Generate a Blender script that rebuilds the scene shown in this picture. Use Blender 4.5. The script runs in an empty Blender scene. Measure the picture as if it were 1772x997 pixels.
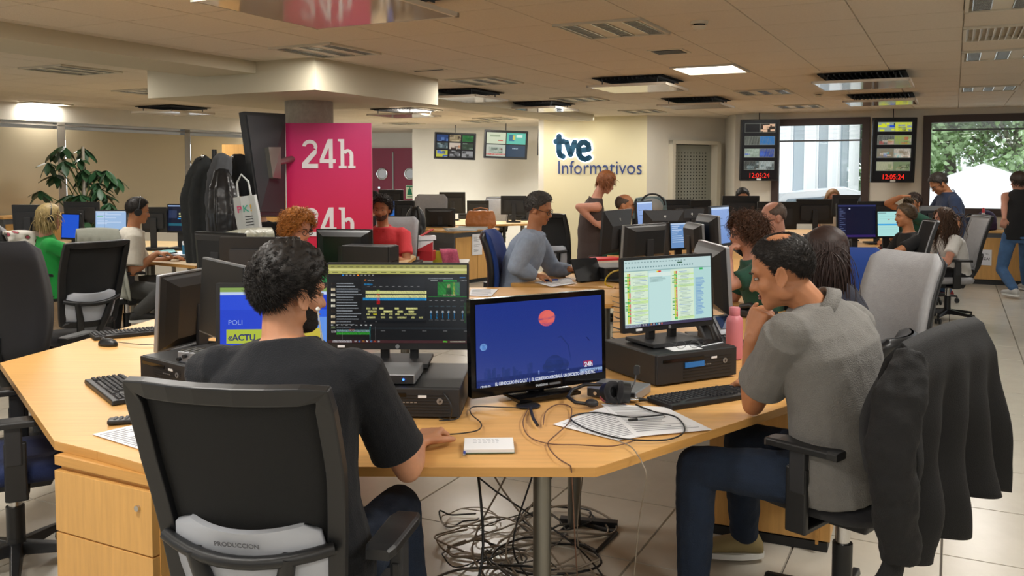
import bpy, bmesh, math, random
from mathutils import Vector, Matrix, noise
from math import sin, cos, tan, atan2, pi, radians as R, sqrt
random.seed(7)
S = bpy.context.scene
COL = S.collection

# ---------------------------------------------------------------- camera, exposure, world
F = 1530.0; PIT = 0.06; EYE = 1.60; HOR = 296.0; CY = HOR + F * tan(PIT)
cam = bpy.data.cameras.new('camera'); camo = bpy.data.objects.new('camera', cam); COL.objects.link(camo)
cam.sensor_width = 36; cam.lens = F * 36 / 1772; cam.clip_end = 200
cam.shift_y = -(498.5 - CY) / 1772
camo.location = (0, 0, EYE); camo.rotation_euler = (pi / 2 - PIT, 0, 0)
S.camera = camo
S.view_settings.view_transform = 'Standard'; S.view_settings.look = 'None'
S.view_settings.exposure = 0.0; S.view_settings.gamma = 1.0; S.view_settings.use_curve_mapping = False
W = bpy.data.worlds.new('world'); S.world = W; W.use_nodes = True
bgn = W.node_tree.nodes['Background']; bgn.inputs[0].default_value = (0.86, 0.93, 1.0, 1); bgn.inputs[1].default_value = 3.2
LAMP_W = 34.0          # watts of a working ceiling panel
CEIL = 2.515
TH = math.atan(764 / F)
D1 = Vector((sin(TH), cos(TH), 0)); D2 = Vector((cos(TH), -sin(TH), 0)); UP = Vector((0, 0, 1))
def ray(x, y):
    a = (x - 886) / F; b = -(y - CY) / F
    v = Vector((a, cos(PIT) + b * sin(PIT), -sin(PIT) + b * cos(PIT)))
    return v
def PZ(x, y, Z):
    v = ray(x, y); return Vector((0, 0, EYE)) + v * ((Z - EYE) / v.z)
def PD(x, y, d):
    v = ray(x, y); return Vector((0, 0, EYE)) + v * (d / v.y)
def PW(x, y, o, n):
    v = ray(x, y); t = (o - Vector((0, 0, EYE))).dot(n) / v.dot(n); return Vector((0, 0, EYE)) + v * t
def inframe(p, m=30):
    q = p - Vector((0, 0, EYE)); d = q.y * cos(PIT) - q.z * sin(PIT); u = q.z * cos(PIT) + q.y * sin(PIT)
    if d < .3: return False
    X = 886 + F * q.x / d; Y = CY - F * u / d
    return -m < X < 1772 + m and -m < Y < 997 + m
def area(name, loc, sx, sy, w, col=(1, .96, .9), rot=(0, 0, 0), spread=None):
    l = bpy.data.lights.new(name, 'AREA'); l.shape = 'RECTANGLE'; l.size = sx; l.size_y = sy; l.energy = w; l.color = col
    o = bpy.data.objects.new(name, l); COL.objects.link(o); o.location = loc; o.rotation_euler = rot
    if spread: l.spread = spread
    return o

# ---------------------------------------------------------------- materials
def lin(h):
    if isinstance(h, str):
        h = h.lstrip('#'); h = ''.join(q * 2 for q in h) if len(h) == 3 else h; c = [int(h[i:i + 2], 16) / 255 for i in (0, 2, 4)]
        return tuple(((x / 12.92) if x < .04045 else ((x + .055) / 1.055) ** 2.4) for x in c)
    return tuple(h)
MC = {}
def mat(name, col='#808080', rough=.5, metal=0, spec=.5, bump=0, bscale=300, var=0, vscale=8, emit=None, es=1, alpha=1, trans=0, sheen=0, stretch=None, sss=0, coord='Object'):
    if name in MC: return MC[name]
    m = bpy.data.materials.new(name); MC[name] = m; m.use_nodes = True
    nt = m.node_tree; b = nt.nodes['Principled BSDF']; c = lin(col)
    b.inputs['Base Color'].default_value = (*c, 1); b.inputs['Roughness'].default_value = rough
    b.inputs['Metallic'].default_value = metal; b.inputs['Specular IOR Level'].default_value = spec
    if sheen: b.inputs['Sheen Weight'].default_value = sheen
    if trans: b.inputs['Transmission Weight'].default_value = trans
    if sss: b.inputs['Subsurface Weight'].default_value = sss; b.inputs['Subsurface Radius'].default_value = (.02, .008, .004)
    if emit: b.inputs['Emission Color'].default_value = (*lin(emit), 1); b.inputs['Emission Strength'].default_value = es
    if alpha < 1: b.inputs['Alpha'].default_value = alpha
    if bump or var:
        tc = nt.nodes.new('ShaderNodeTexCoord'); mp = nt.nodes.new('ShaderNodeMapping'); nt.links.new(tc.outputs[coord], mp.inputs[0])
        if stretch: mp.inputs['Scale'].default_value = stretch
        if bump:
            n = nt.nodes.new('ShaderNodeTexNoise'); n.inputs['Scale'].default_value = bscale; n.inputs['Detail'].default_value = 3
            nt.links.new(mp.outputs[0], n.inputs[0]); bp = nt.nodes.new('ShaderNodeBump'); bp.inputs['Strength'].default_value = bump; bp.inputs['Distance'].default_value = .01
            nt.links.new(n.outputs[0], bp.inputs['Height']); nt.links.new(bp.outputs[0], b.inputs['Normal'])
        if var:
            n = nt.nodes.new('ShaderNodeTexNoise'); n.inputs['Scale'].default_value = vscale; n.inputs['Detail'].default_value = 6; n.inputs['Roughness'].default_value = .65
            nt.links.new(mp.outputs[0], n.inputs[0]); rp = nt.nodes.new('ShaderNodeValToRGB')
            rp.color_ramp.elements[0].position = .3; rp.color_ramp.elements[1].position = .7
            rp.color_ramp.elements[0].color = (*[x * (1 - var) for x in c], 1); rp.color_ramp.elements[1].color = (*[min(1, x * (1 + var)) for x in c], 1)
            nt.links.new(n.outputs[0], rp.inputs[0]); nt.links.new(rp.outputs[0], b.inputs['Base Color'])
    return m
def attrmat(name, rough=.6, emission=0, spec=.4):
    if name in MC: return MC[name]
    m = bpy.data.materials.new(name); MC[name] = m; m.use_nodes = True; nt = m.node_tree; b = nt.nodes['Principled BSDF']
    a = nt.nodes.new('ShaderNodeAttribute'); a.attribute_name = 'Col'; b.inputs['Roughness'].default_value = rough; b.inputs['Specular IOR Level'].default_value = spec
    if emission:
        b.inputs['Base Color'].default_value = (.005, .005, .006, 1)
        nt.links.new(a.outputs[0], b.inputs['Emission Color']); b.inputs['Emission Strength'].default_value = emission
    else: nt.links.new(a.outputs[0], b.inputs['Base Color'])
    return m
def M_wood(name='beech', c='#d9a866', s=(1, 14, 14)):
    return mat(name, c, rough=.38, var=.1, vscale=3.2, stretch=s, spec=.4)
BLK = mat('black_plastic', '#17181a', .42); BLK2 = mat('charcoal_plastic', '#222326', .55); GLOSS = mat('gloss_black', '#08080a', .12)
MESHB = mat('mesh_black', '#141516', .85, bump=.6, bscale=900)
FABK = mat('black_fabric', '#16161b', .95, bump=.5, bscale=700, sheen=.1); GREYF = mat('grey_fabric', '#8d8f92', .95, bump=.5, bscale=700, var=.06, vscale=40)
BLUEF = mat('blue_fabric', '#123a86', .9, bump=.4, bscale=600, sheen=.2); LUMB = mat('lumbar_grey', '#a9adb5', .6)
SILV = mat('silver_plastic', '#9a9da2', .35, metal=.6); CHROME = mat('chrome', '#c8c8c8', .18, metal=1); STEEL = mat('brushed_steel', '#8a8880', .4, metal=.9)
WHITE = mat('white_plastic', '#d8d8d4', .5); PAPER = mat('paper', '#e6e8ec', .8); GREY = mat('grey_laminate', '#55585c', .6)
WOOD = M_wood(); WOODC = M_wood('beech_cabinet', '#cf9f5c', (14, 14, 1)); EDGE = M_wood('beech_edge', '#c79552', (1, 1, 20)); WOODL = M_wood('pale_maple', '#cdb489', (1, 10, 10))
SCR = attrmat('screen_picture', .25, emission=1.0); OFFS = mat('screen_off', '#0b0b0d', .22)
PRINT = attrmat('flat_print', .7)

# ---------------------------------------------------------------- mesh builder
class MB:
    def __init__(s): s.v = []; s.f = []; s.c = []; s.sm = []
    def add(s, vs, fs, col=None, smooth=False, M=None):
        n = len(s.v); s.v += [tuple(M @ Vector(v)) if M else tuple(v) for v in vs]
        for f in fs: s.f.append([i + n for i in f]); s.c.append(col); s.sm.append(smooth)
        return s
    def box(s, c, d, M=None, col=None, taper=1):
        x, y, z = d[0] / 2, d[1] / 2, d[2] / 2; c = Vector(c)
        vs = [c + Vector((i * x * (taper if k > 0 else 1), j * y * (taper if k > 0 else 1), k * z)) for k in (-1, 1) for j in (-1, 1) for i in (-1, 1)]
        return s.add(vs, [(0, 2, 3, 1), (4, 5, 7, 6), (0, 1, 5, 4), (2, 6, 7, 3), (0, 4, 6, 2), (1, 3, 7, 5)], col, False, M)
    def ring(s, rings, cap=True, smooth=True, col=None, M=None, close=False):
        n = len(rings[0]); vs = [p for r in rings for p in r]; fs = []
        m = len(rings); rng = range(m if close else m - 1)
        for i in rng:
            for j in range(n):
                a = i * n + j; b = i * n + (j + 1) % n; c = ((i + 1) % m) * n + (j + 1) % n; d = ((i + 1) % m) * n + j
                fs.append((a, b, c, d))
        s.add(vs, fs, col, smooth, M)
        if cap and not close:
            s.add(rings[0], [tuple(range(n))[::-1]], col, False, M); s.add(rings[-1], [tuple(range(n))], col, False, M)
        return s
    def tube(s, pts, r, n=8, cap=True, smooth=True, col=None, M=None, close=False):
        pts = [Vector(p) for p in pts]; rs = r if isinstance(r, (list, tuple)) else [r] * len(pts); rings = []
        up = None
        for i, p in enumerate(pts):
            if close: t = pts[(i + 1) % len(pts)] - pts[i - 1]
            else: t = pts[min(i + 1, len(pts) - 1)] - pts[max(i - 1, 0)]
            if t.length < 1e-9: t = Vector((0, 0, 1))
            t.normalize()
            if up is None: up = Vector((0, 0, 1)) if abs(t.z) < .9 else Vector((1, 0, 0))
            a = t.cross(up)
            if a.length < 1e-4: a = t.cross(Vector((1, .3, 0)))
            a.normalize(); b = a.cross(t).normalized(); up = b
            rings.append([p + (a * cos(2 * pi * k / n) + b * sin(2 * pi * k / n)) * rs[i] for k in range(n)])
        return s.ring([[q for q in rg][::-1] for rg in rings], cap, smooth, col, M, close)
    def cyl(s, p0, p1, r, r1=None, n=16, M=None, col=None, smooth=True): return s.tube([p0, p1], [r, r if r1 is None else r1], n, True, smooth, col, M)
    def ell(s, c, r, nu=16, nv=10, M=None, col=None, fn=None):
        if not isinstance(r, (list, tuple)): r = (r, r, r)
        rings = []; c = Vector(c)
        for i in range(1, nv):
            a = pi * i / nv
            rings.append([c + Vector((r[0] * sin(a) * cos(2 * pi * j / nu), r[1] * sin(a) * sin(2 * pi * j / nu), -r[2] * cos(a))) for j in range(nu)])
        n0 = len(s.v); vs = [c - Vector((0, 0, r[2]))] + [p for q in rings for p in q] + [c + Vector((0, 0, r[2]))]; fs = []
        for j in range(nu): fs.append((0, 1 + (j + 1) % nu, 1 + j))
        for i in range(nv - 2):
            for j in range(nu):
                a = 1 + i * nu + j; b = 1 + i * nu + (j + 1) % nu; fs.append((a, b, b + nu, a + nu))
        e = len(vs) - 1; o = 1 + (nv - 2) * nu
        for j in range(nu): fs.append((o + j, o + (j + 1) % nu, e))
        return s.add(vs, fs, col, True, M)
    def prism(s, poly, z0, z1, M=None, col=None):
        n = len(poly); a = sum(poly[i][0] * poly[(i + 1) % n][1] - poly[(i + 1) % n][0] * poly[i][1] for i in range(n))
        if a < 0: poly = poly[::-1]
        vs = [(p[0], p[1], z0) for p in poly] + [(p[0], p[1], z1) for p in poly]
        fs = [tuple(range(n))[::-1], tuple(range(n, 2 * n))] + [(i, (i + 1) % n, (i + 1) % n + n, i + n) for i in range(n)]
        return s.add(vs, fs, col, False, M)
    def rbox(s, c, d, r=.01, n=3, M=None, col=None):
        # box rounded in its x-z outline (front view), depth along y
        x, z = d[0] / 2, d[2] / 2; pts = []
        for (sx, sz, a0) in ((1, 1, 0), (-1, 1, 90), (-1, -1, 180), (1, -1, 270)):
            for k in range(n + 1):
                a = R(a0 + 90 * k / n); pts.append((c[0] + sx * (x - r) + r * cos(a), c[2] + sz * (z - r) + r * sin(a)))
        fr = [Vector((p[0], c[1] - d[1] / 2, p[1])) for p in pts]; bk = [Vector((p[0], c[1] + d[1] / 2, p[1])) for p in pts]
        return s.ring([fr, bk], True, False, col, M)
    def quad(s, a, b, c, d, col=None, M=None): return s.add([a, b, c, d], [(0, 1, 2, 3)], col, False, M)
    def mesh(s, name):
        me = bpy.data.meshes.new(name); me.from_pydata([tuple(v) for v in s.v], [], s.f); me.update()
        me.polygons.foreach_set('use_smooth', s.sm)
        if any(c is not None for c in s.c):
            at = me.color_attributes.new('Col', 'FLOAT_COLOR', 'CORNER'); k = 0
            for p, c in zip(me.polygons, s.c):
                cc = (*lin(c), 1) if c is not None else (.5, .5, .5, 1)
                for _ in range(p.loop_total): at.data[k].color = cc; k += 1
        return me
    def build(s, name, m, parent=None, bevel=0, sub=0, mods=None, loc=None):
        o = bpy.data.objects.new(name, s.mesh(name)); COL.objects.link(o)
        o.data.materials.append(m)
        if parent: o.parent = parent
        if loc is not None: o.location = loc
        if bevel:
            b = o.modifiers.new('bevel', 'BEVEL'); b.width = bevel; b.segments = 2; b.limit_method = 'ANGLE'; b.angle_limit = R(50); b.harden_normals = False
        if sub: q = o.modifiers.new('sub', 'SUBSURF'); q.levels = sub; q.render_levels = sub
        return o
def tag(o, label=None, cat=None, group=None, kind=None):
    if label: o['label'] = label
    if cat: o['category'] = cat
    if group: o['group'] = group
    if kind: o['kind'] = kind
    return o
def thing(name, label, cat, loc=(0, 0, 0), rz=0, group=None):
    o = bpy.data.objects.new(name, None); COL.objects.link(o); o.empty_display_size = .1; o.location = loc; o.rotation_euler = (0, 0, rz)
    return tag(o, label, cat, group)
def struct(o): o['kind'] = 'structure'; return o
def copy_tree(o, parent=None):
    c = o.copy(); COL.objects.link(c)
    if parent: c.parent = parent
    for ch in list(o.children): copy_tree(ch, c)
    return c
FRAME = lambda o, u, n: Matrix(((u.x, n.x, 0, o.x), (u.y, n.y, 0, o.y), (u.z, n.z, 1, o.z), (0, 0, 0, 1)))  # x=u, y=n, z=up
def text(name, s, size, m, parent, loc, rot=(pi / 2, 0, 0), ext=.0015, off=0, align='CENTER', shear=0, sx=1):
    cu = bpy.data.curves.new(name, 'FONT'); cu.body = s; cu.size = size; cu.extrude = ext; cu.offset = off; cu.align_x = align; cu.align_y = 'CENTER'; cu.shear = shear
    cu.resolution_u = 3; cu.materials.append(m); tmp = bpy.data.objects.new(name + '_curve', cu); me = bpy.data.meshes.new_from_object(tmp); bpy.data.objects.remove(tmp)
    o = bpy.data.objects.new(name, me); COL.objects.link(o); o.parent = parent; o.location = loc; o.rotation_euler = rot; o.scale = (sx, 1, 1)
    return o
def stroke_poly(pts, w, closed=False, n=8):
    # flat thick polyline with round ends as list of polygons (x,z)
    out = []
    for i in range(len(pts) - 1):
        a = Vector(pts[i]); b = Vector(pts[i + 1]); t = (b - a).normalized(); nn = Vector((-t.y, t.x)) * w / 2
        out.append([a + nn, a - nn, b - nn, b + nn])
    for p in pts: out.append([Vector(p) + Vector((cos(2 * pi * k / 12), sin(2 * pi * k / 12))) * w / 2 for k in range(12)])
    return out

# ---------------------------------------------------------------- room shell
WALLM = mat('wall_paint', '#cfcabd', .8, bump=.05, bscale=60, var=.03, vscale=2)
CREAM = mat('cream_paint', '#d6cdaa', .75, bump=.04, bscale=60)
TILE = mat('ceiling_tile', '#cfc4b2', .9, bump=.35, bscale=140, var=.05, vscale=60)
TBAR = mat('ceiling_grid', '#b5a892', .7)
FLT = mat('floor_tile', '#bdb7aa', .24, var=.05, vscale=5, spec=.5)
JOINT = mat('floor_joint', '#4a443d', .8)
BROWN = mat('brown_frame', '#3a2a24', .5)
RWo = PZ(1600, 189, CEIL)                                    # a point of the window wall
RWn = -D1
def RW(x, y): return PW(x, y, RWo, RWn)
LWo = PZ(0, 210, 2.25); LWn = D2                              # left blind wall
def LW(x, y): return PW(x, y, LWo, LWn)
def wall(name, o, u, n, length, height, th, m, holes=(), z0=0):
    # u along, n towards room; holes (u0,u1,z0,z1)
    mb = MB(); M = FRAME(o, u, n); us = sorted({0, length, *[h[0] for h in holes], *[h[1] for h in holes]})
    for a, b in zip(us[:-1], us[1:]):
        hs = [h for h in holes if h[0] <= a + 1e-6 and h[1] >= b - 1e-6]
        if not hs: mb.box(((a + b) / 2, -th / 2, (z0 + height) / 2), (b - a, th, height - z0), M); continue
        h = hs[0]
        if h[2] > z0 + .001: mb.box(((a + b) / 2, -th / 2, (z0 + h[2]) / 2), (b - a, th, h[2] - z0), M)
        if h[3] < height - .001: mb.box(((a + b) / 2, -th / 2, (h[3] + height) / 2), (b - a, th, height - h[3]), M)
    return struct(mb.build(name, m))
flat = lambda p: Vector((p.x, p.y, 0))
# floor and ceiling tiles
def tiled(name, childname, origin, W_, D_, z, down, m, mj, lim=300, skip=()):
    base = MB(); zz = z + (.012 if down else -.012); s1 = RWo.dot(D1) + .12; s2 = flat(RW(1282, 300)).dot(D2) - .05; MR = FRAME(Vector((0, 0, 0)), D2, D1)
    base.box(((-24 + s2) / 2, (-14 + 28) / 2, zz + (.01 if down else -.01)), (s2 + 24, 42, .02), MR); base.box(((s2 + 16) / 2, (-14 + s1) / 2, zz + (.01 if down else -.01)), (16 - s2, s1 + 14, .02), MR); root = struct(base.build(name, mj))
    g = .0016 if down else .0022; sd = -1 if down else 1
    def tmesh(mb, M):
        x, y = W_ / 2 - g, D_ / 2 - g; b = .003
        lo = [(-x, -y, zz), (x, -y, zz), (x, y, zz), (-x, y, zz)]; hi = [((x - b) * sx, (y - b) * sy, z) for sx, sy in ((-1, -1), (1, -1), (1, 1), (-1, 1))]
        fs = [(4, 5, 6, 7)] + [(i, (i + 1) % 4, (i + 1) % 4 + 4, i + 4) for i in range(4)]
        if down: fs = [f[::-1] for f in fs]
        mb.add(lo + hi, fs, None, False, M)
    one = MB(); tmesh(one, None); me = one.mesh(childname); me.materials.append(m)
    near = []; rest = []
    for i in range(-32, 32):
        for j in range(-22, 34):
            if (i, j) in skip: continue
            c = origin + D2 * (W_ * (i + .5)) + D1 * (D_ * (j + .5))
            if c.x < -12 or c.x > 17 or c.y < -8 or c.y > 27: continue
            if c.dot(D1) > s1 + .2 and c.dot(D2) > s2: continue
            (near if inframe(Vector((c.x, c.y, z))) else rest).append((c.y, i, j, c))
    near.sort(key=lambda t: t[0]); rest += near[lim:]; near = near[:lim]
    rot = atan2(D2.y, D2.x)
    for _, i, j, c in near:
        o = bpy.data.objects.new(childname, me); COL.objects.link(o); o.parent = root; o.location = (c.x, c.y, 0); o.rotation_euler = (0, 0, rot)
    mb = MB(); Rm = Matrix.Rotation(rot, 4, 'Z')
    for _, i, j, c in rest: tmesh(mb, Matrix.Translation((c.x, c.y, 0)) @ Rm)
    o = mb.build(childname + '_field', m, root); o['kind'] = 'stuff'
    return root
FW, FD = .568, .643
fo = flat(PZ(1643.5, 529.6, 0)); row = flat(PZ(1750, 762, 0)); fo = fo + D1 * ((row - fo).dot(D1))
tiled('floor', 'floor_tile', fo, FW, FD, 0, False, FLT, JOINT)
CW, CD = .575, .635
co = flat(PZ(1668.4, 19.2, CEIL))
def cell(x, y, z=None):
    p = flat(PZ(x, y, CEIL)) - co; return math.floor(p.dot(D2) / CW), math.floor(p.dot(D1) / CD)
FIX = []   # (i,j,kind)
for x, y, k in [(1050, 40, 'dark'), (545, 85, 'on'), (172, 119, 'on'), (830, 138, 'on'), (1005, 171, 'on'), (1720, 8, 'on'), (1720, 98, 'on'), (1715, 152, 'on'),
                (1385, 186, 'on'), (1230, 119, 'lit'), (50, 178, 'lit'), (1720, 58, 'slat'), (1330, 160, 'dark'), (1120, 193, 'on'), (900, 197, 'on'), (320, 205, 'on'), (730, 187, 'on'), (820, 208, 'wall'), (860, 206, 'wall'), (690, 214, 'wall'), (450, 208, 'wall'), (560, 216, 'wall'), (250, 160, 'wall')]:  # wall kind: extra lights added to brighten the dark back and left walls
    FIX.append((*cell(x, y), k))
c0 = cell(1050, 40)
for di, dj in [(-6, -7), (0, -7), (6, -7), (-3, -4), (4, -3), (-9, -10), (-3, -10), (3, -11), (9, -9), (10, -4), (-10, -4), (-6, -14), (0, -14), (6, -14)]:
    FIX.append((c0[0] + di, c0[1] + dj, 'room'))
tiled('ceiling', 'ceiling_tile', co, CW, CD, CEIL, True, TILE, TBAR, skip={(i, j) for i, j, k in FIX})
ROT2 = atan2(D2.y, D2.x)
LITE = mat('lamp_lit', '#ffffff', .5, emit='#fffaf0', es=5); GLOW = mat('lamp_glow', '#dfe6ea', .4, emit='#eef4ff', es=3.0)
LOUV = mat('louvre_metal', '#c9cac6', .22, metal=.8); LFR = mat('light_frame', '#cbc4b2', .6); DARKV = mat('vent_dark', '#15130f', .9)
wh = {'on': 'ceiling light of three bright louvre strips', 'dark': 'ceiling light of three unlit mirror louvre strips', 'lit': 'square ceiling panel switched on and glaring white', 'slat': 'ceiling grille of parallel slanted white slats', 'room': '', 'wall': 'added wall-brightening ceiling light with three louvre strips'}
where = ['nearest the camera over the middle', 'above the square column capital', 'beyond the long beam at the left', 'just right of the column capital', 'above the sign wall', 'at the top right corner', 'below the slatted grille at the right', 'second below the slatted grille at the right', 'close to the windows above the first clock screen',
         'in the middle of the ceiling', 'far left above the blinds', 'at the right edge', 'left of the hanging panels near the windows', 'far back above the lettering', 'far back above the wall screens', 'far back above the coat rack', 'far back behind the capital', 'before the left wall screen', 'before the right wall screen', 'before the red doors', 'behind the coats near the blinds', 'hidden behind the column', 'in the left aisle by the blinds']
fr_mb = MB()
for a in (-1, 1): fr_mb.box((a * (CW / 2 - .012), 0, .0), (.02, CD, .03)); fr_mb.box((0, a * (CD / 2 - .012), 0), (CW, .02, .03))
for q, (i, j, k) in enumerate(FIX):
    c = co + D2 * (CW * (i + .5)) + D1 * (CD * (j + .5)); c.z = CEIL
    t = thing('ceiling_light' if k != 'slat' else 'ceiling_grille', (wh[k] + ' ' + where[q]) if q < len(where) else 'square lit ceiling panel above and behind the near desks', 'light' if k != 'slat' else 'grille', c, ROT2, 'recessed ceiling lights')
    o = fr_mb.build('frame', LFR, t, loc=(0, 0, 0))
    MB().box((0, 0, .07), (CW, CD, .01)).build('housing', LOUV if k != 'slat' else DARKV, t)
    if k in ('lit', 'room'):
        MB().box((0, 0, .0), (CW - .05, CD - .05, .008)).build('diffuser', LITE, t)
    elif k == 'slat':
        for s_ in range(14): MB().box((-.26 + s_ * .04, 0, .0), (.006, CD - .04, .035), M=Matrix.Translation((-.26 + s_ * .04, 0, 0)) @ Matrix.Rotation(.5, 4, 'Y') @ Matrix.Translation((.26 - s_ * .04, 0, 0))).build('slat', WHITE, t)
    else:
        for s_ in (-1, 0, 1):
            MB().box((s_ * .2, 0, .035), (.075, CD - .06, .02)).build('lamp_tube', GLOW if k in ('on', 'wall') else SILV, t)
            lv = MB()
            for b in range(15): lv.box((s_ * .2, -.28 + b * .04, .005), (.085, .004, .03))
            for e in (-1, 1): lv.box((s_ * .2 + e * .046, 0, .005), (.005, CD - .05, .032))
            lv.build('louvre', LOUV, t)
        for s_ in (-.1, .1): MB().box((s_, 0, 0), (.1, CD - .04, .01)).build('blanking_panel', LFR, t)
    w = {'lit': LAMP_W * .55, 'room': LAMP_W, 'on': LAMP_W * .7, 'wall': LAMP_W * 1.5}.get(k, 0)
    if w: area('lamp', c - UP * .02, CW * .8, CD * .8, w)
# hanging square panels under dark recesses
PANEL = mat('gloss_panel', '#b9ada0', .08, spec=.8); PEDG = mat('panel_edge', '#c9bfae', .5)
pn = [(573, 14, .95, 'largest, at the top above the column capital'), (1495, 147, .85, 'with a bright reflection beside the small smoke detector'), (1525, 178, .8, 'behind the other one next to the windows'), (1105, 153, .8, 'in the middle above the sign wall'),
      (935, 190, .8, 'above the wall screens'), (800, 172, .8, 'at the right corner of the column capital'), (700, 200, .8, 'above the red doors'), (300, 196, .8, 'at the left above the coat rack'), (1205, 184, .8, 'above the perforated door')]
for x, y, w, wh_ in pn:
    c = PZ(x, y, CEIL - .09); t = thing('air_panel', 'square suspended ceiling air panel ' + wh_, 'ceiling panel', c, ROT2, 'suspended air panels')
    MB().box((0, 0, 0), (w - .03, w - .03, .016)).build('panel', PANEL, t)
    e = MB()
    for a in (-1, 1): e.box((a * (w / 2 - .01), 0, .002), (.02, w, .024)); e.box((0, a * (w / 2 - .01), .002), (w, .02, .024))
    e.build('rim', PEDG, t); MB().box((0, 0, .083), (w * .9, w * .9, .008)).build('recess', DARKV, t)
    h = MB()
    for a in (-1, 1):
        for b in (-1, 1): h.cyl((a * w * .35, b * w * .35, 0), (a * w * .35, b * w * .35, .085), .006, n=6)
    h.build('hanger', GREY, t)
    v = MB()
    for k in range(-7, 8): v.box((k * w * .055, 0, .072), (.006, w * .85, .02))
    v.build('fins', GREY, t)
for x, y, l in [(1210, 37, 'beige round smoke detector above the clock screens, nearest'), (1416, 161, 'smaller beige smoke detector between the hanging panels')]:
    c = PZ(x, y, CEIL); t = thing('smoke_detector', l, 'smoke detector', c)
    MB().cyl((0, 0, 0), (0, 0, -.018), .055, .052, 20).build('base', LFR, t); MB().cyl((0, 0, -.018), (0, 0, -.028), .036, n=16).build('gap', DARKV, t)
    MB().cyl((0, 0, -.028), (0, 0, -.05), .045, .03, 20).build('cap', LFR, t)
for x, y, l, w, d in [(1158, 89, 'small square ceiling vent in the middle', .22, .22), (742, 121, 'narrow slot vent beside the column capital', .3, .03), (1215, 183, 'small ceiling vent near the sign wall', .2, .2)][:2]:
    c = PZ(x, y, CEIL); t = thing('ceiling_vent', l, 'vent', c, ROT2)
    MB().box((0, 0, -.002), (w + .05, d + .05, .006)).build('frame', LFR, t); MB().box((0, 0, -.004), (w, d, .006)).build('opening', DARKV, t)
    for k in range(int(d / .03)): MB().box((0, -d / 2 + .015 + k * .03, -.006), (w, .006, .008)).build('slat', STEEL, t)
# walls
L0 = LWo - D1 * 22; L0.z = 0
rl = RW(1282, 300); O = flat(rl)
# window openings on the right wall
def ru(x, y): p = RW(x, y); return (p - O).dot(D2)
w1 = (ru(1336, 250), ru(1505, 250)); w2 = (ru(1597, 250), ru(1597, 250) + 3.3)
zt = RW(1600, 200).z; zb = RW(1650, 373).z
wall('wall_right', O, D2, RWn, 14, CEIL + .02, .25, WALLM, [(w1[0], w1[1], zb, zt), (w2[0], w2[1], zb, zt), (w2[1] + .6, w2[1] + 4.2, zb, zt)])
GL = mat('window_glass', '#ffffff', .0, trans=1, spec=.3, alpha=.12)
for k, (a, b) in enumerate([w1, w2, (w2[1] + .6, w2[1] + 4.2)]):
    M = FRAME(O, D2, RWn); t = bpy.data.objects.new('window_%d' % (k + 1), None); COL.objects.link(t); struct(t)
    f = MB(); T = .11
    f.box(((a + b) / 2, -.02, zt - T / 2), (b - a, .1, T), M); f.box(((a + b) / 2, -.02, zb + T * .5), (b - a, .1, T), M)
    for u in (a + T / 2, b - T / 2): f.box((u, -.02, (zb + zt) / 2), (T, .1, zt - zb - 2 * T), M)
    f.build('window_frame', BROWN, t)
    MB().box(((a + b) / 2, -.05, (zb + zt) / 2), (b - a - 2 * T, .006, zt - zb - 2 * T), M).build('pane', GL, t)
    drop = .22 if k == 0 else .09; ns = 14 if k == 0 else 9
    for q in range(ns):
        MB().box(((a + b) / 2, .0, zt - T - .01 - drop * q / ns), (b - a - 2 * T - .02, .03, .002), M).build('blind_slat', SILV, t)
    MB().box(((a + b) / 2, .0, zt - T - .02 - drop), (b - a - 2 * T - .02, .03, .025), M).build('blind_rail', GREY, t)
# oblique wall with the perforated door, sign wall, back walls
pA = flat(PZ(1120, 199.5, CEIL)); pB = flat(PZ(1264, 204.8, CEIL)); pC = flat(PZ(941, 204, CEIL))
def wall2(name, a, b, h, th, m, holes=(), z0=0):
    u = (b - a); L = u.length; u = u.normalized(); n = Vector((u.y, -u.x, 0))
    if n.y > 0: n = -n
    return wall(name, a, u, n, L, h, th, m, holes, z0), u, n
uo = (pB - pA).normalized(); no = Vector((uo.y, -uo.x, 0))
def OW(x, y): p = PW(x, y, pA, no); return (p - pA).dot(uo), p.z
d0 = OW(1157, 244)[0]; d1_ = OW(1240, 244)[0]; dz = OW(1200, 244)[1]
wall2('wall_door', pA, pB, CEIL + .02, .2, WALLM, [(d0, d1_, 0, dz)])
wall2('wall_return', pB, O, CEIL + .02, .1, WALLM)
uS = (pA - pC).normalized(); nS = Vector((uS.y, -uS.x, 0))
wall2('wall_sign', pC, pA, CEIL + .02, .15, CREAM)
wall2('wall_sign_side', pC, pC + D1 * 4, CEIL + .02, .1, WALLM)
pE = flat(PZ(720, 223, CEIL)); pF = flat(PZ(941, 218, CEIL)); 
_, uB, nB = wall2('wall_back', pE, pF + (pF - pE) * .3, CEIL + .02, .2, mat('white_wall', '#d6d3c8', .8, bump=.05, bscale=60, var=.03, vscale=1.5))
wall2('wall_back_side', pE, pE + D1 * 3.2, CEIL + .02, .1, MC['white_wall'])
pG = flat(PZ(500, 232, CEIL)); pH = flat(PZ(735, 229, CEIL))
def DWp(x, y): u = (pH - pG).normalized(); n = Vector((u.y, -u.x, 0)); p = PW(x, y, pG, n); return (p - pG).dot(u), p.z
_, uD, nD = wall2('wall_far', pG, pH + (pH - pG) * .1, CEIL + .02, .2, MC['white_wall'])
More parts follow.
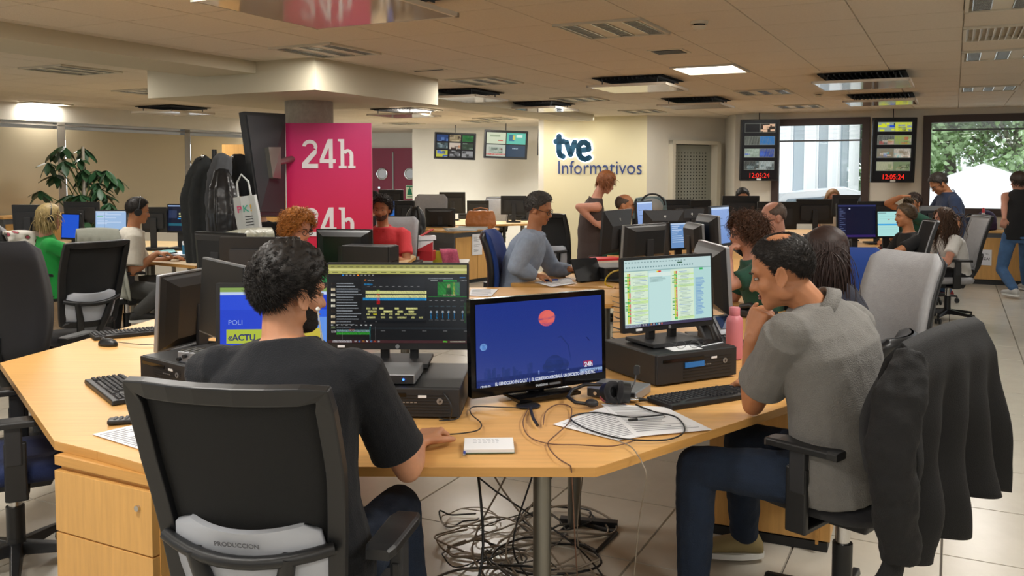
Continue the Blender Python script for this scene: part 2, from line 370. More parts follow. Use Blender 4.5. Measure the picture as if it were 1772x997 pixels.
# left wall with roller blinds
zbt = 2.25
lw0 = flat(LWo) - D1 * 18
LE = (LW(575, 240) - lw0).dot(D1)
wall('wall_left', lw0, D1, LWn, LE, CEIL + .02, .2, WALLM, [(0.5, LE - .3, .75, zbt + .03)])
BLI = bpy.data.materials.new('roller_blind'); BLI.use_nodes = True; nt = BLI.node_tree; nt.nodes.clear()
out = nt.nodes.new('ShaderNodeOutputMaterial'); df = nt.nodes.new('ShaderNodeBsdfDiffuse'); tr = nt.nodes.new('ShaderNodeBsdfTranslucent'); mx = nt.nodes.new('ShaderNodeMixShader')
df.inputs[0].default_value = (*lin('#cbbf a4'.replace(' ', '')), 1); tr.inputs[0].default_value = (*lin('#c9bea2'), 1); mx.inputs[0].default_value = .3
nt.links.new(df.outputs[0], mx.inputs[1]); nt.links.new(tr.outputs[0], mx.inputs[2]); nt.links.new(mx.outputs[0], out.inputs[0])
ML = FRAME(lw0, D1, LWn)
ub = sorted([(LW(x, 260) - lw0).dot(D1) for x in (107, 325)]); step = ub[1] - ub[0]
lt = bpy.data.objects.new('window_4', None); COL.objects.link(lt); struct(lt)
MUL = mat('mullion_grey', '#7d776d', .5)
for k in range(-5, 7):
    u0 = ub[0] + k * step; u1 = u0 + step
    if u0 < .5 or u1 > LE: continue
    MB().box((u0, -.05, 1.5), (.11, .1, 1.55), ML).build('mullion', MUL, lt)
    MB().box(((u0 + u1) / 2, .0, 1.45), (step - .13, .006, 1.46), ML).build('roller_blind', BLI, lt)
    MB().box(((u0 + u1) / 2, -.14, 1.75), (step - .1, .04, .05), ML).build('rail', MUL, lt)
    MB().box(((u0 + u1) / 2, -.14, 1.2), (step - .1, .04, .05), ML).build('rail', MUL, lt)
MB().box((LE / 2, -.05, zbt - .015), (LE - 1, .1, .02), ML).build('head_rail', MUL, lt)
# room behind the camera
bk = Vector((-14, -7.5, 0)); wall('wall_rear', bk, Vector((1, 0, 0)), Vector((0, 1, 0)), 30, CEIL + .02, .2, WALLM, [(12, 14.5, .9, 2.2), (16, 18.5, .9, 2.2), (20, 22.5, .9, 2.2)])
wall('wall_far_right', flat(O + D2 * 14), -D1, -D2, 25, CEIL + .02, .2, WALLM)
# beam along d1 and the capital box of the column
BEAM = mat('beam_paint', '#bdb59f', .8, bump=.03, bscale=60)
b0 = flat(PZ(0, 37, CEIL)); bdir = D1; mb = MB(); MBm = FRAME(b0 - bdir * 8, bdir, -D2)
wb = (flat(PZ(0, 37, CEIL)) - flat(PZ(0, 90, CEIL - .1))).dot(D2)
mb.box((7.5, abs(wb) / 2, CEIL - .05), (15 + 6, abs(wb), .1), MBm); beam = struct(mb.build('trim_beam', BEAM))
k1 = flat(PZ(545, 99, CEIL)); CAPZ = CEIL - .26
cap = MB().box((.95, .95, CEIL - .13), (1.9, 1.9, .26), FRAME(k1, D1, -D2)); cap = struct(cap.build('trim_capital', BEAM))
cc = k1 + D1 * .93 - D2 * .93; ccx = PD(535, 200, cc.y); cc = Vector((ccx.x, cc.y, 0))
struct(MB().cyl((cc.x, cc.y, 0), (cc.x, cc.y, CAPZ), .225, n=40).build('trim_column', mat('concrete', '#9c968a', .85, bump=.5, bscale=30, var=.12, vscale=20)))
# ---------------------------------------------------------------- outside
OW_ = mat('outside_render', '#e8e8e6', .9); OG = mat('outside_glass', '#7c8a94', .15); CARP = mat('car_paint', '#e6e8ea', .2)
o_ = flat(RW(1480, 300)) + D1 * 7; t = thing('office_building', 'white building with a row of tall windows seen through the left window', 'building', (0, 0, 0))
u_ = (D1 * .99 + D2 * .16).normalized(); n_ = Vector((u_.y, -u_.x, 0)); Mb = FRAME(flat(RW(1330, 300)) + D1 * 4.0, u_, n_)
MB().box((.5, -1.5, 2.0), (7, 3, 10), Mb).build('wall', OW_, t)
for k in range(4):
    MB().box((-2.2 + k * 1.6, .0, 1.75), (.75, .06, 2.3), Mb).build('window', WHITE, t); MB().box((-2.2 + k * 1.6, .035, 1.75), (.6, .03, 2.15), Mb).build('pane', OG, t)
GRND = mat('outside_ground', '#b9b9b2', .9); struct(MB().box((0, 0, -.3), (60, 40, .1), Matrix.Translation(flat(RW(1600, 300)) + D1 * 20.3) @ Matrix.Rotation(ROT2, 4, 'Z')).build('trim_ground', GRND))
LEAFS = [mat('leaf_bright', '#7fa05a', .7), mat('leaf_mid', '#64884a', .7), mat('leaf_grey', '#8fa878', .7)]
def tree(x, y, d, h, w, li, label, seed, n=9000):
    rnd = random.Random(seed); p = PD(x, y, d); p.z = 0; t = thing('tree', label, 'tree', p, 0, 'trees outside the windows')
    tk = MB(); tk.tube([(0, 0, -.2), (.1, 0, 1.2), (-.05, .1, h * .6)], [.2, .16, .07], 8)
    blobs = []
    for k in range(26):
        a = rnd.uniform(0, 6.28); r = w * .5 * sqrt(rnd.random()); z = rnd.uniform(-.1, 1) * h; blobs.append((r * cos(a), r * sin(a) * .8, z, rnd.uniform(.5, 1.1)))
        if k < 10: tk.tube([(0, 0, min(z, h * .5) * .6), (r * cos(a) * .5, r * sin(a) * .4, z * .8), (r * cos(a), r * sin(a) * .8, z)], [.06, .04, .02], 5)
    tk.build('trunk', mat('bark', '#5f574c', .9), t)
    mb = MB()
    for k in range(n):
        b = rnd.choice(blobs); v = Vector((rnd.gauss(0, 1), rnd.gauss(0, 1), rnd.gauss(0, 1))).normalized() * b[3] * rnd.random() ** .4
        q = Vector(b[:3]) + v; s = rnd.uniform(.07, .14); a = Vector((rnd.gauss(0, 1), rnd.gauss(0, 1), rnd.gauss(0, .6) - .6)).normalized(); e = a.cross(Vector((rnd.gauss(0, 1), rnd.gauss(0, 1), .3))).normalized() * s * .45
        mb.add([q, q + a * s * .6 + e, q + a * s * 1.5, q + a * s * .6 - e], [(0, 1, 2, 3)])
    o = mb.build('foliage', LEAFS[li], t); o['kind'] = 'stuff'
tree(1640, 300, 22, 6.5, 5, 0, 'pale leafy tree behind the navy-shirted man at the right window', 1)
tree(1760, 300, 21, 6.5, 5, 2, 'grey-green leafy tree at the right edge of the window', 2)
tree(1700, 300, 26, 8.5, 7, 1, 'taller green tree at the back of the right window', 3)
tree(1500, 300, 23, 6.5, 3.4, 1, 'green tree beside the white building in the left window', 4)
tree(1880, 300, 25, 8, 7, 1, 'green tree beyond the right window edge', 5)
tree(1560, 300, 27, 7.5, 5, 0, 'pale tree between the two windows', 6)
tree(1840, 300, 20, 6, 5, 2, 'low grey-green bush tree outside to the far right', 8, 3000)
# white parasol tent and pale van
tp = PD(1700, 340, 17.5); tp.z = 0; t = thing('tent', 'white pointed canopy outside the right window', 'tent', tp)
mb = MB(); ap = (0, 0, 1.75); cs = [(-1.7, -1.2, .95), (1.7, -1.2, .95), (1.7, 1.2, .95), (-1.7, 1.2, .95)]
for k in range(4): mb.add([cs[k], cs[(k + 1) % 4], ap], [(0, 1, 2)])
for k in range(4): a = cs[k]; b = cs[(k + 1) % 4]; mb.quad(a, b, (b[0], b[1], .75), (a[0], a[1], .75))
mb.build('canopy', WHITE, t)
for c in cs: MB().cyl((c[0], c[1], -.25), (c[0], c[1], .95), .03, n=8).build('pole', GREY, t)
tp = PD(1440, 345, 16.4); tp.z = -.55; t = thing('car', 'white parked car with a rounded roof outside the left window', 'car', tp, R(-20))
mb = MB(); prof = [(-2.2, .35), (-2.2, .8), (-1.6, 1.15), (-.9, 1.75), (.2, 1.85), (1.1, 1.6), (1.9, 1.15), (2.25, .9), (2.25, .35)]
mb.ring([[Vector((p[0], y, p[1])) for p in prof] for y in (-.85, .85)], True, False); mb.build('body', CARP, t, bevel=.08)
for y in (-.86, .86): MB().prism([(-1.0, 1.2), (-.75, 1.65), (.2, 1.72), (1.0, 1.5), (1.5, 1.2)], -.01, .01, Matrix.Translation((0, y, 0)) @ Matrix.Rotation(pi / 2, 4, 'X')).build('side_window', OG, t)
for x in (-1.4, 1.4):
    for y in (-.8, .8): MB().cyl((x, y - .1, .33), (x, y + .1, .33), .33, n=18).build('wheel', BLK, t)

# ---------------------------------------------------------------- office builders
def art(parent, w, h, rects, name='picture', y=-.0105, m=None, cx=0, cz=0):
    """flat print or screen picture: rects (x0,y0,x1,y1,colour) in 0..1, y down, painted in order on a plane facing -y"""
    mb = MB()
    for k, r in enumerate(rects):
        if len(r) == 5: x0, y0, x1, y1, c = r; P_ = [(x0, y1), (x1, y1), (x1, y0), (x0, y0)]
        else: P_, c = r
        yy = y - .0002 * (k > 0) - .00012 * min(k, 8)
        mb.add([(cx + (a - .5) * w, yy, cz + (.5 - b) * h) for a, b in P_], [tuple(range(len(P_)))], c)
    return mb.build(name, m or SCR, parent)
def disc(cx, cy, r, ax=1, n=18): return [(cx + r * cos(-2 * pi * k / n), cy + r * ax * sin(-2 * pi * k / n)) for k in range(n)][::-1]
def hp_logo(parent, loc, s, m, back=True):
    mb = MB(); k = 1 if not back else -1
    for x, z0, z1 in ((-.35, -.9, .35), (-.12, -.35, .35), (.12, -.9, .35), (.35, -.35, .35)):
        pass
    for x, z0, z1 in ((-.3, -.45, .95), (0, -.45, .35), (.22, -.95, .45), (.5, -.35, .45)):
        sh = .22; mb.add([((x + sh * z0 - .06) * s, 0, z0 * s), ((x + sh * z0 + .06) * s, 0, z0 * s), ((x + sh * z1 + .06) * s, 0, z1 * s), ((x + sh * z1 - .06) * s, 0, z1 * s)], [(0, 1, 2, 3)])
    o = mb.build('logo', m, parent, loc=loc); so = o.modifiers.new('s', 'SOLIDIFY'); so.thickness = .001; return o
def monitor(name, label, px, py, d, w, h, yaw, art_rects=None, bz=.012, bbz=.02, deskz=.735, tilt=-4, stand='slab', back='plain', frame=None, size_thick=.018, zc=None, group=None, cat='monitor', base_w=.24, roll=0, offm=None, raised=0, pos=None, sw=.07, lg=True):
    """screen faces local -Y; (px,py) is the screen centre in the photograph, d the distance"""
    c = pos if pos is not None else PD(px, py, d)
    t = thing(name, label, cat, (c.x, c.y, deskz), R(yaw), group); fm = frame or BLK
    T = Matrix.Translation((0, 0, c.z - deskz)) @ Matrix.Rotation(R(roll), 4, 'Y') @ Matrix.Rotation(R(tilt), 4, 'X'); T.freeze() if hasattr(T, 'freeze') else 0
    def put(o): o.matrix_local = T @ o.matrix_local; return o
    mb = MB(); th = size_thick
    sh = bbz - bz; W_, H_ = w, h
    put(mb.rbox((0, th / 2, 0), (w, th, h), .006).build('casing', fm, t, bevel=.002))
    sw_, sh_ = w - 2 * bz, h - bz - bbz; sz = (bbz - bz) / 2
    put(MB().box((0, -.0012, sz), (sw_, .003, sh_)).build('screen', offm or OFFS, t))
    if art_rects: put(art(t, sw_, sh_, art_rects, 'picture', -.0032, None, 0, sz))
    if back == 'hp':      # faceted dark back
        mb = MB(); a, b = w / 2 * .98, h / 2 * .98
        mb.ring([[Vector((-a, th, -b)), Vector((a, th, -b)), Vector((a, th, b)), Vector((-a, th, b))][::-1], [Vector((-a * .62, th + .035, -b * .8)), Vector((a * .62, th + .035, -b * .8)), Vector((a * .62, th + .035, b * .3)), Vector((-a * .62, th + .035, b * .3))][::-1]], True, False)
        put(mb.build('back_cover', BLK2, t))
        o = hp_logo(t, (0, 0, 0), .022, WHITE); o.matrix_local = T @ Matrix.Translation((0, th + .02, b * .62)) @ Matrix.Rotation(pi, 4, 'Z') @ Matrix.Rotation(R(-28), 4, 'X')
    elif back == 'hump':
        mb = MB(); a, b = w / 2 * .97, h / 2 * .96
        mb.ring([[Vector((x * a * k, th + y, z * b * k2)) for x, z in ((-1, -1), (1, -1), (1, 1), (-1, 1))][::-1] for k, k2, y in ((1, 1, 0), (.92, .9, .02), (.7, .7, .05))], True, False)
        put(mb.build('back_cover', BLK, t))
    elif back == 'plain':
        put(MB().rbox((0, th + .008, -h * .05), (w * .75, .016, h * .6), .01).build('back_cover', BLK2, t, bevel=.002))
    zt_ = c.z - deskz; back_y = th + (.03 if back != 'plain' else .012)
    if stand == 'slab':
        MB().box((0, back_y + .015, zt_ / 2 + .02), (sw, .022, zt_)).build('stand_neck', BLK2, t, bevel=.004)
        MB().rbox((0, 0, 0), (base_w, .2, .016), .004, M=Matrix.Translation((0, .03, .009))).build('stand_base', BLK2, t, bevel=.004)
    elif stand == 'loop':
        for sx in (-1, 1): MB().box((sx * .058, back_y + .02, zt_ / 2), (.034, .03, zt_)).build('stand_arm', BLK2, t, bevel=.004)
        MB().box((0, back_y + .02, zt_ * .95), (.15, .03, .06)).build('stand_bracket', BLK2, t, bevel=.004)
        MB().rbox((0, .03, .009), (base_w, .2, .016), .004).build('stand_base', BLK2, t, bevel=.004)
    elif stand == 'tv':
        MB().cyl((0, back_y, .01), (0, back_y, zt_ - h * .3), .035, n=20).build('stand_neck', GLOSS, t)
        MB().rbox((0, .01, .008), (base_w, .17, .014), .004).build('stand_base', GLOSS, t, bevel=.004)
    return t, T
def key_mesh():
    mb = MB(); x, y, z = .0078, .0078, .006
    return mb.ring([[Vector((a * x, b * y, 0)) for a, b in ((-1, -1), (1, -1), (1, 1), (-1, 1))], [Vector((a * x * .72, b * y * .72, z)) for a, b in ((-1, -1), (1, -1), (1, 1), (-1, 1))]], True, False).mesh('key')
KEYM = key_mesh(); KM = mat('key_plastic', '#232326', .5); KEYM.materials.append(KM)
KB_ROWS = [(15, 0), (15, 0), (14, .004), (13, .008), (12, .012)]
def keyboard(label, p, rz, keys=True, m=None, group='keyboards on the desks', w=.44):
    t = thing('keyboard', label, 'keyboard', p, R(rz), group)
    MB().box((0, 0, .009), (w, .155, .018), taper=.985).build('body', m or BLK, t, bevel=.004)
    def key(x, y, sx=1):
        if keys: o = bpy.data.objects.new('key', KEYM); COL.objects.link(o); o.parent = t; o.location = (x, y, .018); o.scale = (sx, 1, 1)
    if keys:
        for r_ in range(6):
            y = .056 - r_ * .0195 - (.004 if r_ else 0)
            n = 15 if r_ < 5 else 0
            for k in range(15):
                if r_ == 5 and 3 <= k < 11: continue
                key(-w / 2 + .018 + k * .0192, y, 1)
            if r_ == 5: key(-w / 2 + .018 + 7 * .0192, y, 9)
            for k in range(3):
                if r_ in (3,): continue
                if r_ == 4 and k != 1: continue
                key(w / 2 - .135 + k * .0192 - .012, y)
            if r_: 
                for k in range(4): key(w / 2 - .075 + k * .0192, y)
    else:
        mb = MB()
        for r_ in range(6):
            for k in range(21): mb.box((-w / 2 + .025 + k * .0195, .056 - r_ * .021, .02), (.016, .016, .006))
        o = mb.build('keys', KM, t); o['kind'] = 'stuff'
    return t
def mouse(label, p, rz, m=None):
    t = thing('computer_mouse', label, 'mouse', p, R(rz), 'mice on the desks')
    mb = MB(); mb.ell((0, 0, .008), (.031, .057, .028), 20, 12); n = len(mb.v)
    mb.v = [(x, y, max(z, 0)) for x, y, z in mb.v]; mb.build('body', m or BLK, t); MB().cyl((-.004, .03, .031), (.004, .03, .031), .01, n=12).build('wheel', GREY, t); return t
def tower(label, p, rz, size=(.34, .38, .1), m=None, name='desktop_computer', group='desktop computers', logo=True, strip=True):
    w, d, h = size; t = thing(name, label, 'computer', p, R(rz), group)
    MB().box((0, 0, h / 2 + .004), (w, d, h)).build('casing', m or BLK, t, bevel=.005)
    MB().box((0, -d / 2 - .004, h / 2 + .004), (w * .99, .01, h * .96)).build('front_panel', BLK2, t, bevel=.003)
    g = MB()
    for k in range(7): g.box((w * .12, -d / 2 - .0095, h * (.18 + k * .1)), (w * .6, .002, .0022))
    g.build('vents', BLK, t)
    MB().box((-w * .18, -d / 2 - .010, h * .8), (w * .5, .003, .013)).build('disc_drive', GLOSS, t)
    if logo:
        MB().cyl((w * .34, -d / 2 - .009, h * .6), (w * .34, -d / 2 - .012, h * .6), .011, n=20).build('logo_disc', SILV, t)
        o = hp_logo(t, (w * .34, -d / 2 - .013, h * .6), .008, BLK, False)
        MB().box((w * .2, -d / 2 - .010, h * .75), (.03, .002, .009)).build('label', PAPER, t)
    for k in range(4): MB().box((w * .05 + k * .014, -d / 2 - .010, h * .55), (.009, .002, .004)).build('port', SILV, t)
    return t
def vtower(label, p, rz, size=(.17, .42, .38), m=None, front=None):
    w, d, h = size; t = thing('tower_computer', label, 'computer', p, R(rz), 'tower computers')
    MB().box((0, 0, h / 2 + .005), (w, d, h)).build('casing', m or BLK, t, bevel=.006)
    MB().box((0, -d / 2 - .006, h / 2 + .005), (w * .98, .012, h * .98)).build('front_panel', front or SILV, t, bevel=.004)
    g = MB()
    for k in range(9): g.box((0, -d / 2 - .013, h * .2 + k * .02), (w * .6, .002, .008))
    g.build('vents', DARKV, t); MB().box((0, -d / 2 - .013, h * .85), (w * .8, .002, .03)).build('disc_drive', BLK2, t); return t
def sheet(label, pts, z=.737, m=None, lines=0, name='paper_sheet', group='papers on the desks', thick=.0012, cat='paper'):
    c = sum((Vector(p) for p in pts), Vector()) / len(pts); t = thing(name, label, cat, (c.x, c.y, z), 0, group)
    poly = [(p[0] - c.x, p[1] - c.y) for p in pts]; MB().prism(poly, 0, thick).build('sheet', m or PAPER, t)
    if lines and len(poly) >= 4:
        mb = MB(); a, b, c_, d_ = [Vector((*p, 0)) for p in poly[:4]]; rnd = random.Random(lines)
        for k in range(lines):
            f = .08 + .84 * k / lines; s0, s1 = .07, rnd.uniform(.45, .93)
            p0 = a.lerp(d_, f); p1 = b.lerp(c_, f); q0 = a.lerp(d_, f + .3 / lines); q1 = b.lerp(c_, f + .3 / lines); zt = Vector((0, 0, thick + .0003))
            mb.add([p0.lerp(p1, s0) + zt, p0.lerp(p1, s1) + zt, q0.lerp(q1, s1) + zt, q0.lerp(q1, s0) + zt], [(0, 1, 2, 3)], '#8d9096')
        mb.build('printed_lines', PRINT, t)
    return t
def cable(label, pts, r=.003, m=None, group='loose cables on the desk', name='cable', sub=6):
    P_ = [Vector(p) for p in pts]; out = []
    for i in range(len(P_) - 1):
        p0 = P_[max(i - 1, 0)]; p1 = P_[i]; p2 = P_[i + 1]; p3 = P_[min(i + 2, len(P_) - 1)]
        for k in range(sub):
            t = k / sub; out.append(.5 * ((2 * p1) + (-p0 + p2) * t + (2 * p0 - 5 * p1 + 4 * p2 - p3) * t * t + (-p0 + 3 * p1 - 3 * p2 + p3) * t ** 3))
    out.append(P_[-1]); o = MB().tube(out, r, 6).build(name, m or BLK, None); return tag(o, label, 'cable', group)
# ---- chairs. local +Y is where the sitter looks; origin on the floor
def chair(label, p, rz, kind='mesh', seatz=.47, fab=None, arms=True, rec=8, group='office swivel chairs', backh=.56, bw=.46, backz=None, lumb=True, base_rot=0, bare=False, armz=.2, detail=True):
    t = thing('office_chair', label, 'chair', (p[0], p[1], 0), R(rz), group); fab = fab or FABK
    hub = (0, 0, .1)
    MB().cyl((0, 0, .07), (0, 0, .14), .04, .035).build('hub', BLK, t)
    MB().cyl((0, 0, .12), (0, 0, seatz - .07), .025, n=14).build('gas_column', CHROME if kind != 'blue' else BLK, t); MB().cyl((0, 0, .12), (0, 0, seatz - .2), .034, n=14).build('column_cover', BLK, t)
    for k in range(5):
        a = 2 * pi * k / 5 + base_rot; e = Vector((cos(a), sin(a), 0)); s = Vector((-sin(a), cos(a), 0)); rg = []
        for r_, w_, z0, z1 in ((.03, .026, .075, .125), (.18, .022, .075, .108), (.3, .016, .068, .09)):
            c = e * r_; rg.append([c + s * w_ + UP * z0, c - s * w_ + UP * z0, c - s * w_ * .7 + UP * z1, c + s * w_ * .7 + UP * z1])
        MB().ring(rg, True, False).build('base_leg', BLK, t, bevel=.003)
        c = e * .3; mb = MB()
        for q in (-1, 1): mb.cyl(c + s * (q * .012) + UP * .028, c + s * (q * .028) + UP * .028, .028, n=14)
        mb.cyl(c + UP * .03, c + UP * .075, .009, n=8); mb.build('caster', BLK, t)
    # mechanism and seat
    MB().box((0, 0, seatz - .085), (.2, .26, .05), taper=1.15).build('mechanism', BLK2, t, bevel=.008)
    MB().cyl((.1, .04, seatz - .09), (.19, .04, seatz - .09), .018, n=12).build('lever_knob', BLK, t)
    mb = MB(); rg = []
    for z, k in ((-.055, .86), (-.045, .95), (-.02, 1.0), (.0, .985), (.014, .9), (.02, .6)):
        rg.append([Vector((.245 * k * (abs(cos(a)) ** .5) * (1 if cos(a) > 0 else -1), .24 * k * (abs(sin(a)) ** .5) * (1 if sin(a) > 0 else -1) + .02, seatz + z - (.02 if sin(a) > .7 and z > -.03 else 0))) for a in [2 * pi * q / 28 for q in range(28)]])
    mb.ring(rg, True, True); mb.build('seat', fab, t)
    MB().rbox((0, 0, 0), (.44, .42, .02), .05, M=Matrix.Translation((0, .02, seatz - .062)) @ Matrix.Rotation(pi / 2, 4, 'X') @ Matrix.Scale(1, 4)).build('seat_pan', BLK, t) if False else None
    # backrest in its own frame: x right, z up along the back, y forward
    bz = backz if backz is not None else seatz + .1
    B = Matrix.Translation((0, -.2, bz)) @ Matrix.Rotation(R(rec), 4, 'X')
    def put(o): o.matrix_local = B @ o.matrix_local; return o
    def prof(zf, wt=1.0):   # half-width along the height 0..1
        return bw / 2 * (.86 + .14 * min(1, zf * 1.6)) * wt
    def yb(zf, xf): return -.055 * sin(pi * min(1, zf * .9 + .02)) * .0 - .045 * (1 - xf * xf) + .04 * sin(pi * (zf - .05)) * .5
    if kind == 'mesh':
        n = 14; fr = []
        pth = []
        for k in range(n + 1): zf = k / n; pth.append(Vector((-prof(zf), yb(zf, 1), zf * backh)))
        top = [Vector((x * prof(1), yb(1, x), backh + .012 * (1 - x * x))) for x in (-.8, -.5, -.2, .2, .5, .8)]
        rt = [Vector((-p_.x, p_.y, p_.z)) for p_ in pth[::-1]]; bot = [Vector((x * prof(0), yb(0, x), 0)) for x in (.8, .4, 0, -.4, -.8)]
        loop = pth + top + rt + bot; rg = []
        m_ = len(loop)
        for i in range(m_):
            tt = (loop[(i + 1) % m_] - loop[i - 1]).normalized(); nn = Vector((0, 1, 0)); s_ = tt.cross(nn).normalized(); wd = .022; dp = .014
            rg.append([loop[i] + s_ * a_ * wd + nn * b_ * dp for a_, b_ in ((1, -1), (1, 1), (-1, 1), (-1, -1))])
        mb = MB(); mb.ring(rg, False, False, close=True); put(mb.build('back_frame', BLK, t, bevel=.004))
        mb = MB(); g = []
        for k in range(n + 1):
            zf = k / n; g.append([Vector((x * (prof(zf) - .005), yb(zf, x) + .012, zf * backh)) for x in [-1 + q / 6 for q in range(13)]])
        vs = [p_ for r_ in g for p_ in r_]; fs = [(i * 13 + j, i * 13 + j + 1, (i + 1) * 13 + j + 1, (i + 1) * 13 + j) for i in range(n) for j in range(12)]
        o = MB().add(vs, fs, None, True).build('back_mesh', fab if fab is not FABK else MESHB, t); so = o.modifiers.new('s', 'SOLIDIFY'); so.thickness = .006; put(o)
        # rim piping on the front face
        mb = MB(); mb.tube([q + Vector((0, .016, 0)) for q in loop], .008, 6, close=True, cap=False); put(mb.build('piping', GREYF, t))
        z1 = backh * .3
        mb = MB(); mb.tube([Vector((x * (prof(.3) + .0), yb(.3, x) - .022 - .02 * (1 - x * x), z1 - .01 * (1 - x * x))) for x in [-1 + q / 5 for q in range(11)]], .016, 8); put(mb.build('cross_bar', BLK, t))
        for s_ in (-1, 1):
            mb = MB(); mb.tube([(s_ * .12, yb(.3, .5) - .03, z1), (s_ * .09, -.06, z1 - .12), (s_ * .055, -.03, -.12), (s_ * .05, .06, -.16)], [.02, .024, .026, .022], 8); put(mb.build('spine_arm', BLK, t))
        if lumb:
            mb = MB(); rg = []
            for zf, k in ((-.02, .5), (.0, .62), (.1, .66), (.25, .68), (.37, .64), (.395, .5)):
                rg.append([Vector((x * .9 * prof(.3) * (k / .68), yb(.25, x) - .012 + (s_y * .008), zf * backh)) for x, s_y in [(-1 + q / 6, -1) for q in range(13)] + [(1 - q / 6, 1) for q in range(13)]])
            mb.ring(rg, True, True); put(mb.build('lumbar_pad', LUMB, t))
    else:
        # upholstered back: padded shell
        fm = fab; n = 12; rg = []; rb = []
        for k in range(n + 1):
            zf = k / n; w = bw / 2 * (.74 + .26 * sin(pi * min(.5, zf * .75 + .12))) * (1 if zf < .88 else (1 - ((zf - .88) / .12) ** 2 * .16)); cv = .045 * sin(pi * zf * 1.1) - .02
            if k in (0, n): w *= .93
            th_ = .05 if 0 < k < n else .02
            rg.append([Vector((x * w, -.05 * (1 - x * x) + cv - 0, zf * backh)) for x in [1 - q / 5 for q in range(11)]] + [Vector((x * w * .97, -.05 * (1 - x * x) + cv + th_, zf * backh)) for x in [-1 + q / 5 for q in range(11)]])
            rb.append([Vector((x * w * .99, -.05 * (1 - x * x) + cv - .03 * (0 < k < n), zf * backh)) for x in [1 - q / 5 for q in range(11)]] + [Vector((x * w * 1.03, -.05 * (1 - x * x) + cv + .012, zf * backh)) for x in [-1 + q / 5 for q in range(11)]])
        put(MB().ring(rg, True, True).build('backrest', fm, t)); put(MB().ring(rb, True, True).build('back_shell', BLK if kind != 'fabricback' else fm, t))
        mb = MB(); mb.tube([(0, -.075, .14), (0, -.09, -.02), (0, -.03, -.17), (0, .08, -.2)], [.03, .034, .034, .03], 8); put(mb.build('back_stem', BLK, t))
    if arms:
        for s_ in (-1, 1):
            x = s_ * .275; mb = MB(); rg = []
            for pnt, w_, d_ in (((s_ * .1, .02, seatz - .09), .02, .03), ((s_ * .22, .02, seatz - .09), .018, .03), ((x, .0, seatz - .04), .018, .034), ((x, -.01, seatz + .06), .017, .034), ((x, -.01, seatz + armz - .02), .015, .03)):
                pass
            mb.box((s_ * .19, .02, seatz - .085), (.19, .07, .022)); mb.box((x + s_ * .01, .015, seatz + .02), (.026, .075, .22)); put2 = mb.build('arm_bracket', BLK, t, bevel=.006)
            MB().box((x + s_ * .01, .01, seatz + armz * .6), (.036, .058, armz * .75)).build('arm_post', BLK2, t, bevel=.006)
            mb = MB(); rg = []
            for y, w_, z_ in ((-.13, .03, -.004), (-.1, .04, 0), (.08, .042, 0), (.12, .034, -.004), (.135, .02, -.01)):
                rg.append([Vector((x + a * w_, y, seatz + armz + z_ + b)) for a, b in ((-1, -.012), (1, -.012), (1, .008), (.8, .014), (-.8, .014), (-1, .008))])
            MB().ring(rg, True, False).build('armrest', BLK, t, bevel=.003)
    return t
def desk(label, poly, z=.73, th=.03, m=None, legs=(), em=None, name='desk', group=None, legr=.03):
    c = sum((Vector((p[0], p[1], 0)) for p in poly), Vector()) / len(poly); t = thing(name, label, 'desk', (c.x, c.y, 0), 0, group)
    q = [(p[0] - c.x, p[1] - c.y) for p in poly]
    MB().prism(q, z - .002, z).build('laminate_top', m or WOOD, t); MB().prism(q, z - th, z - .002).build('tabletop', em or EDGE, t, bevel=.0015)
    for l in legs: MB().cyl((l[0] - c.x, l[1] - c.y, 0), (l[0] - c.x, l[1] - c.y, z - th), legr, n=24).build('leg', STEEL, t)
    return t
def cabinet(label, o, u, n, L, depth, h, doors, m=None, name='cabinet', group='low beech cabinets', plinth=.06, fr=None, handles=True, z0=0):
    """o = front left floor corner, u along the front, n towards the viewer"""
    t = thing(name, label, 'cabinet', (o.x, o.y, z0)); M = FRAME(Vector((0, 0, 0)), u, n); m = m or WOODC; fr = fr or GREY
    MB().box((L / 2, -depth / 2, (h - .03 + plinth) / 2), (L, depth, h - .03 - plinth), M).build('body', fr, t)
    MB().box((L / 2, -depth / 2 + .02, plinth / 2), (L - .02, depth - .05, plinth), M).build('plinth', BLK2, t)
    MB().box((L / 2, -depth / 2 + .005, h - .015), (L + .02, depth + .02, .03), M).build('top', WOOD, t, bevel=.002)
    w = (L - .04) / doors
    for k in range(doors):
        dx = .02 + w * (k + .5); d = MB().box((dx, .008, (h - .09 + plinth) / 2 + .0), (w - .006, .016, h - .1 - plinth), M).build('door', m, t, bevel=.001)
        if handles:
            s = 1 if k % 2 == 0 else -1; MB().box((dx + s * (w / 2 - .04), .028, h * .62), (.012, .012, .11), M).build('handle', SILV, d)
    return t
# ---------------------------------------------------------------- main desk island
def p2(x, y, z=.73): p = PZ(x, y, z); return (p.x, p.y)
dA = desk('beech desk wedge at the lower left, seam beside the drawer unit', [p2(0, 628), p2(94, 763), p2(168, 781), p2(415, 640), p2(345, 560), p2(284, 547), p2(104, 600)])
dB = desk('large beech desk top in front under the two seated men', [p2(168, 781), p2(258, 806), p2(430, 800), p2(620, 808), p2(1030, 809), p2(1046, 805), p2(1342, 709), p2(1446, 675), p2(1060, 633), p2(740, 633), p2(415, 640)],
          legs=[(PZ(938, 900, .45).x, 2.85), (.28, 3.9)])
dC = desk('beech desk top running away at the right past the telephone', [p2(1060, 633), p2(1446, 675), p2(1462, 590), p2(1310, 512), p2(1062, 500)], legs=[p2(1300, 560), p2(1110, 520)])
dD = desk('beech desk top at the back of the island behind the news television', [p2(640, 530), p2(1062, 526), p2(1062, 500), p2(880, 497), p2(640, 500)], legs=[p2(700, 515), p2(900, 515)])
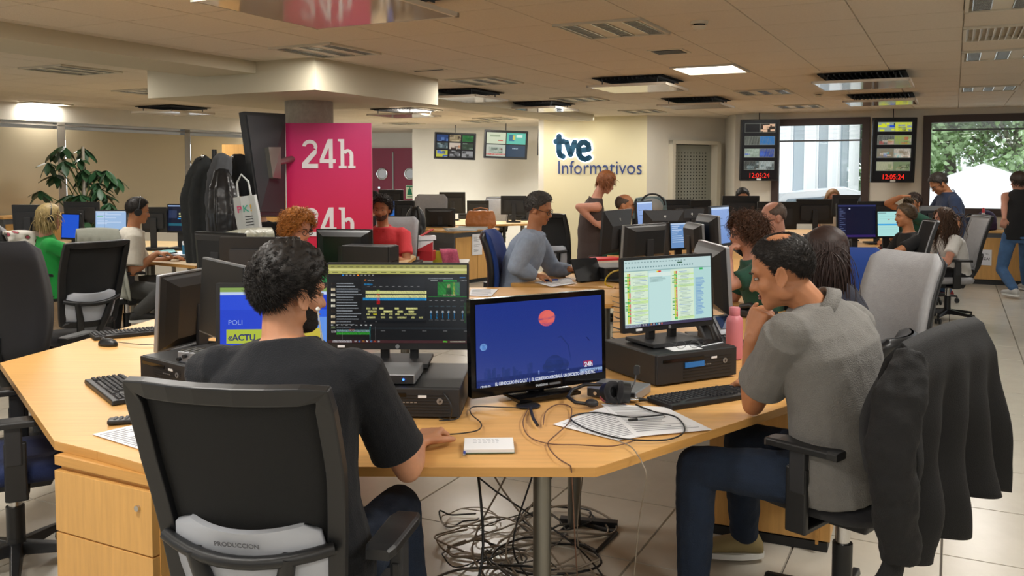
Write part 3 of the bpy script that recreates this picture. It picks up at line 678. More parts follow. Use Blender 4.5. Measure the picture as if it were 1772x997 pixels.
dE = desk('beech desk top on the left behind the black monitors', [p2(284, 547), p2(345, 560), p2(415, 640), p2(560, 640), p2(640, 530), p2(640, 500), p2(430, 505)], legs=[p2(420, 530), p2(600, 520)])
# drawer pedestal at the front left
a = PZ(96, 788, .70); b = PZ(265, 826, .70); u = (b - a); u.z = 0; L = u.length; u.normalize(); n = Vector((u.y, -u.x, 0))
t = thing('drawer_unit', 'beech drawer pedestal with small round locks under the lower left desk', 'drawers', (a.x, a.y, 0)); M = FRAME(Vector((0, 0, 0)), u, n)
MB().box((L / 2, -.3, .35), (L, .56, .64), M).build('body', WOODC, t); MB().box((L / 2, -.3, .685), (L + .01, .6, .03), M).build('top', EDGE, t); MB().box((L / 2, -.3, .02), (L - .03, .54, .04), M).build('plinth', BLK2, t)
for k, (z0, z1) in enumerate(((.46, .655), (.25, .455), (.045, .245))):
    d = MB().box((L / 2, -.008, (z0 + z1) / 2), (L - .004, .03, z1 - z0), M).build('drawer', WOODC, t, bevel=.0015)
    if k != 1: MB().cyl(M @ Vector((L * (.87 if k == 0 else .12), .005, z1 - .055)), M @ Vector((L * (.87 if k == 0 else .12), .016, z1 - .055)), .009, n=16).build('lock', CHROME, d)
# pedestal under the right desk
a = flat(PZ(1225, 925, 0)); b = flat(PZ(1442, 962, 0)); u = (b - a); L = u.length * .97; u.normalize(); n = Vector((u.y, -u.x, 0))
t = thing('side_cabinet', 'beech side panel cabinet standing under the desk behind the jeans', 'cabinet', (a.x, a.y, 0)); M = FRAME(Vector((0, 0, 0)), u, n)
MB().box((L / 2, -.2, .36), (L, .38, .62), M).build('body', WOODC, t); MB().box((L / 2, -.22, .02), (L - .02, .4, .04), M).build('plinth', BLK2, t); MB().box((L * .9, .005, .35), (.012, .012, .62), M).build('edge_strip', EDGE, t)

# ---------------------------------------------------------------- screens
def rows(x0, y0, x1, n, dy, c, rnd, hgt=.35, mn=.3):
    return [(x0, y0 + k * dy, x0 + (x1 - x0) * rnd.uniform(mn, 1), y0 + k * dy + dy * hgt, c) for k in range(n)]
r_ = random.Random(3)
ed = [(0, 0, 1, 1, '#14171a'), (0, 0, 1, .045, '#8f8d4c'), (0, .045, 1, .075, '#c8c480'), (0, .075, 1, .115, '#a9a85c'), (0, .115, 1, .15, '#0c0f12')]
ed += [(.02 + k * .045, .022, .045 + k * .045, .03, '#5c5a38') for k in range(20)] + [(.03 + k * .07, .09, .07 + k * .07, .1, '#4a4a2c') for k in range(13)]
ed += [(.1 + k * .027, .125, .114 + k * .027, .14, c) for k, c in enumerate(['#2a7fd0', '#777', '#777', '#777', '#f08020', '#666', '#777', '#666', '#777'])]
ed += [(.03, .2, .235, .84, '#101316'), (.245, .16, .7, .74, '#171b1f'), (.71, .16, 1, .78, '#15191c'), (0, .79, 1, .96, '#0f1214'), (0, .965, 1, 1, '#3b1f22')]
for k in range(17):
    ed.append((.06, .235 + k * .035, .06 + r_.uniform(.1, .19), .245 + k * .035, '#9aa0a6'))
    if k % 2 == 0: ed.append((.02, .23 + k * .035, .05, .26 + k * .035, r_.choice(['#c9b89a', '#2a2420', '#8c9a6a', '#d8d2c0'])))
ed += [(.05, .315, .235, .335, '#3a3f44'), (.26, .185, .275, .205, '#f08020'), (.285, .19, .33, .2, '#bbb'), (.26, .24, .32, .262, '#2aa0e8'), (.245, .285, .7, .287, '#333')]
ed += [(.28 + k * .045, .272, .3 + k * .045, .28, '#888') for k in range(9)]
ed += [(.27, .33, .71, .37, '#d9d890'), (.27, .385, .71, .42, '#d9d890'), (.25, .42, .71, .455, '#1d8fd0'), (.35, .32, .373, .36, '#8cc040'), (.35, .37, .373, .505, '#d01010'), (.25, .525, .71, .528, '#444')]
for (x, y, w) in [(.275, .545, .03), (.32, .545, .03), (.37, .545, .03), (.48, .545, .03), (.56, .545, .085), (.285, .585, .065), (.4, .585, .065), (.5, .585, .04), (.58, .585, .04), (.275, .62, .025), (.325, .62, .025), (.38, .62, .03), (.44, .62, .025), (.485, .62, .03), (.55, .62, .085), (.28, .66, .06), (.38, .66, .03), (.44, .66, .025), (.5, .66, .065), (.6, .66, .025), (.655, .66, .03)]:
    ed.append((x, y, x + w, y + .024, '#d6d488' if (x, y) != (.325, .62) else '#e8e020'))
ed += [(.245, .69, .71, .692, '#444'), (.245, .71, .71, .745, '#0b0d0f'), (.26, .72, .27, .735, '#888'), (.34, .72, .35, .735, '#888')]
ed += [(.79, .22, .95, .39, '#2f8a3c'), (.915, .22, .95, .39, '#5a4a7a'), (.90, .22, .915, .39, '#d8c860'), (.85, .29, .89, .39, '#15151c'), (.86, .245, .88, .29, '#c09a80'), (.83, .375, .92, .39, '#d8d0b0'), (.83, .19, .93, .212, '#2fa84f'), (.74, .195, .79, .205, '#aaa'), (.955, .195, 1, .205, '#aaa'), (.72, .4, 1, .41, '#2f8a3c')]
for k in range(6):
    x = .735 + k * .042 + (.018 if k == 5 else 0); ed += [(x + .005, .6, x + .01, .69, '#1d8fd0'), ([(a, b) for a, b in disc(x + .0075, .6, .009, 1.7)], '#d8e0e4'), (x - .008, .52, x + .02, .535, '#3a4a50'), (x - .006, .7, x + .02, .708, '#777'), (x - .005, .45, x + .015, .458, '#999')]
ed += [(.985, .48, .99, .74, '#3c8a3c'), (.72, .165, .9, .18, '#8a8f94'), (.95, .155, .99, .165, '#4a90d0')]
ed += [(.0, .80, 1, .825, '#22272b')] + [(.02 + k * .035, .765, .035 + k * .035, .78, '#aaa') for k in range(9)]
ed += [(.06, .83, .3, .86, '#9fc8cc'), (.06, .865, .3, .895, '#3cb83c'), (.15, .825, .19, .845, '#b85030'), (.3, .79, .304, .96, '#38d0d0'), (.34, .79, .342, .96, '#888'), (.02, .845, .055, .87, '#bbb'), (.1, .79, .102, .96, '#999')] + [(.38 + k * .15, .84, .41 + k * .15, .85, '#666') for k in range(5)]
ed += [(.03, .968, .17, .995, '#dcdfe2')] + [(.19 + k * .028, .97, .205 + k * .028, .99, c) for k, c in enumerate(['#ddd', '#3a90e0', '#e8a030', '#fff', '#40a0e0', '#e06030', '#ccc'])] + [(.83, .97, .86, .99, '#58c038'), (.88, .972, .99, .988, '#998'), (.02, .15, .98, .152, '#222')]
m1, T1 = monitor('monitor', 'wide monitor with a dark video editing timeline in front of the navy-shirted man', 688, 530, 3.42, .556, .338, -1, ed, deskz=.845, stand='loop', base_w=.25, bz=.008, bbz=.026, tilt=-3)
MB().box((-.22, -.002, -.157), (.028, .003, .009)).build('label', PAPER, m1).matrix_local = T1 @ Matrix.Identity(4)
MB().cyl((0, -.001, -.157), (0, -.004, -.157), .008, n=18).build('logo', SILV, m1).matrix_local = T1
# news television
tv = [(0, 0, 1, 1, '#1c3f96')]
for k in range(24): f = k / 24; tv.append((0, f, 1, f + 1 / 24 + .001, '#%02x%02x%02x' % tuple(int(a + (b - a) * f) for a, b in zip((22, 46, 128), (46, 62, 130)))))
tv += [(.0, 0, .12, 1, '#172f7e'), (.9, 0, 1, 1, '#173486')] [:0]
rm = random.Random(11)
for k in range(26): x = .05 + rm.random() * .35; h_ = rm.uniform(.03, .13); tv.append((x, .9 - h_, x + rm.uniform(.01, .03), .93, '#27376e'))
tv += [(0, .9, 1, 1, '#141f4c'), (disc(.545, .235, .066, 1.55), '#d8605c'), (disc(.56, .22, .05, 1.5), '#de6a60'), (disc(.53, .26, .03, 1.2), '#cf5b5c'), ([(.47, .235), (.52, .228), (.57, .222), (.625, .205), (.62, .235), (.56, .25), (.48, .255)], '#3a3c7a'),
       (disc(.6, .82, .075, 1.5), '#22305f'), (disc(.66, .84, .06, 1.4), '#22305f'), (disc(.555, .85, .05, 1.3), '#24325f'), ([(.62, .5), (.66, .47), (.72, .6), (.74, .8), (.735, .8), (.71, .6), (.655, .49)], '#1f2f66'), ([(.865, .52), (.88, .53), (.9, .58), (.885, .57)], '#131d4a'),
       (disc(.055, .515, .027, 1.6), '#7fb0e8'), (disc(.055, .515, .012, 1.6), '#4a7fc8'), (.84, .83, .92, .895, '#b02a24'), (.81, .93, 1.0, .975, '#a9c8ee'), (.47, .88, .48, .93, '#8fa8e8'), (.55, .91, .6, .916, '#9fb4e0'), (.7, .905, .72, .912, '#9fb4e0')]
m2, T2 = monitor('television', 'television showing a red moon in a blue night sky with a news ticker', 936, 592, 3.36, .60, .366, 29, tv, deskz=.74, stand='tv', base_w=.27, bz=.02, bbz=.038, tilt=-2, frame=GLOSS, cat='television', size_thick=.03)
SW = mat('screen_text', '#000000', .5, emit='#e6ecf8', es=.85); SD = mat('screen_text_dark', '#0a1020', .5); SY = mat('screen_text_grey', '#555', .5, emit='#c8c8c8', es=.5)
def ptxt(s, sz, x, z, m, al='CENTER', T=T2, par=m2, y=-.007, off=.0, name='caption', sx=1):
    o = text(name, s, sz, m, par, (0, 0, 0), ext=.0002, off=off, align=al, sx=1); o.matrix_local = T @ Matrix.Translation((x, y, z)) @ Matrix.Rotation(pi / 2, 4, 'X') @ Matrix.Diagonal((sx, 1, 1, 1)); return o
ptxt('EL GENOCIDIO EN GAZA"  |  EL GOBIERNO APROBARÁ UN DECRETO-LEY QUE PRC', .0175, -.205, -.139, SW, 'LEFT', off=.0003, sx=.68)
ptxt('24h', .026, .213, -.107, SW, off=.0008); ptxt('12:05:24', .016, .23, -.1355, SD); ptxt('rtve.es', .016, -.245, -.141, SW)
ptxt('SAMSUNG', .012, .0, -.1655, SY, y=-.002, off=.0003)
MB().box((.06, -.001, -.1655), (.05, .002, .008)).build('sticker', SILV, m2).matrix_local = T2
# right monitor
sp = [(0, 0, 1, 1, '#a9cfc9'), (0, .0, 1, .16, '#b9d2d2'), (0, .155, 1, .17, '#8fb0b0'), (.0, .17, .26, .95, '#d3e6cf'), (.27, .17, .52, .95, '#bcdcd9'), (.52, .17, .79, .95, '#d3e6cf'), (.79, .17, 1, .95, '#b0d4d2'), (.27, .2, .52, .26, '#d4e6df'), (.36, .175, .38, .2, '#e0c83c'), (.38, .175, .41, .2, '#d83a30')]
for k in range(20): sp.append((.01 + k * .035, .03, .03 + k * .035, .045, '#7f9a9c'))
for k in range(26): sp.append((.02 + k * .03, .1, .035 + k * .03, .12, '#6f8f92'))
sp += [(.6, .06, .66, .08, '#2f5a44'), (.86, .17, .9, .2, '#2fae58')]
rs = random.Random(5)
for x0, x1 in ((.0, .26), (.53, .79)):
    for k in range(36):
        y = .2 + k * .0205; g = rs.random() < .2
        sp.append((x0 + .03, y, x0 + .048, y + .019, '#c9cf3c' if not g else '#39a83c')); sp.append((x0 + .05, y, x0 + .064, y + .018, rs.choice(['#d03a2e', '#d03a2e', '#c8432e', '#3aa840']) if not g else '#58b840'))
        if rs.random() < .25: sp.append((x0 + .005, y, x0 + .05, y + .012, '#35a040'))
        if g: sp.append((x0 + .07, y, x1, y + .02, '#c4e29c'))
        sp.append((x0 + .08 + rs.uniform(0, .04), y + .005, x1 - rs.uniform(.01, .09), y + .011, '#8fa6a0' if k % 5 else '#7090d0'))
sp += rows(.28, .27, .51, 5, .016, '#7f9c9c', rs, .4, .6)
for k in range(32): sp.append((.81, .32 + k * .018, .81 + rs.uniform(.06, .11), .33 + k * .018, '#6f98c8'))
sp += [(.8, .29, .91, .9, '#a4c4dc')][:0] + [(0, .955, 1, 1, '#3f3a55'), (0, .955, .17, 1, '#cfe0ee')] + [(.19 + k * .03, .962, .205 + k * .03, .99, c) for k, c in enumerate(['#ddd', '#eee', '#3aa0e0', '#f0a040', '#fff', '#3ac0e0', '#ddd', '#d06040'])]
m3, T3 = monitor('monitor', 'monitor with a pale spreadsheet and green and red columns beside the telephone', 1157, 506, 3.75, .485, .315, 28, sp, deskz=.865, stand='loop', base_w=.26, bz=.012, bbz=.022, tilt=-3)
MB().box((-.16, -.002, -.147), (.03, .003, .009)).build('label', PAPER, m3).matrix_local = T3
MB().cyl((0, -.001, -.147), (0, -.004, -.147), .007, n=18).build('logo', SILV, m3).matrix_local = T3
# monitors at the left
m5, T5 = monitor('monitor', 'blank black monitor with a silver rim turned towards the navy-shirted man', 382, 520, 3.75, .50, .335, -52, None, deskz=.74, frame=SILV, bz=.012, bbz=.02, stand='slab', back='hump')
MB().box((0, -.003, 0), (.485, .004, .32)).build('black_bezel', BLK, m5).matrix_local = T5
m6, T6 = monitor('monitor', 'bulky monitor seen from its back with a yellow note, at the left of the desk', 330, 530, 4.25, .5, .36, -108, None, deskz=.74, frame=SILV, back='hump', stand='slab')
MB().box((-.1, .052, .14), (.09, .003, .05)).build('sticky_note', mat('note_yellow', '#cfc98a', .8), m6).matrix_local = T6
bl = [(0, 0, 1, 1, '#1a3fc4'), (0, 0, 1, .06, '#7f9a50'), (0, .06, 1, .1, '#b8c8e8'), (.05, .56, .9, .75, '#a9b83a'), (.0, .1, .5, .3, '#2048d0'), (.55, .3, 1, 1, '#2a5fd8'), (.7, .4, .95, 1, '#5f90e0'), (.6, .55, .8, .8, '#c0b040')]
m4, T4 = monitor('monitor', 'monitor with a bright blue news page behind the head of the navy-shirted man', 490, 562, 3.5, .53, .335, 3, bl, deskz=.74, bz=.018, bbz=.02)
ptxt('«ACTU', .034, -.215, -.05, mat('screen_text_navy', '#0a1850', .5, emit='#10205c', es=.5), 'LEFT', T4, m4, off=.001); ptxt('PAS', .034, -.215, -.115, mat('screen_text_blue', '#000000', .5, emit='#8fa8f0', es=.8), 'LEFT', T4, m4); ptxt('POLI', .028, -.215, .01, MC['screen_text_blue'], 'LEFT', T4, m4)
monitor('monitor', 'black monitor seen from behind, right of the plastic-covered chair', 385, 440, 5.9, .46, .30, 152, None, deskz=.74, back='hump')
monitor('monitor', 'low black monitor seen from behind beside the curly red-haired woman', 452, 452, 5.0, .46, .28, 178, None, deskz=.74, back='plain')
monitor('monitor', 'black monitor back with a handle slot right below the lower 24h lettering', 598, 430, 6.5, .43, .29, 170, None, deskz=.74, back='hump')
vtower('black tower computer lying in front of the monitor below the red sign', PZ(640, 505, .74), 75, (.17, .36, .33), BLK, BLK2)
monitor('monitor', 'monitor seen edge-on from behind, right of the spreadsheet monitor', 1240, 478, 4.5, .48, .34, 94, None, deskz=.74, back='hump', frame=SILV)
# computers and boxes on the desk
p = PZ(690, 726, .732); tower('black desktop computer carrying the video editing monitor', (p.x + .005, 3.27, .732), -3, (.44, .40, .105))
t = thing('interface_box', 'silver interface box with a blue light on the computer under the editing monitor', 'audio box', (PD(676, 650, 3.16).x, 3.2, .845), R(-3), 'silver interface boxes')
def ibox(t, w=.2, d=.2, h=.035):
    MB().box((0, 0, h / 2), (w, d, h)).build('casing', SILV, t, bevel=.004); MB().box((0, -d / 2 - .002, h / 2), (w * .95, .004, h * .8)).build('front_panel', BLK2, t)
    MB().cyl((w * .3, -d / 2 - .003, h / 2), (w * .3, -d / 2 - .006, h / 2), .004, n=10).build('blue_light', mat('led_blue', '#2040ff', .4, emit='#3060ff', es=6), t)
    for k in (-.3, -.15, .05): MB().cyl((w * k, -d / 2 - .003, h / 2), (w * k, -d / 2 - .014, h / 2), .007, n=12).build('knob', CHROME, t)
ibox(t)
t = thing('interface_box', 'silver interface box with a blue light behind the headset', 'audio box', (PZ(1068, 675, .735).x, PZ(1068, 682, .735).y, .735), R(-28), 'silver interface boxes'); ibox(t, .2, .17, .035)
t = thing('audio_mixer', 'small ribbed silver mixer with black knobs on the left computer', 'mixer', (PD(338, 600, 3.5).x, 3.52, .835), R(-25)); MB().box((0, 0, .022), (.12, .09, .044)).build('casing', SILV, t, bevel=.003)
for k in range(4): MB().cyl((-.045 + k * .03, -.046, .015 + (k % 2) * .014), (-.045 + k * .03, -.06, .015 + (k % 2) * .014), .008, n=10).build('knob', BLK, t)
for k in range(5): MB().box((-.05 + k * .025, 0, .046), (.004, .085, .003)).build('rib', STEEL, t)
tower('black desktop computer at the left under the silver mixer', (PZ(372, 640, .732).x, 3.68, .732), -38, (.33, .36, .1))
tower('black desktop computer with a blue label carrying the spreadsheet monitor', (PD(1160, 640, 3.72).x, 3.78, .732), 28, (.42, .38, .125))
for o in list(bpy.data.objects):
    if o.name.startswith('desktop_computer') and 'blue label' in o.get('label', ''): MB().box((-.02, -.2025, .075), (.1, .003, .022)).build('blue_label', mat('label_blue', '#2a78c8', .5), o)
# keyboards and mice
def desk_dir(a, b, z=.73): q = PZ(*b, z) - PZ(*a, z); return math.degrees(atan2(q.y, q.x))
keyboard('black keyboard lying alone on the left desk, nearest to the drawer unit', PZ(205, 677, .732), -52, True)
keyboard('black keyboard farther back at the left in front of the bulky monitor', PZ(236, 578, .732), 35, True)
keyboard('black keyboard beside the elbow of the grey polo man', PZ(1219, 690, .732), 28, True)
mouse('black mouse with cable by the far left keyboard', PZ(187, 598, .732), 70); 
t = thing('remote_control', 'small black remote control beside the printed sheet at the left', 'remote', PZ(222, 732, .732), R(-75)); MB().box((0, 0, .01), (.045, .13, .018)).build('body', BLK, t, bevel=.006)
for a_ in range(3):
    for b_ in range(5): MB().box((-.012 + a_ * .012, -.04 + b_ * .018, .02), (.008, .01, .004)).build('button', GREY, t)
Q = lambda x, y: PZ(x, y, .733)
sheet('printed sheet half under the mesh chair at the lower left', [Q(160, 752), Q(235, 735), Q(300, 770), Q(248, 780)], lines=12, z=.733)
sheet('second loose sheet under the printed sheet at the lower left', [Q(175, 748), Q(245, 738), Q(310, 776), Q(262, 785)], z=.7318)
sheet('printed sheet under the headset cable on the front desk', [Q(957, 735), Q(1060, 700), Q(1190, 742), Q(1070, 763)], lines=16, z=.7335)
sheet('printed sheet with the pen, right of the headset', [Q(1040, 700), Q(1152, 706), Q(1232, 745), Q(1100, 757)], lines=16, z=.735)
t = thing('notebook', 'small white notepad with a handwritten page on the front desk', 'notebook', Q(846, 774), R(2)); MB().box((0, 0, .006), (.155, .12, .012)).build('pages', PAPER, t); MB().box((0, .0, .001), (.158, .124, .002)).build('cover', mat('cover_green', '#5f7f6a', .6), t)
r9 = random.Random(9); mb = MB()
for l in range(3):
    x = -.05
    while x < .03: w_ = r9.uniform(.006, .014); mb.box((x + w_ / 2, .04 - l * .014, .0125), (w_, .0015, .0006)); x += w_ + .005
mb.build('handwriting', mat('ink_grey', '#b4b8c0', .8), t)
def pen(label, a, b, z, m, r=.004):
    t = thing('pen', label, 'pen', (a.x, a.y, z)); v = Vector((b.x - a.x, b.y - a.y, 0)); MB().cyl((0, 0, r), v * .8 + UP * r, r, n=10).build('barrel', m, t); MB().cyl(v * .72 + UP * r, v * .96 + UP * r, r * 1.25, n=10).build('cap', BLK if m is not MC.get('pen_blue') else m, t); MB().cyl(v * -.06 + UP * r, UP * r, r * .3, r, 8).build('tip', STEEL, t)
PB = mat('pen_blue', '#1a3c9a', .4)
pen('clear ballpoint pen with a black cap on the printed sheets', Q(1148, 725), Q(1085, 731), .7365, mat('pen_clear', '#b9bcc0', .25)); pen('blue pen lying along the left edge of the white notepad', Q(803, 790), Q(806, 768), .734, PB)
# headset
t = thing('headset', 'black headset with a boom microphone lying beside the silver box', 'headset', (Q(1055, 700).x, Q(1055, 700).y, .735), R(-20), 'headsets'); 
def cup(c, ax, r=.042, d=.03): a = Vector(ax).normalized(); c = Vector(c); return c - a * d / 2, c + a * d / 2, r
for c, ax, s_ in (((.0, 0, .042), (.8, -.5, .3), 1), ((.055, .02, .042), (.9, .3, -.1), -1)):
    a_, b_, r0 = cup(c, ax); MB().cyl(a_, b_, r0 * .92, n=20).build('ear_shell', BLK, t, bevel=.006)
    v = (b_ - a_).normalized(); MB().tube([Vector(c) + (v.orthogonal().normalized() * cos(q) + v.cross(v.orthogonal()).normalized() * sin(q)) * r0 * .75 + v * .02 * (-s_ * -1) for q in [2 * pi * k / 16 for k in range(16)]], .012, 8, close=True, cap=False).build('ear_cushion', FABK, t)
pts = [(-.0, .03, .06), (-.05, .06, .055), (-.11, .06, .05), (-.15, .02, .035), (-.15, -.04, .022), (-.11, -.075, .014), (-.06, -.07, .012)]
MB().tube(pts, .007, 8).build('headband', BLK, t); MB().ell((-.05, -.07, .016), (.025, .02, .015)).build('slider', BLK2, t)
MB().tube([(.07, .02, .04), (.085, .04, .08), (.09, .045, .11)], .003, 6).build('boom', GREY, t); MB().rbox((.092, .046, .125), (.022, .014, .034), .006).build('microphone', BLK2, t)
MB().ell((-.013, -.022, .03), (.02, .008, .018)).build('red_pad', mat('faded_red', '#9a4a50', .7), t)
# connectors
for k, (x, y, rz, l) in enumerate([(1092, 684, -30, 'metal audio plug stuck into the silver box, pointing right'), (1105, 697, -10, 'loose silver audio plug lying behind the printed sheets')]):
    t = thing('audio_plug', l, 'plug', (Q(x, y).x, Q(x, y).y, .735), R(rz)); MB().cyl((-.03, 0, .01), (.0, 0, .01), .009, n=14).build('sleeve', CHROME, t); MB().cyl((0, 0, .01), (.035, 0, .01), .009, .004, 12).build('boot', BLK, t)
t = thing('cable_grommet', 'round black cable outlet cover let into the desk before the television', 'cable cover', Q(914, 703)); MB().cyl((0, 0, 0), (0, 0, .004), .045, n=28).build('disc', BLK, t)
# telephone
t = thing('telephone', 'grey and black office telephone with a dark display beside the grey polo man', 'telephone', (PZ(1250, 605, .735).x, PZ(1250, 605, .735).y, .735), R(25)); Tm = Matrix.Translation((0, .02, .075)) @ Matrix.Rotation(R(48), 4, 'X')
def tp_(o): o.matrix_local = Tm @ o.matrix_local
tp_(MB().box((0, 0, 0), (.22, .2, .03)).build('body', BLK2, t, bevel=.008)); tp_(MB().box((.045, .035, .018), (.12, .11, .01)).build('silver_face', SILV, t, bevel=.003)); tp_(MB().box((.045, .045, .0245), (.092, .07, .004)).build('display', mat('lcd', '#2a3a5c', .2), t))
for a_ in range(4):
    for b_ in range(4): tp_(MB().box((.005 + a_ * .025, -.03 - b_ * .018, .019), (.016, .01, .008)).build('button', GREY, t, bevel=.001))
tp_(MB().cyl((.045, -.012, .016), (.045, -.012, .026), .016, n=18).build('dial', SILV, t))
mb = MB(); mb.tube([(-.075, .09, .03), (-.075, .06, .05), (-.075, 0, .055), (-.075, -.06, .05), (-.075, -.09, .03)], [.024, .022, .017, .022, .026], 10); tp_(mb.build('handset', BLK, t))
MB().box((0, .08, .05), (.16, .02, .1)).build('foot', BLK, t)
# bottle
def lathe(mb, prof, n=24): return mb.ring([[Vector((r * cos(2 * pi * k / n), r * sin(2 * pi * k / n), z)) for k in range(n)] for r, z in prof], True, True)
PINK = mat('bottle_pink', '#c67680', .45); t = thing('bottle', 'matte pink drinking bottle behind the telephone', 'bottle', (PD(1271, 560, 4.05).x, 4.05, .735))
lathe(MB(), [(.036, 0), (.038, .01), (.038, .17), (.034, .19), (.024, .2)]).build('body', PINK, t); lathe(MB(), [(.024, .2), (.025, .203), (.025, .235), (.022, .238)]).build('cap', PINK, t)
# things on the right computer
t = thing('note_paper', 'white note paper lying on the right desktop computer', 'paper', (PD(1180, 615, 3.66).x, 3.66, .862), R(20)); MB().box((0, 0, 0), (.14, .1, .001)).build('sheet', PAPER, t)
t = thing('glasses', 'thin metal glasses lying on the white note paper', 'glasses', (PD(1190, 612, 3.62).x, 3.62, .864), R(10))
for s_ in (-1, 1):
    MB().tube([(s_ * .03 + .022 * cos(q), 0, .02 + .016 * sin(q)) for q in [2 * pi * k / 16 for k in range(16)]], .0012, 5, close=True, cap=False).build('rim', GREY, t); MB().tube([(s_ * .054, 0, .022), (s_ * .056, .06, .018), (s_ * .05, .12, .004)], .0012, 5).build('temple', GREY, t)
t = thing('mobile_phone', 'dark mobile phone on the corner of the right desktop computer', 'phone', (PD(1225, 613, 3.7).x, 3.75, .862), R(-50)); MB().rbox((0, 0, 0), (.075, .15, .009), .004).build('body', SILV, t, bevel=.002); MB().box((0, 0, .006), (.068, .142, .002)).build('screen', OFFS, t)
# ---------------------------------------------------------------- people
def V(*a): return Vector(a)
def remesh(o, vox, it=4, disp=0, dsz=.12, seed=0):
    m = o.modifiers.new('remesh', 'REMESH'); m.mode = 'VOXEL'; m.voxel_size = vox; m.use_smooth_shade = True
    s = o.modifiers.new('smooth', 'SMOOTH'); s.factor = .6; s.iterations = it
    if disp:
        tx = bpy.data.textures.new('folds', 'CLOUDS'); tx.noise_scale = dsz; tx.noise_depth = 2
        d = o.modifiers.new('folds', 'DISPLACE'); d.texture = tx; d.strength = disp; d.mid_level = .5; d.texture_coords = 'LOCAL'
    return o
def ik(a, b, l1, l2, pole):
    d = b - a; L = d.length
    if L > (l1 + l2) * .995: k = L / ((l1 + l2) * .995); l1 *= k; l2 *= k
    u = d.normalized(); x = (l1 * l1 - l2 * l2 + L * L) / (2 * L); h = sqrt(max(0, l1 * l1 - x * x)); p = Vector(pole); p = p - u * p.dot(u)
    p = p.normalized() if p.length > 1e-5 else u.orthogonal(); return a + u * x + p * h
def limb(mb, pts, rs, n=12, e=True):
    # smooth tapered chain with round ends
    P_ = []; Q_ = []
    for i in range(len(pts) - 1):
        for k in range(4): f = k / 4; P_.append(pts[i].lerp(pts[i + 1], f)); Q_.append(rs[i] + (rs[i + 1] - rs[i]) * f)
    P_.append(pts[-1]); Q_.append(rs[-1]); mb.tube(P_, Q_, n)
    for p, r in ((pts[0], rs[0]), (pts[-1], rs[-1]))[:2 if e else 1]: mb.ell(p, r * .99, 12, 8)
def basis(yaw, pitch, roll=0):
    """head / hand frame: x right, y forward, z up; yaw about z, pitch positive looks down"""
    return Matrix.Rotation(R(yaw), 3, 'Z') @ Matrix.Rotation(R(-pitch), 3, 'X') @ Matrix.Rotation(R(roll), 3, 'Y')
def hand(mb, w, d, n, side, curl=.35, s=1.0, spread=1.0, thumb=.5, curls=None):
    """w wrist, d direction of the hand, n the way the palm faces, side +1: thumb towards d x n"""
    d = d.normalized(); n = (n - d * n.dot(d)).normalized(); x = d.cross(n) * side
    def cap(ps, rs): limb(mb, ps, rs, 8)
    for k in range(5):
        q = (k - 2) / 2; cap([w + x * q * .018 * s, w + d * .05 * s + x * q * .028 * s, w + d * .088 * s + x * q * .032 * s - n * .002], [.014 * s, .0135 * s, .0115 * s])
    for k, (L, o) in enumerate(((.072, 1), (.08, .36), (.075, -.3), (.058, -.95))):
        c = curls[k] if curls else curl * (1 + .12 * k); b = w + d * (.088 - .006 * abs(o)) * s + x * o * .032 * s; dd = (d + x * o * .14 * spread).normalized(); ps = [b]; a = 0
        for ph, f in enumerate((.45, .32, .25)):
            a += c * (1.1, 1.25, .9)[ph]; b = b + (dd * cos(a) + n * sin(a)) * L * f * s; ps.append(b)
        cap(ps, [.0098 * s, .009 * s, .0084 * s, .0072 * s])
    b = w + d * .022 * s + x * .022 * s; t1 = b + (d * .6 + x * .75 + n * .25).normalized() * .042 * s; t2 = t1 + (d * (1 - thumb * .4) + x * (.35 - thumb * .3) + n * (.2 + thumb * .5)).normalized() * .034 * s; t3 = t2 + (d * .9 + n * (.2 + thumb * .7) - x * .15).normalized() * .026 * s
    cap([b, t1, t2, t3], [.014 * s, .0118 * s, .0105 * s, .0085 * s])
def smooth(x, a, b): t = max(0, min(1, (x - a) / (b - a))); return t * t * (3 - 2 * t)
HL_SHORT = [(0, 40), (35, 34), (55, 18), (70, 4), (78, -22), (92, -10), (105, -14), (125, -38), (180, -46)]
HL_LONG = [(0, 42), (30, 36), (50, 14), (70, -8), (85, -24), (105, -34), (140, -48), (180, -50)]
HC, HR = V(0, -.012, .03), V(.078, .098, .092)
def hairline(az, tab):
    for (a, e), (b, f) in zip(tab[:-1], tab[1:]):
        if a <= az <= b: return e + (f - e) * (az - a) / (b - a)
    return tab[-1][1]
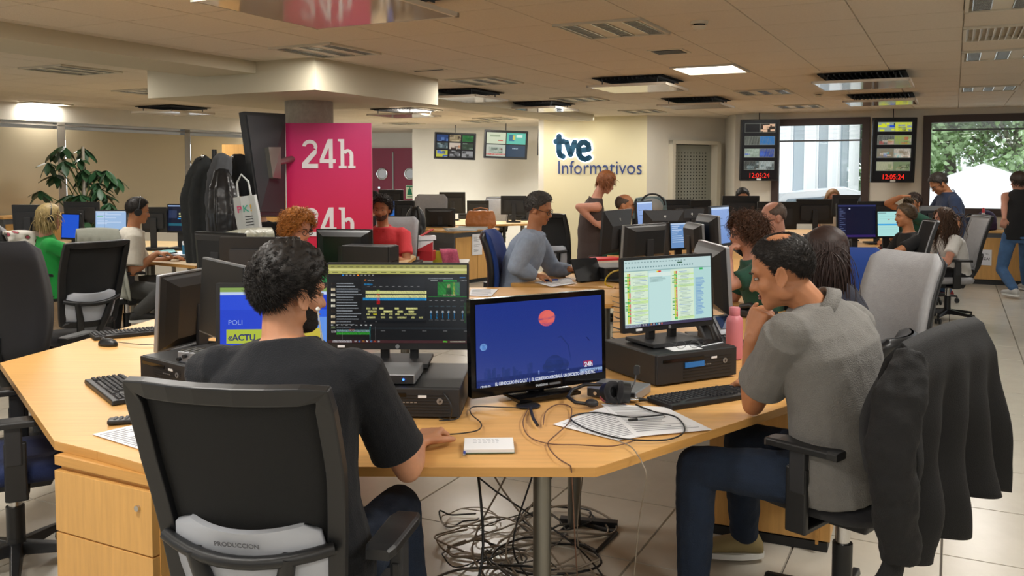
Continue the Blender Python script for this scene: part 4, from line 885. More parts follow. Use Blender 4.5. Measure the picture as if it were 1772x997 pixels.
def hair(t, Mh, o, col, style, s=1, near=False, seed=1):
    """style: dict(tab, len, n, r, curl, th, flow, bald, lift)"""
    g = lambda k, d: style.get(k, d); tab = g('tab', HL_SHORT); th = g('th', .014); bald = g('bald', None); rnd = random.Random(seed)
    m = mat('hair_' + col.strip('#'), col, g('rough', .55), var=.35, vscale=60, spec=.4) if g('var', 1) else mat('hair_' + col.strip('#'), col, .6)
    def mask(v):
        az = math.degrees(abs(atan2(v.x, v.y))); el = math.degrees(math.asin(max(-1, min(1, v.z)))); k = smooth(el - hairline(az, tab), -6, 5)
        if bald:
            bz = bald[1]; c = Vector(bald[0]).normalized(); a = math.degrees(math.acos(max(-1, min(1, v.normalized().dot(c))))); k *= smooth(a, bz - 8, bz + 6)
            if len(bald) > 2 and az < bald[2]: k *= 0
        return k
    nu, nv = (72, 44) if near else (36, 24); mb = MB(); vs = []
    for i in range(nv + 1):
        a = pi * i / nv
        for j in range(nu):
            v = V(sin(a) * cos(2 * pi * j / nu), sin(a) * sin(2 * pi * j / nu), -cos(a)); k = mask(v)
            f = g('fs', 18); nz = noise.noise(v * f * .5 + V(seed, 0, 0)) * g('rug', .25) + noise.noise(v * f * 1.6) * g('rug', .25) * .6
            e = V(v.x * HR.x, v.y * HR.y, v.z * HR.z); vs.append(HC + e * (.93 + k * (.07 + .01)) + v * k * th * (1 + nz) * (1 + g('top', 0) * max(0, v.z)))
    fs = [(i * nu + j, i * nu + (j + 1) % nu, (i + 1) * nu + (j + 1) % nu, (i + 1) * nu + j) for i in range(nv) for j in range(nu)]
    Mw = Matrix.Translation(o) @ (Mh.to_4x4()) @ Matrix.Scale(s, 4); mb.add(vs, fs, None, True, Mw)
    n = g('n', 1200); L = g('len', .03); rr = g('r', .0012); curl = g('curl', 0); segs = g('segs', 4); inv = Mh.transposed(); gdir = inv @ V(0, 0, -1); cnt = 0; tries = 0
    body = [(V(0, -.045, -.16), V(.07, .07, .12)), (V(0, -.06, -.42), V(.2, .13, .2))] if L > .12 else []
    while cnt < n and tries < n * 8:
        tries += 1; v = V(rnd.gauss(0, 1), rnd.gauss(0, 1), rnd.gauss(0, 1)).normalized()
        if mask(v) < .55: continue
        cnt += 1; p = HC + V(v.x * HR.x, v.y * HR.y, v.z * HR.z) + v * th * .5; nrm = v.copy()
        fl = Vector(g('flow', (0, .5, .4))); part = g('part', None)
        if part is not None: fl = V((1 if v.x > part else -1) * .9, -.25 if v.z > .5 else -.1, -.25)
        fl = fl + V(rnd.gauss(0, 1), rnd.gauss(0, 1), rnd.gauss(0, 1)) * g('mess', .35); l = L * rnd.uniform(.75, 1.1); st = l / segs; pts = [p.copy()]; dirv = (fl - nrm * fl.dot(nrm)).normalized() * 1 + nrm * g('lift', .35)
        ph = rnd.uniform(0, 6.28); fq = g('cf', 2.2) * rnd.uniform(.8, 1.25)
        for k in range(segs):
            dirv = (dirv.normalized() + gdir * g('grav', .25)).normalized(); p = p + dirv * st
            for c, r_ in [(HC, HR + V(1, 1, 1) * th * .8)] + body:
                q = V((p.x - c.x) / r_.x, (p.y - c.y) / r_.y, (p.z - c.z) / r_.z); ql = q.length
                if ql < 1: q = q / max(ql, 1e-6); p = c + V(q.x * r_.x, q.y * r_.y, q.z * r_.z); 
            w = p.copy()
            if curl: a_ = ph + fq * (k + 1); e1 = dirv.orthogonal().normalized(); e2 = dirv.cross(e1); w += (e1 * cos(a_) + e2 * sin(a_)) * curl * min(1, (k + 1) / 2)
            pts.append(w); 
        mb.tube([Mw @ q for q in pts], [rr * s * (1 - .75 * (i / segs) ** 2) for i in range(segs + 1)], 3, True, True)
    return mb.build('hair', m, t)
SKIN = {'mid': '#bb8666', 'tan': '#ac7552', 'pale': '#c79a80', 'rose': '#c08a74'}
def cloth(name, c, var=.05, bump=.35, rough=.92): return mat(name, c, rough, bump=bump, bscale=240, var=var, vscale=30, sheen=.05)
DENIM = mat('denim_dark', '#16253a', .9, bump=.5, bscale=300, var=.22, vscale=12); DENIML = mat('denim_blue', '#3f5f86', .9, bump=.4, bscale=300, var=.2, vscale=10)
def person(label, head, neck, pelvis, yaw, hyaw, hpitch, hairst=None, haircol='#1c1714', skin='mid', s=1.0, cyaw=None, hroll=0, arms=None, legs=None, shirt=None, sleeve=.55, trousers=None, near=False, vox=None, shoe=None,
           sw=.185, collar=False, glasses=None, beard=None, hem=-.08, dress=None, hs=.95, belly=0, lower=True, group='people in the newsroom', loose=.014, seed=1, headphones=None, brows='#2a1f18', shirt_disp=None):
    vx = vox or (.006 if near else .011); head, neck, pelvis = Vector(head), Vector(neck), Vector(pelvis); cyaw = yaw if cyaw is None else cyaw
    root = thing('person', label, 'person', (pelvis.x, pelvis.y, 0), 0, group); O = V(pelvis.x, pelvis.y, 0); head = head - O; neck = neck - O; pelvis = pelvis - O
    SK = mat('skin_' + skin, SKIN[skin], .5, spec=.35, sss=.12, var=.07, vscale=25, bump=.08, bscale=400)
    rp = V(cos(R(yaw)), sin(R(yaw)), 0); rc = V(cos(R(cyaw)), sin(R(cyaw)), 0); sp = (neck - pelvis); SL = sp.length; su = sp.normalized(); fwd = V(-sin(R(cyaw)), cos(R(cyaw)), 0); fwp = V(-sin(R(yaw)), cos(R(yaw)), 0)
    def ringat(tt, hw, hd, fo=0, g=0, n=20):
        r = rp.lerp(rc, max(0, min(1, tt))).normalized(); r = (r - su * r.dot(su)).normalized(); f = su.cross(r); bow = -.035 * sin(pi * max(0, min(1, tt)))
        c = pelvis + su * SL * tt + f * (fo + bow); return [c + r * (hw + g) * (abs(cos(a)) ** .85 * (1 if cos(a) > 0 else -1)) + f * (hd + g) * (abs(sin(a)) ** .9 * (1 if sin(a) > 0 else -1)) for a in [2 * pi * k / n for k in range(n)]]
    TR = [(-.2, .13, .1, 0), (-.1, .165, .125, 0), (.05, .165, .125, .0), (.25, .145 + belly * .5, .11 + belly, belly * .5), (.42, .148 + belly * .4, .112 + belly * .8, belly * .5), (.6, .162, .118, .01), (.76, .178, .115, .005), (.88, .165, .092, 0), (.96, .12, .072, 0), (1.03, .068, .06, .005)]
    k_ = s * sw / .185
    def torso(mb, g=0, t0=-.3, t1=2):
        rg = [ringat(tt, hw * k_, hd * s, fo, g) for tt, hw, hd, fo in TR if t0 - 1e-6 <= tt <= t1]; mb.ring(rg, True, True)
    b = MB(); torso(b)
    Mh = basis(hyaw, hpitch, hroll); S_ = s * hs; hp = lambda *a: head + Mh @ (V(*a) * S_)
    MW = Matrix.Translation(head) @ Mh.to_4x4() @ Matrix.Scale(S_, 4)
    limb(b, [neck - su * .03, neck.lerp(hp(0, -.02, -.07), .55), hp(0, -.015, -.05)], [.062 * s, .054 * s, .056 * s])
    E_ = lambda c, r, q=b: q.ell(c, r, 20, 14, MW)
    E_(HC, tuple(HR * .985)); E_((0, .022, -.04), (.058, .068, .07)); E_((0, .05, -.078), (.036, .04, .03)); E_((0, .07, -.098), (.02, .018, .016)); E_((0, .066, .022), (.056, .026, .02))
    for q in (-1, 1): E_((q * .036, .052, -.028), (.026, .03, .026)); E_((q * .05, .0, -.06), (.014, .035, .03)); E_((q * .012, .093, -.033), (.009, .01, .008))
    limb(b, [hp(0, .086, .006), hp(0, .1, -.018), hp(0, .106, -.03)], [.008 * S_, .0095 * S_, .0125 * S_], 8)
    for q in (-1, 1):
        if not style_covers(hairst): b.ring([[MW @ (V(q * (.075 + dx), -.008 + .020 * ky * cos(a) , -.012 + .034 * ky * sin(a)) + V(0, -.006 * sin(a), 0)) for a in [2 * pi * i / 14 for i in range(14)]][::q] for dx, ky in ((0, .7), (.012, 1), (.02, 1.05), (.019, .85), (.01, .5))], True, True)
    # limbs
    sh = []; ua, fa = .30 * s, .265 * s
    top = pelvis + su * SL * .87
    sleeves = []; armdat = []
    for q, A in ((-1, (arms or (None, None))[0]), (1, (arms or (None, None))[1])):
        S0 = top + rc * q * (sw * s) ; A = A or {}
        w = Vector(A['w']) - O if 'w' in A else pelvis + fwp * .42 * s + rp * q * .16 + V(0, 0, .2)
        e = Vector(A['e']) - O if 'e' in A else ik(S0, w, ua, fa, A.get('pole', rp * q * .6 + V(0, 0, -1) - fwp * .3))
        limb(b, [neck - su * .03, (neck - su * .03).lerp(S0, .55) - su * .012, S0 - rc * q * .01], [.052 * s, .046 * s, .045 * s]); limb(b, [S0 - rc * q * .03, S0, S0.lerp(e, .5), e], [.055 * s, .052 * s, .046 * s, .038 * s]); limb(b, [e, e.lerp(w, .3), w], [.038 * s, .041 * s, .026 * s])
        d = Vector(A.get('d', (w - e).normalized())); nn = Vector(A.get('n', (0, 0, -1)))
        if abs(d.normalized().dot(nn.normalized())) > .95: nn = fwp
        hand(b, w, d, nn, A.get('side', -q), A.get('curl', .35), s * A.get('hs', 1), curls=A.get('curls'), thumb=A.get('thumb', .5)); sh.append(S0); armdat.append((S0, e, w))
    hips = []; LG = legs or (None, None); legdat = []
    for q, A in ((-1, LG[0]), (1, LG[1])):
        H = pelvis + rp * q * .095 * s - su * .04 * s; A = A or {}
        an = Vector(A['a']) - O if 'a' in A else V(*(pelvis + fwp * .42 * s + rp * q * .12)[:2], .09)
        kn = Vector(A['k']) - O if 'k' in A else ik(H, an, .44 * s, .42 * s, A.get('pole', fwp + V(0, 0, .5)))
        limb(b, [H, H.lerp(kn, .5), kn], [.075 * s, .066 * s, .05 * s]); limb(b, [kn, kn.lerp(an, .3), an], [.05 * s, .05 * s, .034 * s]); fd = Vector(A.get('f', fwp)).normalized()
        legdat.append((H, kn, an, fd))
    remesh(b.build('body', SK, root), vx, 4 if near else 3)
    # face
    ey = MB(); ir = MB(); br = MB(); BRM = mat('brow_' + brows.strip('#'), brows, .8)
    for q in (-1, 1):
        ey.ell((q * .031, .077, -.001), (.0115, .0065, .005), 12, 8, MW); ir.ell((q * .031, .083, -.001), (.0052, .0022, .0052), 10, 6, MW)
        br.tube([MW @ V(q * x, y, z) for x, y, z in ((.014, .092, .018), (.03, .0925, .023), (.046, .078, .019))], [.0025 * S_, .0032 * S_, .002 * S_], 6)
    ey.build('eyes', mat('eye_white', '#9a9088', .3), root); ir.build('irises', mat('eye_dark', '#20140e', .2), root); br.build('eyebrows', BRM, root)
    lp = MB(); lp.ell((0, .0865, -.058), (.021, .009, .0045), 14, 6, MW); lp.ell((0, .0865, -.066), (.018, .0095, .005), 14, 6, MW); lp.build('lips', mat('lips_' + skin, {'mid': '#8f4f44', 'tan': '#7f4537', 'pale': '#a8605a', 'rose': '#a25a52'}[skin], .45), root)
    if beard:
        bm = MB(); bm.ell((0, .024, -.052), (.0605, .064, .062), 24, 16, MW); bm.ell((0, .052, -.085), (.04, .042, .03), 20, 12, MW); o = remesh(bm.build('beard', mat('beard_' + beard.strip('#'), beard, .9, bump=1, bscale=500, var=.3, vscale=90), root), .005, 2, .003, .01)
        cut = o.modifiers.new('d', 'DISPLACE'); cut.strength = -.0005
    if hairst: hair(root, Mh, head, haircol, hairst, S_, near, seed)
    if glasses:
        GM = mat('glasses_' + glasses.strip('#'), glasses, .3); gl = MB(); 
        for q in (-1, 1):
            gl.tube([MW @ V(q * (.033 + .024 * cos(a)), .097 - .006 * abs(cos(a)) , -.003 + .019 * sin(a)) for a in [2 * pi * i / 18 for i in range(18)]], .0022 * S_, 6, close=True, cap=False)
            gl.tube([MW @ V(q * .057, .092, .002), MW @ V(q * .074, .05, .002), MW @ V(q * .082, -.005, -.002)], .0018 * S_, 6)
        gl.tube([MW @ V(-.009, .1, .0), MW @ V(0, .103, .003), MW @ V(.009, .1, .0)], .0018 * S_, 6); gl.build('glasses', GM, root)
    # clothes
    dsp = shirt_disp if shirt_disp is not None else (.011 if near else .01)
    if shirt:
        sm = MB(); torso(sm, loose * s, min(hem, -.1), 2)
        hm = min(hem, -.1); sm.ring([ringat(hm - .05, .162 * k_, .122 * s, 0, loose * s + .004), ringat(.0, .166 * k_ + belly * .4, .127 * s + belly * .5, 0, loose * s)], True, True)
        for (S0, e, w), q in zip(armdat, (-1, 1)):
            if sleeve <= 0: limb(sm, [neck - su * .03, S0 - rc * q * .03], [.05 * s, .05 * s]); continue
            limb(sm, [neck - su * .035 * s, (neck - su * .03).lerp(S0, .55) - su * .012, S0 - rc * q * .01], [.055 * s + loose, .05 * s + loose, .046 * s + loose])
            up = min(1, sleeve * 1.1) if sleeve < .8 else 1; pe = S0.lerp(e, up)
            limb(sm, [S0 - rc * q * .03, S0, S0.lerp(e, .5 * up), pe], [(.055 + loose) * s, (.054 + loose) * s, (.048 + loose * 1.2) * s, (.046 + loose * (1.7 if sleeve < .8 else .9)) * s], 14, sleeve >= .8)
            if sleeve < .8:  # flat cuff instead of a ball
                pass
            else: limb(sm, [e, e.lerp(w, .5), e.lerp(w, sleeve if sleeve < 1 else .96)], [(.04 + loose) * s, (.042 + loose) * s, (.03 + loose * .8) * s])
        o = remesh(sm.build('shirt', shirt, root), vx, 3 if near else 2, dsp, .13 if near else .12)
        if sleeve < .8 and near:
            for (S0, e, w), q in zip(armdat, (-1, 1)):
                up = sleeve * 1.1; pe = S0.lerp(e, up); dv = (e - S0).normalized(); c = MB(); a1 = dv.orthogonal().normalized(); a2 = dv.cross(a1); R0 = (.046 + loose * 1.75) * s
                c.ring([[pe + dv * z + (a1 * cos(2 * pi * i / 24) + a2 * sin(2 * pi * i / 24)) * rr for i in range(24)] for z, rr in ((-.03, R0 * .93), (.028, R0 * 1.03), (.032, R0 * 1.02), (.03, R0 * .9), (-.03, R0 * .85))], False, True); c.build('cuff', shirt, root)
        if collar:
            c = MB(); nd = (hp(0, -.02, -.07) - neck).normalized(); a1 = (rc - nd * rc.dot(nd)).normalized(); a2 = nd.cross(a1)
            def cr(z, rr, a): return neck - nd * .02 + nd * z * (1 - .35 * max(0, sin(a))) + (a1 * cos(a) * 1.05 + a2 * sin(a)) * rr * s
            A_ = [pi / 2 + .22 + (2 * pi - .44) * i / 30 for i in range(31)]
            vs = [cr(z, rr, a) for z, rr in ((-.01, .066), (.036, .064), (.041, .07), (.0, .09)) for a in A_]; fs = [(j * 31 + i, j * 31 + i + 1, (j + 1) * 31 + i + 1, (j + 1) * 31 + i) for j in range(3) for i in range(30)]
            o = c.add(vs, fs, None, True).build('collar', shirt, root); so = o.modifiers.new('s', 'SOLIDIFY'); so.thickness = .003
        else:
            c = MB(); nd = (hp(0, -.02, -.07) - neck).normalized(); a1 = (rc - nd * rc.dot(nd)).normalized(); a2 = nd.cross(a1)
            c.tube([neck - nd * .015 * (1 + .8 * sin(a)) + (a1 * cos(a) * 1.15 + a2 * sin(a)) * .072 * s for a in [2 * pi * i / 24 for i in range(24)]], .006, 6, close=True, cap=False).build('neckband', shirt, root)
    if trousers or dress:
        tm = MB()
        if dress: pass
        rg = [ringat(-.22, .12 * k_, .1 * s, 0, .01), ringat(-.1, .168 * k_, .13 * s, 0, .012), ringat(.04, .16 * k_, .12 * s, 0, .004)]
        tm.ring(rg, True, True)
        for H, kn, an, fd in legdat: limb(tm, [H, H.lerp(kn, .5), kn], [.092 * s, .083 * s, .068 * s]); limb(tm, [kn, kn.lerp(an, .5), an.lerp(kn, .04)], [.068 * s, .066 * s, .054 * s])
        remesh(tm.build('trousers', trousers or DENIM, root), vx * 1.1, 3, .012 if near else .008, .08)
        for H, kn, an, fd in legdat:
            SH = shoe or mat('shoe_dark', '#20201f', .6); sm_ = MB(); sd = V(fd.y, -fd.x, 0); sm_.ring([[V(an.x, an.y, 0) + fd * x + sd * (wd * cos(a)) + V(0, 0, max(.012, .012 + hh * .5 + hh * .5 * sin(a))) for a in [2 * pi * i / 14 for i in range(14)]] for x, wd, hh in ((-.075, .02, .05), (-.06, .034, .08), (0, .04, .1), (.06, .044, .075), (.13, .048, .055), (.18, .04, .045), (.2, .015, .03))], True, True)
            base = an.z - .09; o = sm_.build('shoe', SH, root); o.location.z = max(0, base)
            so = MB(); so.ring([[V(an.x, an.y, z) + fd * (.06 + .142 * cos(a)) + sd * (.05 * sin(a)) for a in [2 * pi * i / 20 for i in range(20)]] for z in (.0, .022)], True, False); o = so.build('sole', WHITE, o)
    if headphones:
        hpn = MB(); 
        if headphones == 'on':
            hpn.tube([MW @ V(.098 * cos(a), -.005, .0 + .135 * sin(a) ) for a in [pi * i / 14 for i in range(15)]], .008 * S_, 8)
            for q in (-1, 1): hpn.cyl(MW @ V(q * .075, -.005, -.01), MW @ V(q * .11, -.005, -.012), .037 * S_, .03 * S_, 18)
        else:
            hpn.tube([neck + rc * .1 * cos(a) + fwd * (.1 * sin(a) - .03) * -1 + V(0, 0, .04) for a in [pi * i / 14 for i in range(15)]], .008, 8)
            for q in (-1, 1): hpn.cyl(neck + rc * q * .09 + fwd * .06 + V(0, 0, .02), neck + rc * q * .075 + fwd * .085 + V(0, 0, .05), .038, n=16)
        hpn.build('headphones', BLK, root)
    return root, head + O, Mh, O
def style_covers(h): return bool(h and h.get('ears'))
# hair styles
HS = dict(len=.035, n=2600, r=.0011, th=.009, lift=.5, flow=(.3, .6, .3), mess=.6, grav=.1, segs=3)
def hst(**k): d = dict(HS); d.update(k); return d
CURLY = dict(tab=HL_LONG, len=.09, n=1100, r=.0024, th=.03, curl=.012, cf=1.7, lift=.9, mess=.9, grav=.35, segs=8, rug=.5, ears=True, flow=(0, -.3, 0))
def seated(label, px, py, d, yaw, hyaw=None, hp_=8, lean=.1, chairk=None, drop=0, side=0, **k):
    h = PD(px, py, d); f = V(-sin(R(yaw)), cos(R(yaw)), 0); s = k.get('s', 1.0)
    r = V(cos(R(yaw)), sin(R(yaw)), 0); nk = h - V(0, 0, .175 * s) - f * .045 + r * side * .5; pv = nk - V(0, 0, .47 * s + drop) - f * lean + r * side * .5
    pv.z = max(pv.z, .54)
    res = person(label, h, nk, pv, yaw, hyaw if hyaw is not None else yaw, hp_, **k)
    return res, h, nk, pv, f, r
# 1 foreground man in navy
NAVY = cloth('cotton_navy', '#070b13', .06); POLO = cloth('pique_grey', '#6f6d69', .05, bump=.5)
person('dark-haired bearded man in a navy t-shirt seen from behind in the front mesh chair', PD(503, 505, 2.44), PD(490, 598, 2.40), V(-.57, 2.30, .57), -10, -48, 8, hst(n=9000, len=.034, r=.0011, th=.017, lift=.4, mess=.6, top=.5, rug=.4, flow=(.1, .7, .1)), '#17120f', 'mid', 1.04, cyaw=-6, near=True, hs=.96,
       arms=({'w': V(-.72, 2.86, .765), 'pole': V(-1, -.5, -.6)}, {'w': PD(722, 768, 2.70), 'e': PD(706, 812, 2.47), 'd': V(.12, .28, .04), 'n': V(.25, .1, -1), 'curl': .55, 'thumb': .3, 'hs': 1.05}),
       legs=({'k': V(-.72, 2.78, .53), 'a': V(-.75, 2.85, .1)}, {'k': V(-.36, 2.76, .53), 'a': V(-.3, 2.6, .1)}), shirt=NAVY, sleeve=.62, trousers=DENIM, beard='#1d1713', sw=.2, loose=.016, belly=.01)
# earphone
t = thing('earphones', 'white earphone wire hanging from the ear of the navy-shirted man', 'earphones'); e0 = PD(550, 535, 2.36)
o = MB().tube([e0, PD(553, 560, 2.37), PD(560, 600, 2.4), PD(567, 640, 2.42)], .0022, 6).build('wire', WHITE, t); MB().ell(e0, .006).build('earbud', WHITE, t)
# 2 grey polo man
person('balding man in a grey polo shirt resting his chin on his hand', PD(1352, 470, 3.0), PD(1414, 534, 2.98), V(1.13, 2.97, .60), 48, 66, 18, hst(tab=HL_SHORT, bald=((-.25, -.2, 1), 27), n=9000, len=.014, r=.0009, th=.004, lift=.5, mess=.4), '#1e1916', 'tan', 1.05, cyaw=42, near=True,
       arms=({'w': PD(1300, 588, 3.08), 'e': PD(1303, 700, 3.1), 'd': V(.3, -.05, 1), 'n': V(.75, .25, 0), 'curl': .8, 'thumb': .0, 'side': 1, 'hs': 1.08}, {'w': V(.98, 3.42, .77), 'pole': V(1, 0, -1)}),
       legs=({'k': PD(1205, 806, 3.1), 'a': PD(1200, 1012, 3.12), 'f': (-1, .3, 0)}, {'k': V(.9, 3.4, .55), 'a': PD(1288, 925, 3.55), 'f': (-1, .1, 0)}), shirt=POLO, sleeve=.52, trousers=DENIM, collar=True, sw=.212, hs=1.0, loose=.02, shoe=mat('shoe_khaki', '#8a7a52', .8), belly=.015)
cw = cloth('linen_white', '#c9c3b6'); cg = cloth('knit_green', '#1a8f3c'); cdg = cloth('cotton_bottle_green', '#1f4a3a'); cr_ = cloth('pique_coral', '#cf3f46'); cb = cloth('shirt_light_blue', '#8d9bb0', .1); cdk = cloth('cotton_black', '#141416'); cbr = cloth('jersey_brown', '#3f322e'); cbs = cloth('shirt_denim_blue', '#7d93ab'); cnv = cloth('blazer_navy', '#14182a'); cwt = cloth('cotton_white', '#d8d6d2'); cnt = cloth('tshirt_navy', '#26334e'); cgr = cloth('knit_mint', '#2fa868')
TRD = cloth('trousers_black', '#17171a')
long_ = dict(tab=HL_LONG, len=.4, n=900, r=.003, th=.018, lift=.1, mess=.15, grav=.5, segs=12, part=0.0, ears=True, rug=.1)
seated('blonde woman in a green top wearing black headphones at the far left', 86, 377, 8.0, -55, None, 6, -.12, hairst=dict(long_, len=.17, n=450, segs=7, r=.005, mess=.3), haircol='#9a8658', skin='rose', shirt=cg, sleeve=.5, trousers=TRD, headphones='on')
seated('man in a white short-sleeved shirt wearing headphones at the left', 239, 365, 8.3, -62, None, 12, .12, hairst=hst(n=1200, r=.002, len=.02, th=.01), haircol='#1b1512', skin='tan', shirt=cw, sleeve=.75, trousers=mat('trousers_grey', '#3c3c3a', .9), headphones='on', s=1.05, loose=.03,
       arms=(None, {'w': PD(272, 438, 8.15), 'd': V(1, .3, -.05), 'pole': V(0, -.3, -1)}), legs=(None, {'k': PD(285, 505, 7.9), 'a': PD(240, 540, 7.8)}), collar=True, seed=3)
seated('red-haired woman with glasses half hidden behind the big tilted screen', 452, 357, 9.0, -165, None, 5, .05, hairst=dict(long_, len=.12, n=250, segs=5, r=.005), haircol='#8f4420', skin='pale', shirt=cdk, sleeve=1, trousers=TRD, glasses='#1c1412', s=.95)
seated('curly red-haired woman with dark glasses in a mint green top', 516, 396, 6.1, -118, -116, 14, .05, hairst=dict(CURLY, len=.07, n=1300, r=.003, th=.032), haircol='#a5682c', skin='rose', shirt=cgr, sleeve=1, trousers=TRD, glasses='#1c1018', seed=5)
seated('dark curly-haired man in a coral red polo beside the red sign', 660, 362, 8.8, 172, 176, 4, .03, hairst=dict(CURLY, tab=HL_SHORT, ears=False, len=.045, n=700, th=.025, r=.0035), haircol='#2a221d', skin='tan', shirt=cr_, sleeve=.6, trousers=TRD, beard='#5a4032', collar=True, s=1.08, brows='#1f1815',
       arms=({'w': PD(668, 440, 8.5), 'pole': V(.6, .2, -1)}, {'w': PD(640, 440, 8.45), 'pole': V(-1, 0, -.6)}), sw=.2)
f8 = seated('grey-haired man with black glasses in a light blue shirt at the tablet', 934, 362, 7.05, -100, -112, 16, .14, hairst=hst(n=1800, r=.0022, len=.032, th=.018, flow=(.2, -.6, .5)), haircol='#4a4744', skin='tan', shirt=cb, sleeve=.85, trousers=TRD, glasses='#0c0c10', s=1.07, sw=.2, loose=.022, collar=True,
       arms=({'w': PD(985, 466, 7.15), 'e': PD(958, 468, 7.35), 'd': V(1, -.1, -.03)}, {'w': PD(925, 476, 6.9), 'e': PD(893, 462, 6.8), 'd': V(1, -.1, -.1), 'n': V(0, 0, -1)}), beard=None)
# 9 standing woman leaning
person('auburn-haired woman in a brown sleeveless dress standing with a hand on her hip', PD(1049, 316, 9.3), PD(1030, 345, 9.3), PD(1022, 440, 9.35), -85, -80, 28, dict(long_, len=.13, n=420, segs=5, r=.005, grav=.4), '#8a5430', 'rose', .98, shirt=cbr, sleeve=0, trousers=cbr,
       arms=({'w': PD(1062, 372, 9.6)}, {'w': PD(1031, 388, 9.15), 'e': PD(1001, 358, 9.1), 'd': V(.6, .4, .1), 'n': V(0, 1, -.2)}), legs=({'a': V(.95, 9.45, .09), 'pole': V(1, 0, 0)}, {'a': V(.9, 9.2, .09), 'pole': V(1, 0, 0)}), hem=-.35, sw=.17)
seated('bald man behind the tilted monitors, face turned to the right', 1082, 356, 9.3, -95, -105, 4, .08, hairst=hst(bald=((0, .3, 1), 62), n=500, len=.006, th=.003), haircol='#4a3c32', skin='tan', shirt=cdg, sleeve=.6, trousers=TRD, s=1.05)
seated('curly brown-haired woman in dark green resting her face on her hand', 1290, 404, 5.6, 82, 88, 5, .08, hairst=dict(CURLY, len=.1, n=1500, r=.0026, th=.03), haircol='#4c3120', skin='rose', shirt=cdg, sleeve=.6, trousers=TRD, s=.98, glasses='#3a2a22',
       arms=({'w': PD(1262, 452, 5.45), 'e': PD(1258, 496, 5.35), 'd': V(.1, .1, 1), 'n': V(1, 0, 0), 'curl': .6, 'side': 1}, None), seed=6)
seated('balding man with glasses in a pale blue shirt, headphones around his neck', 1338, 377, 6.8, 92, 98, 16, .12, hairst=hst(bald=((0, .35, 1), 56), n=1500, r=.0013, len=.008, th=.004), haircol='#5a4a40', skin='rose', shirt=cbs, sleeve=1, trousers=TRD, glasses='#3a2a22', s=1.05, headphones='neck', collar=True)
seated('woman in a navy blazer with very long straight dark brown hair', 1428, 436, 4.35, 50, 62, 12, .05, near=True, vox=.009, hairst=dict(long_, n=2600, r=.0022, len=.46, segs=14, th=.016, mess=.1), haircol='#2a1a15', skin='rose', shirt=cnv, sleeve=1, trousers=TRD, s=.98, sw=.175, shirt_disp=.01,
       arms=({'w': PD(1352, 556, 4.35), 'd': V(-1, .1, -.05)}, None))
seated('woman with a messy bun in a black top typing at the far desk', 1566, 374, 8.7, 92, 94, 4, .08, hairst=hst(tab=HL_LONG, n=1200, r=.003, len=.05, th=.016, lift=.05, flow=(0, -1, .3), mess=.1, ears=True), haircol='#4c3c2a', skin='tan', shirt=cdk, sleeve=.55, trousers=TRD, s=.98,
       arms=({'w': PD(1508, 434, 8.5), 'e': PD(1545, 440, 8.45), 'd': V(-1, .1, 0)}, None), seed=8)
bunr = [o for o in bpy.data.objects if 'messy bun' in o.get('label', '')][0]; t = bpy.data.objects.new('hair_bun', None); COL.objects.link(t); t.parent = bunr; t.location = PD(1572, 347, 8.78) - bunr.location
mb = MB(); rb_ = random.Random(2)
for k in range(14): c = V(rb_.gauss(0, .022), rb_.gauss(0, .022), rb_.gauss(0, .015)); mb.tube([c + V(.03 * cos(a) * rb_.uniform(.6, 1), .03 * sin(a), .015 * sin(a * 2)) for a in [2 * pi * i / 12 for i in range(12)]], .007, 5, close=True, cap=False)
mb.build('strands', MC['hair_4c3c2a'], t)
seated('young woman in a white t-shirt with long wavy brown hair in the grey-backed chair', 1632, 379, 9.4, 88, 90, 2, .1, hairst=dict(long_, len=.4, n=900, r=.0045, curl=.012, cf=1.4, mess=.3), haircol='#4a3424', skin='rose', shirt=cwt, sleeve=.55, trousers=TRD, s=.98,
       arms=({'w': PD(1596, 436, 9.15), 'd': V(-1, .1, -.1)}, None), seed=9)
person('man in a navy t-shirt and jeans standing with his head bowed by the window', PD(1624, 318, 11.0), PD(1640, 335, 11.0), PD(1643, 425, 11.0), 85, 92, 38, hst(n=900, r=.003, len=.025, th=.012), '#3a332e', 'tan', 1.12, shirt=cnt, sleeve=.6, trousers=DENIML, glasses='#1c1412', sw=.2, belly=.03,
       arms=({'w': PD(1628, 425, 10.7), 'e': PD(1655, 392, 10.65)}, None), legs=({'a': PD(1640, 503, 10.95), 'pole': V(-1, 0, 0), 'f': (-1, -.2, 0)}, {'a': PD(1615, 503, 11.2), 'pole': V(-1, 0, 0), 'f': (-1, -.2, 0)}), shoe=mat('shoe_red', '#8a1f24', .7))
seated('man in dark green raising his arm, hidden behind the woman with the bun', 1580, 352, 10.6, 125, 115, 8, .03, hairst=hst(n=500, r=.003), haircol='#33241c', skin='tan', shirt=cdg, sleeve=.6, trousers=TRD, glasses='#1c1412', arms=({'w': PD(1560, 340, 10.4), 'e': PD(1535, 352, 10.5), 'd': V(1, 0, .1), 'curl': .9}, None), s=1.02)
person('woman in a black sleeveless top and blue jeans walking at the right edge', PD(1762, 314, 11.3), PD(1766, 330, 11.3), PD(1762, 404, 11.3), -20, 25, 8, dict(long_, len=.08, n=300, segs=4, r=.005), '#33241c', 'rose', 1.0, shirt=cdk, sleeve=0, trousers=DENIML, sw=.17,
       arms=({'w': PD(1738, 378, 11.1), 'e': PD(1738, 352, 11.2), 'd': V(0, .2, -1)}, {'w': PD(1790, 378, 11.3)}), legs=({'a': PD(1755, 500, 11.0), 'f': (-.2, 1, 0), 'pole': V(0, 1, 0)}, {'a': PD(1775, 490, 11.8), 'f': (.2, 1, 0), 'pole': V(.3, 1, 0)}), shoe=mat('shoe_grey', '#b4b2ae', .7))
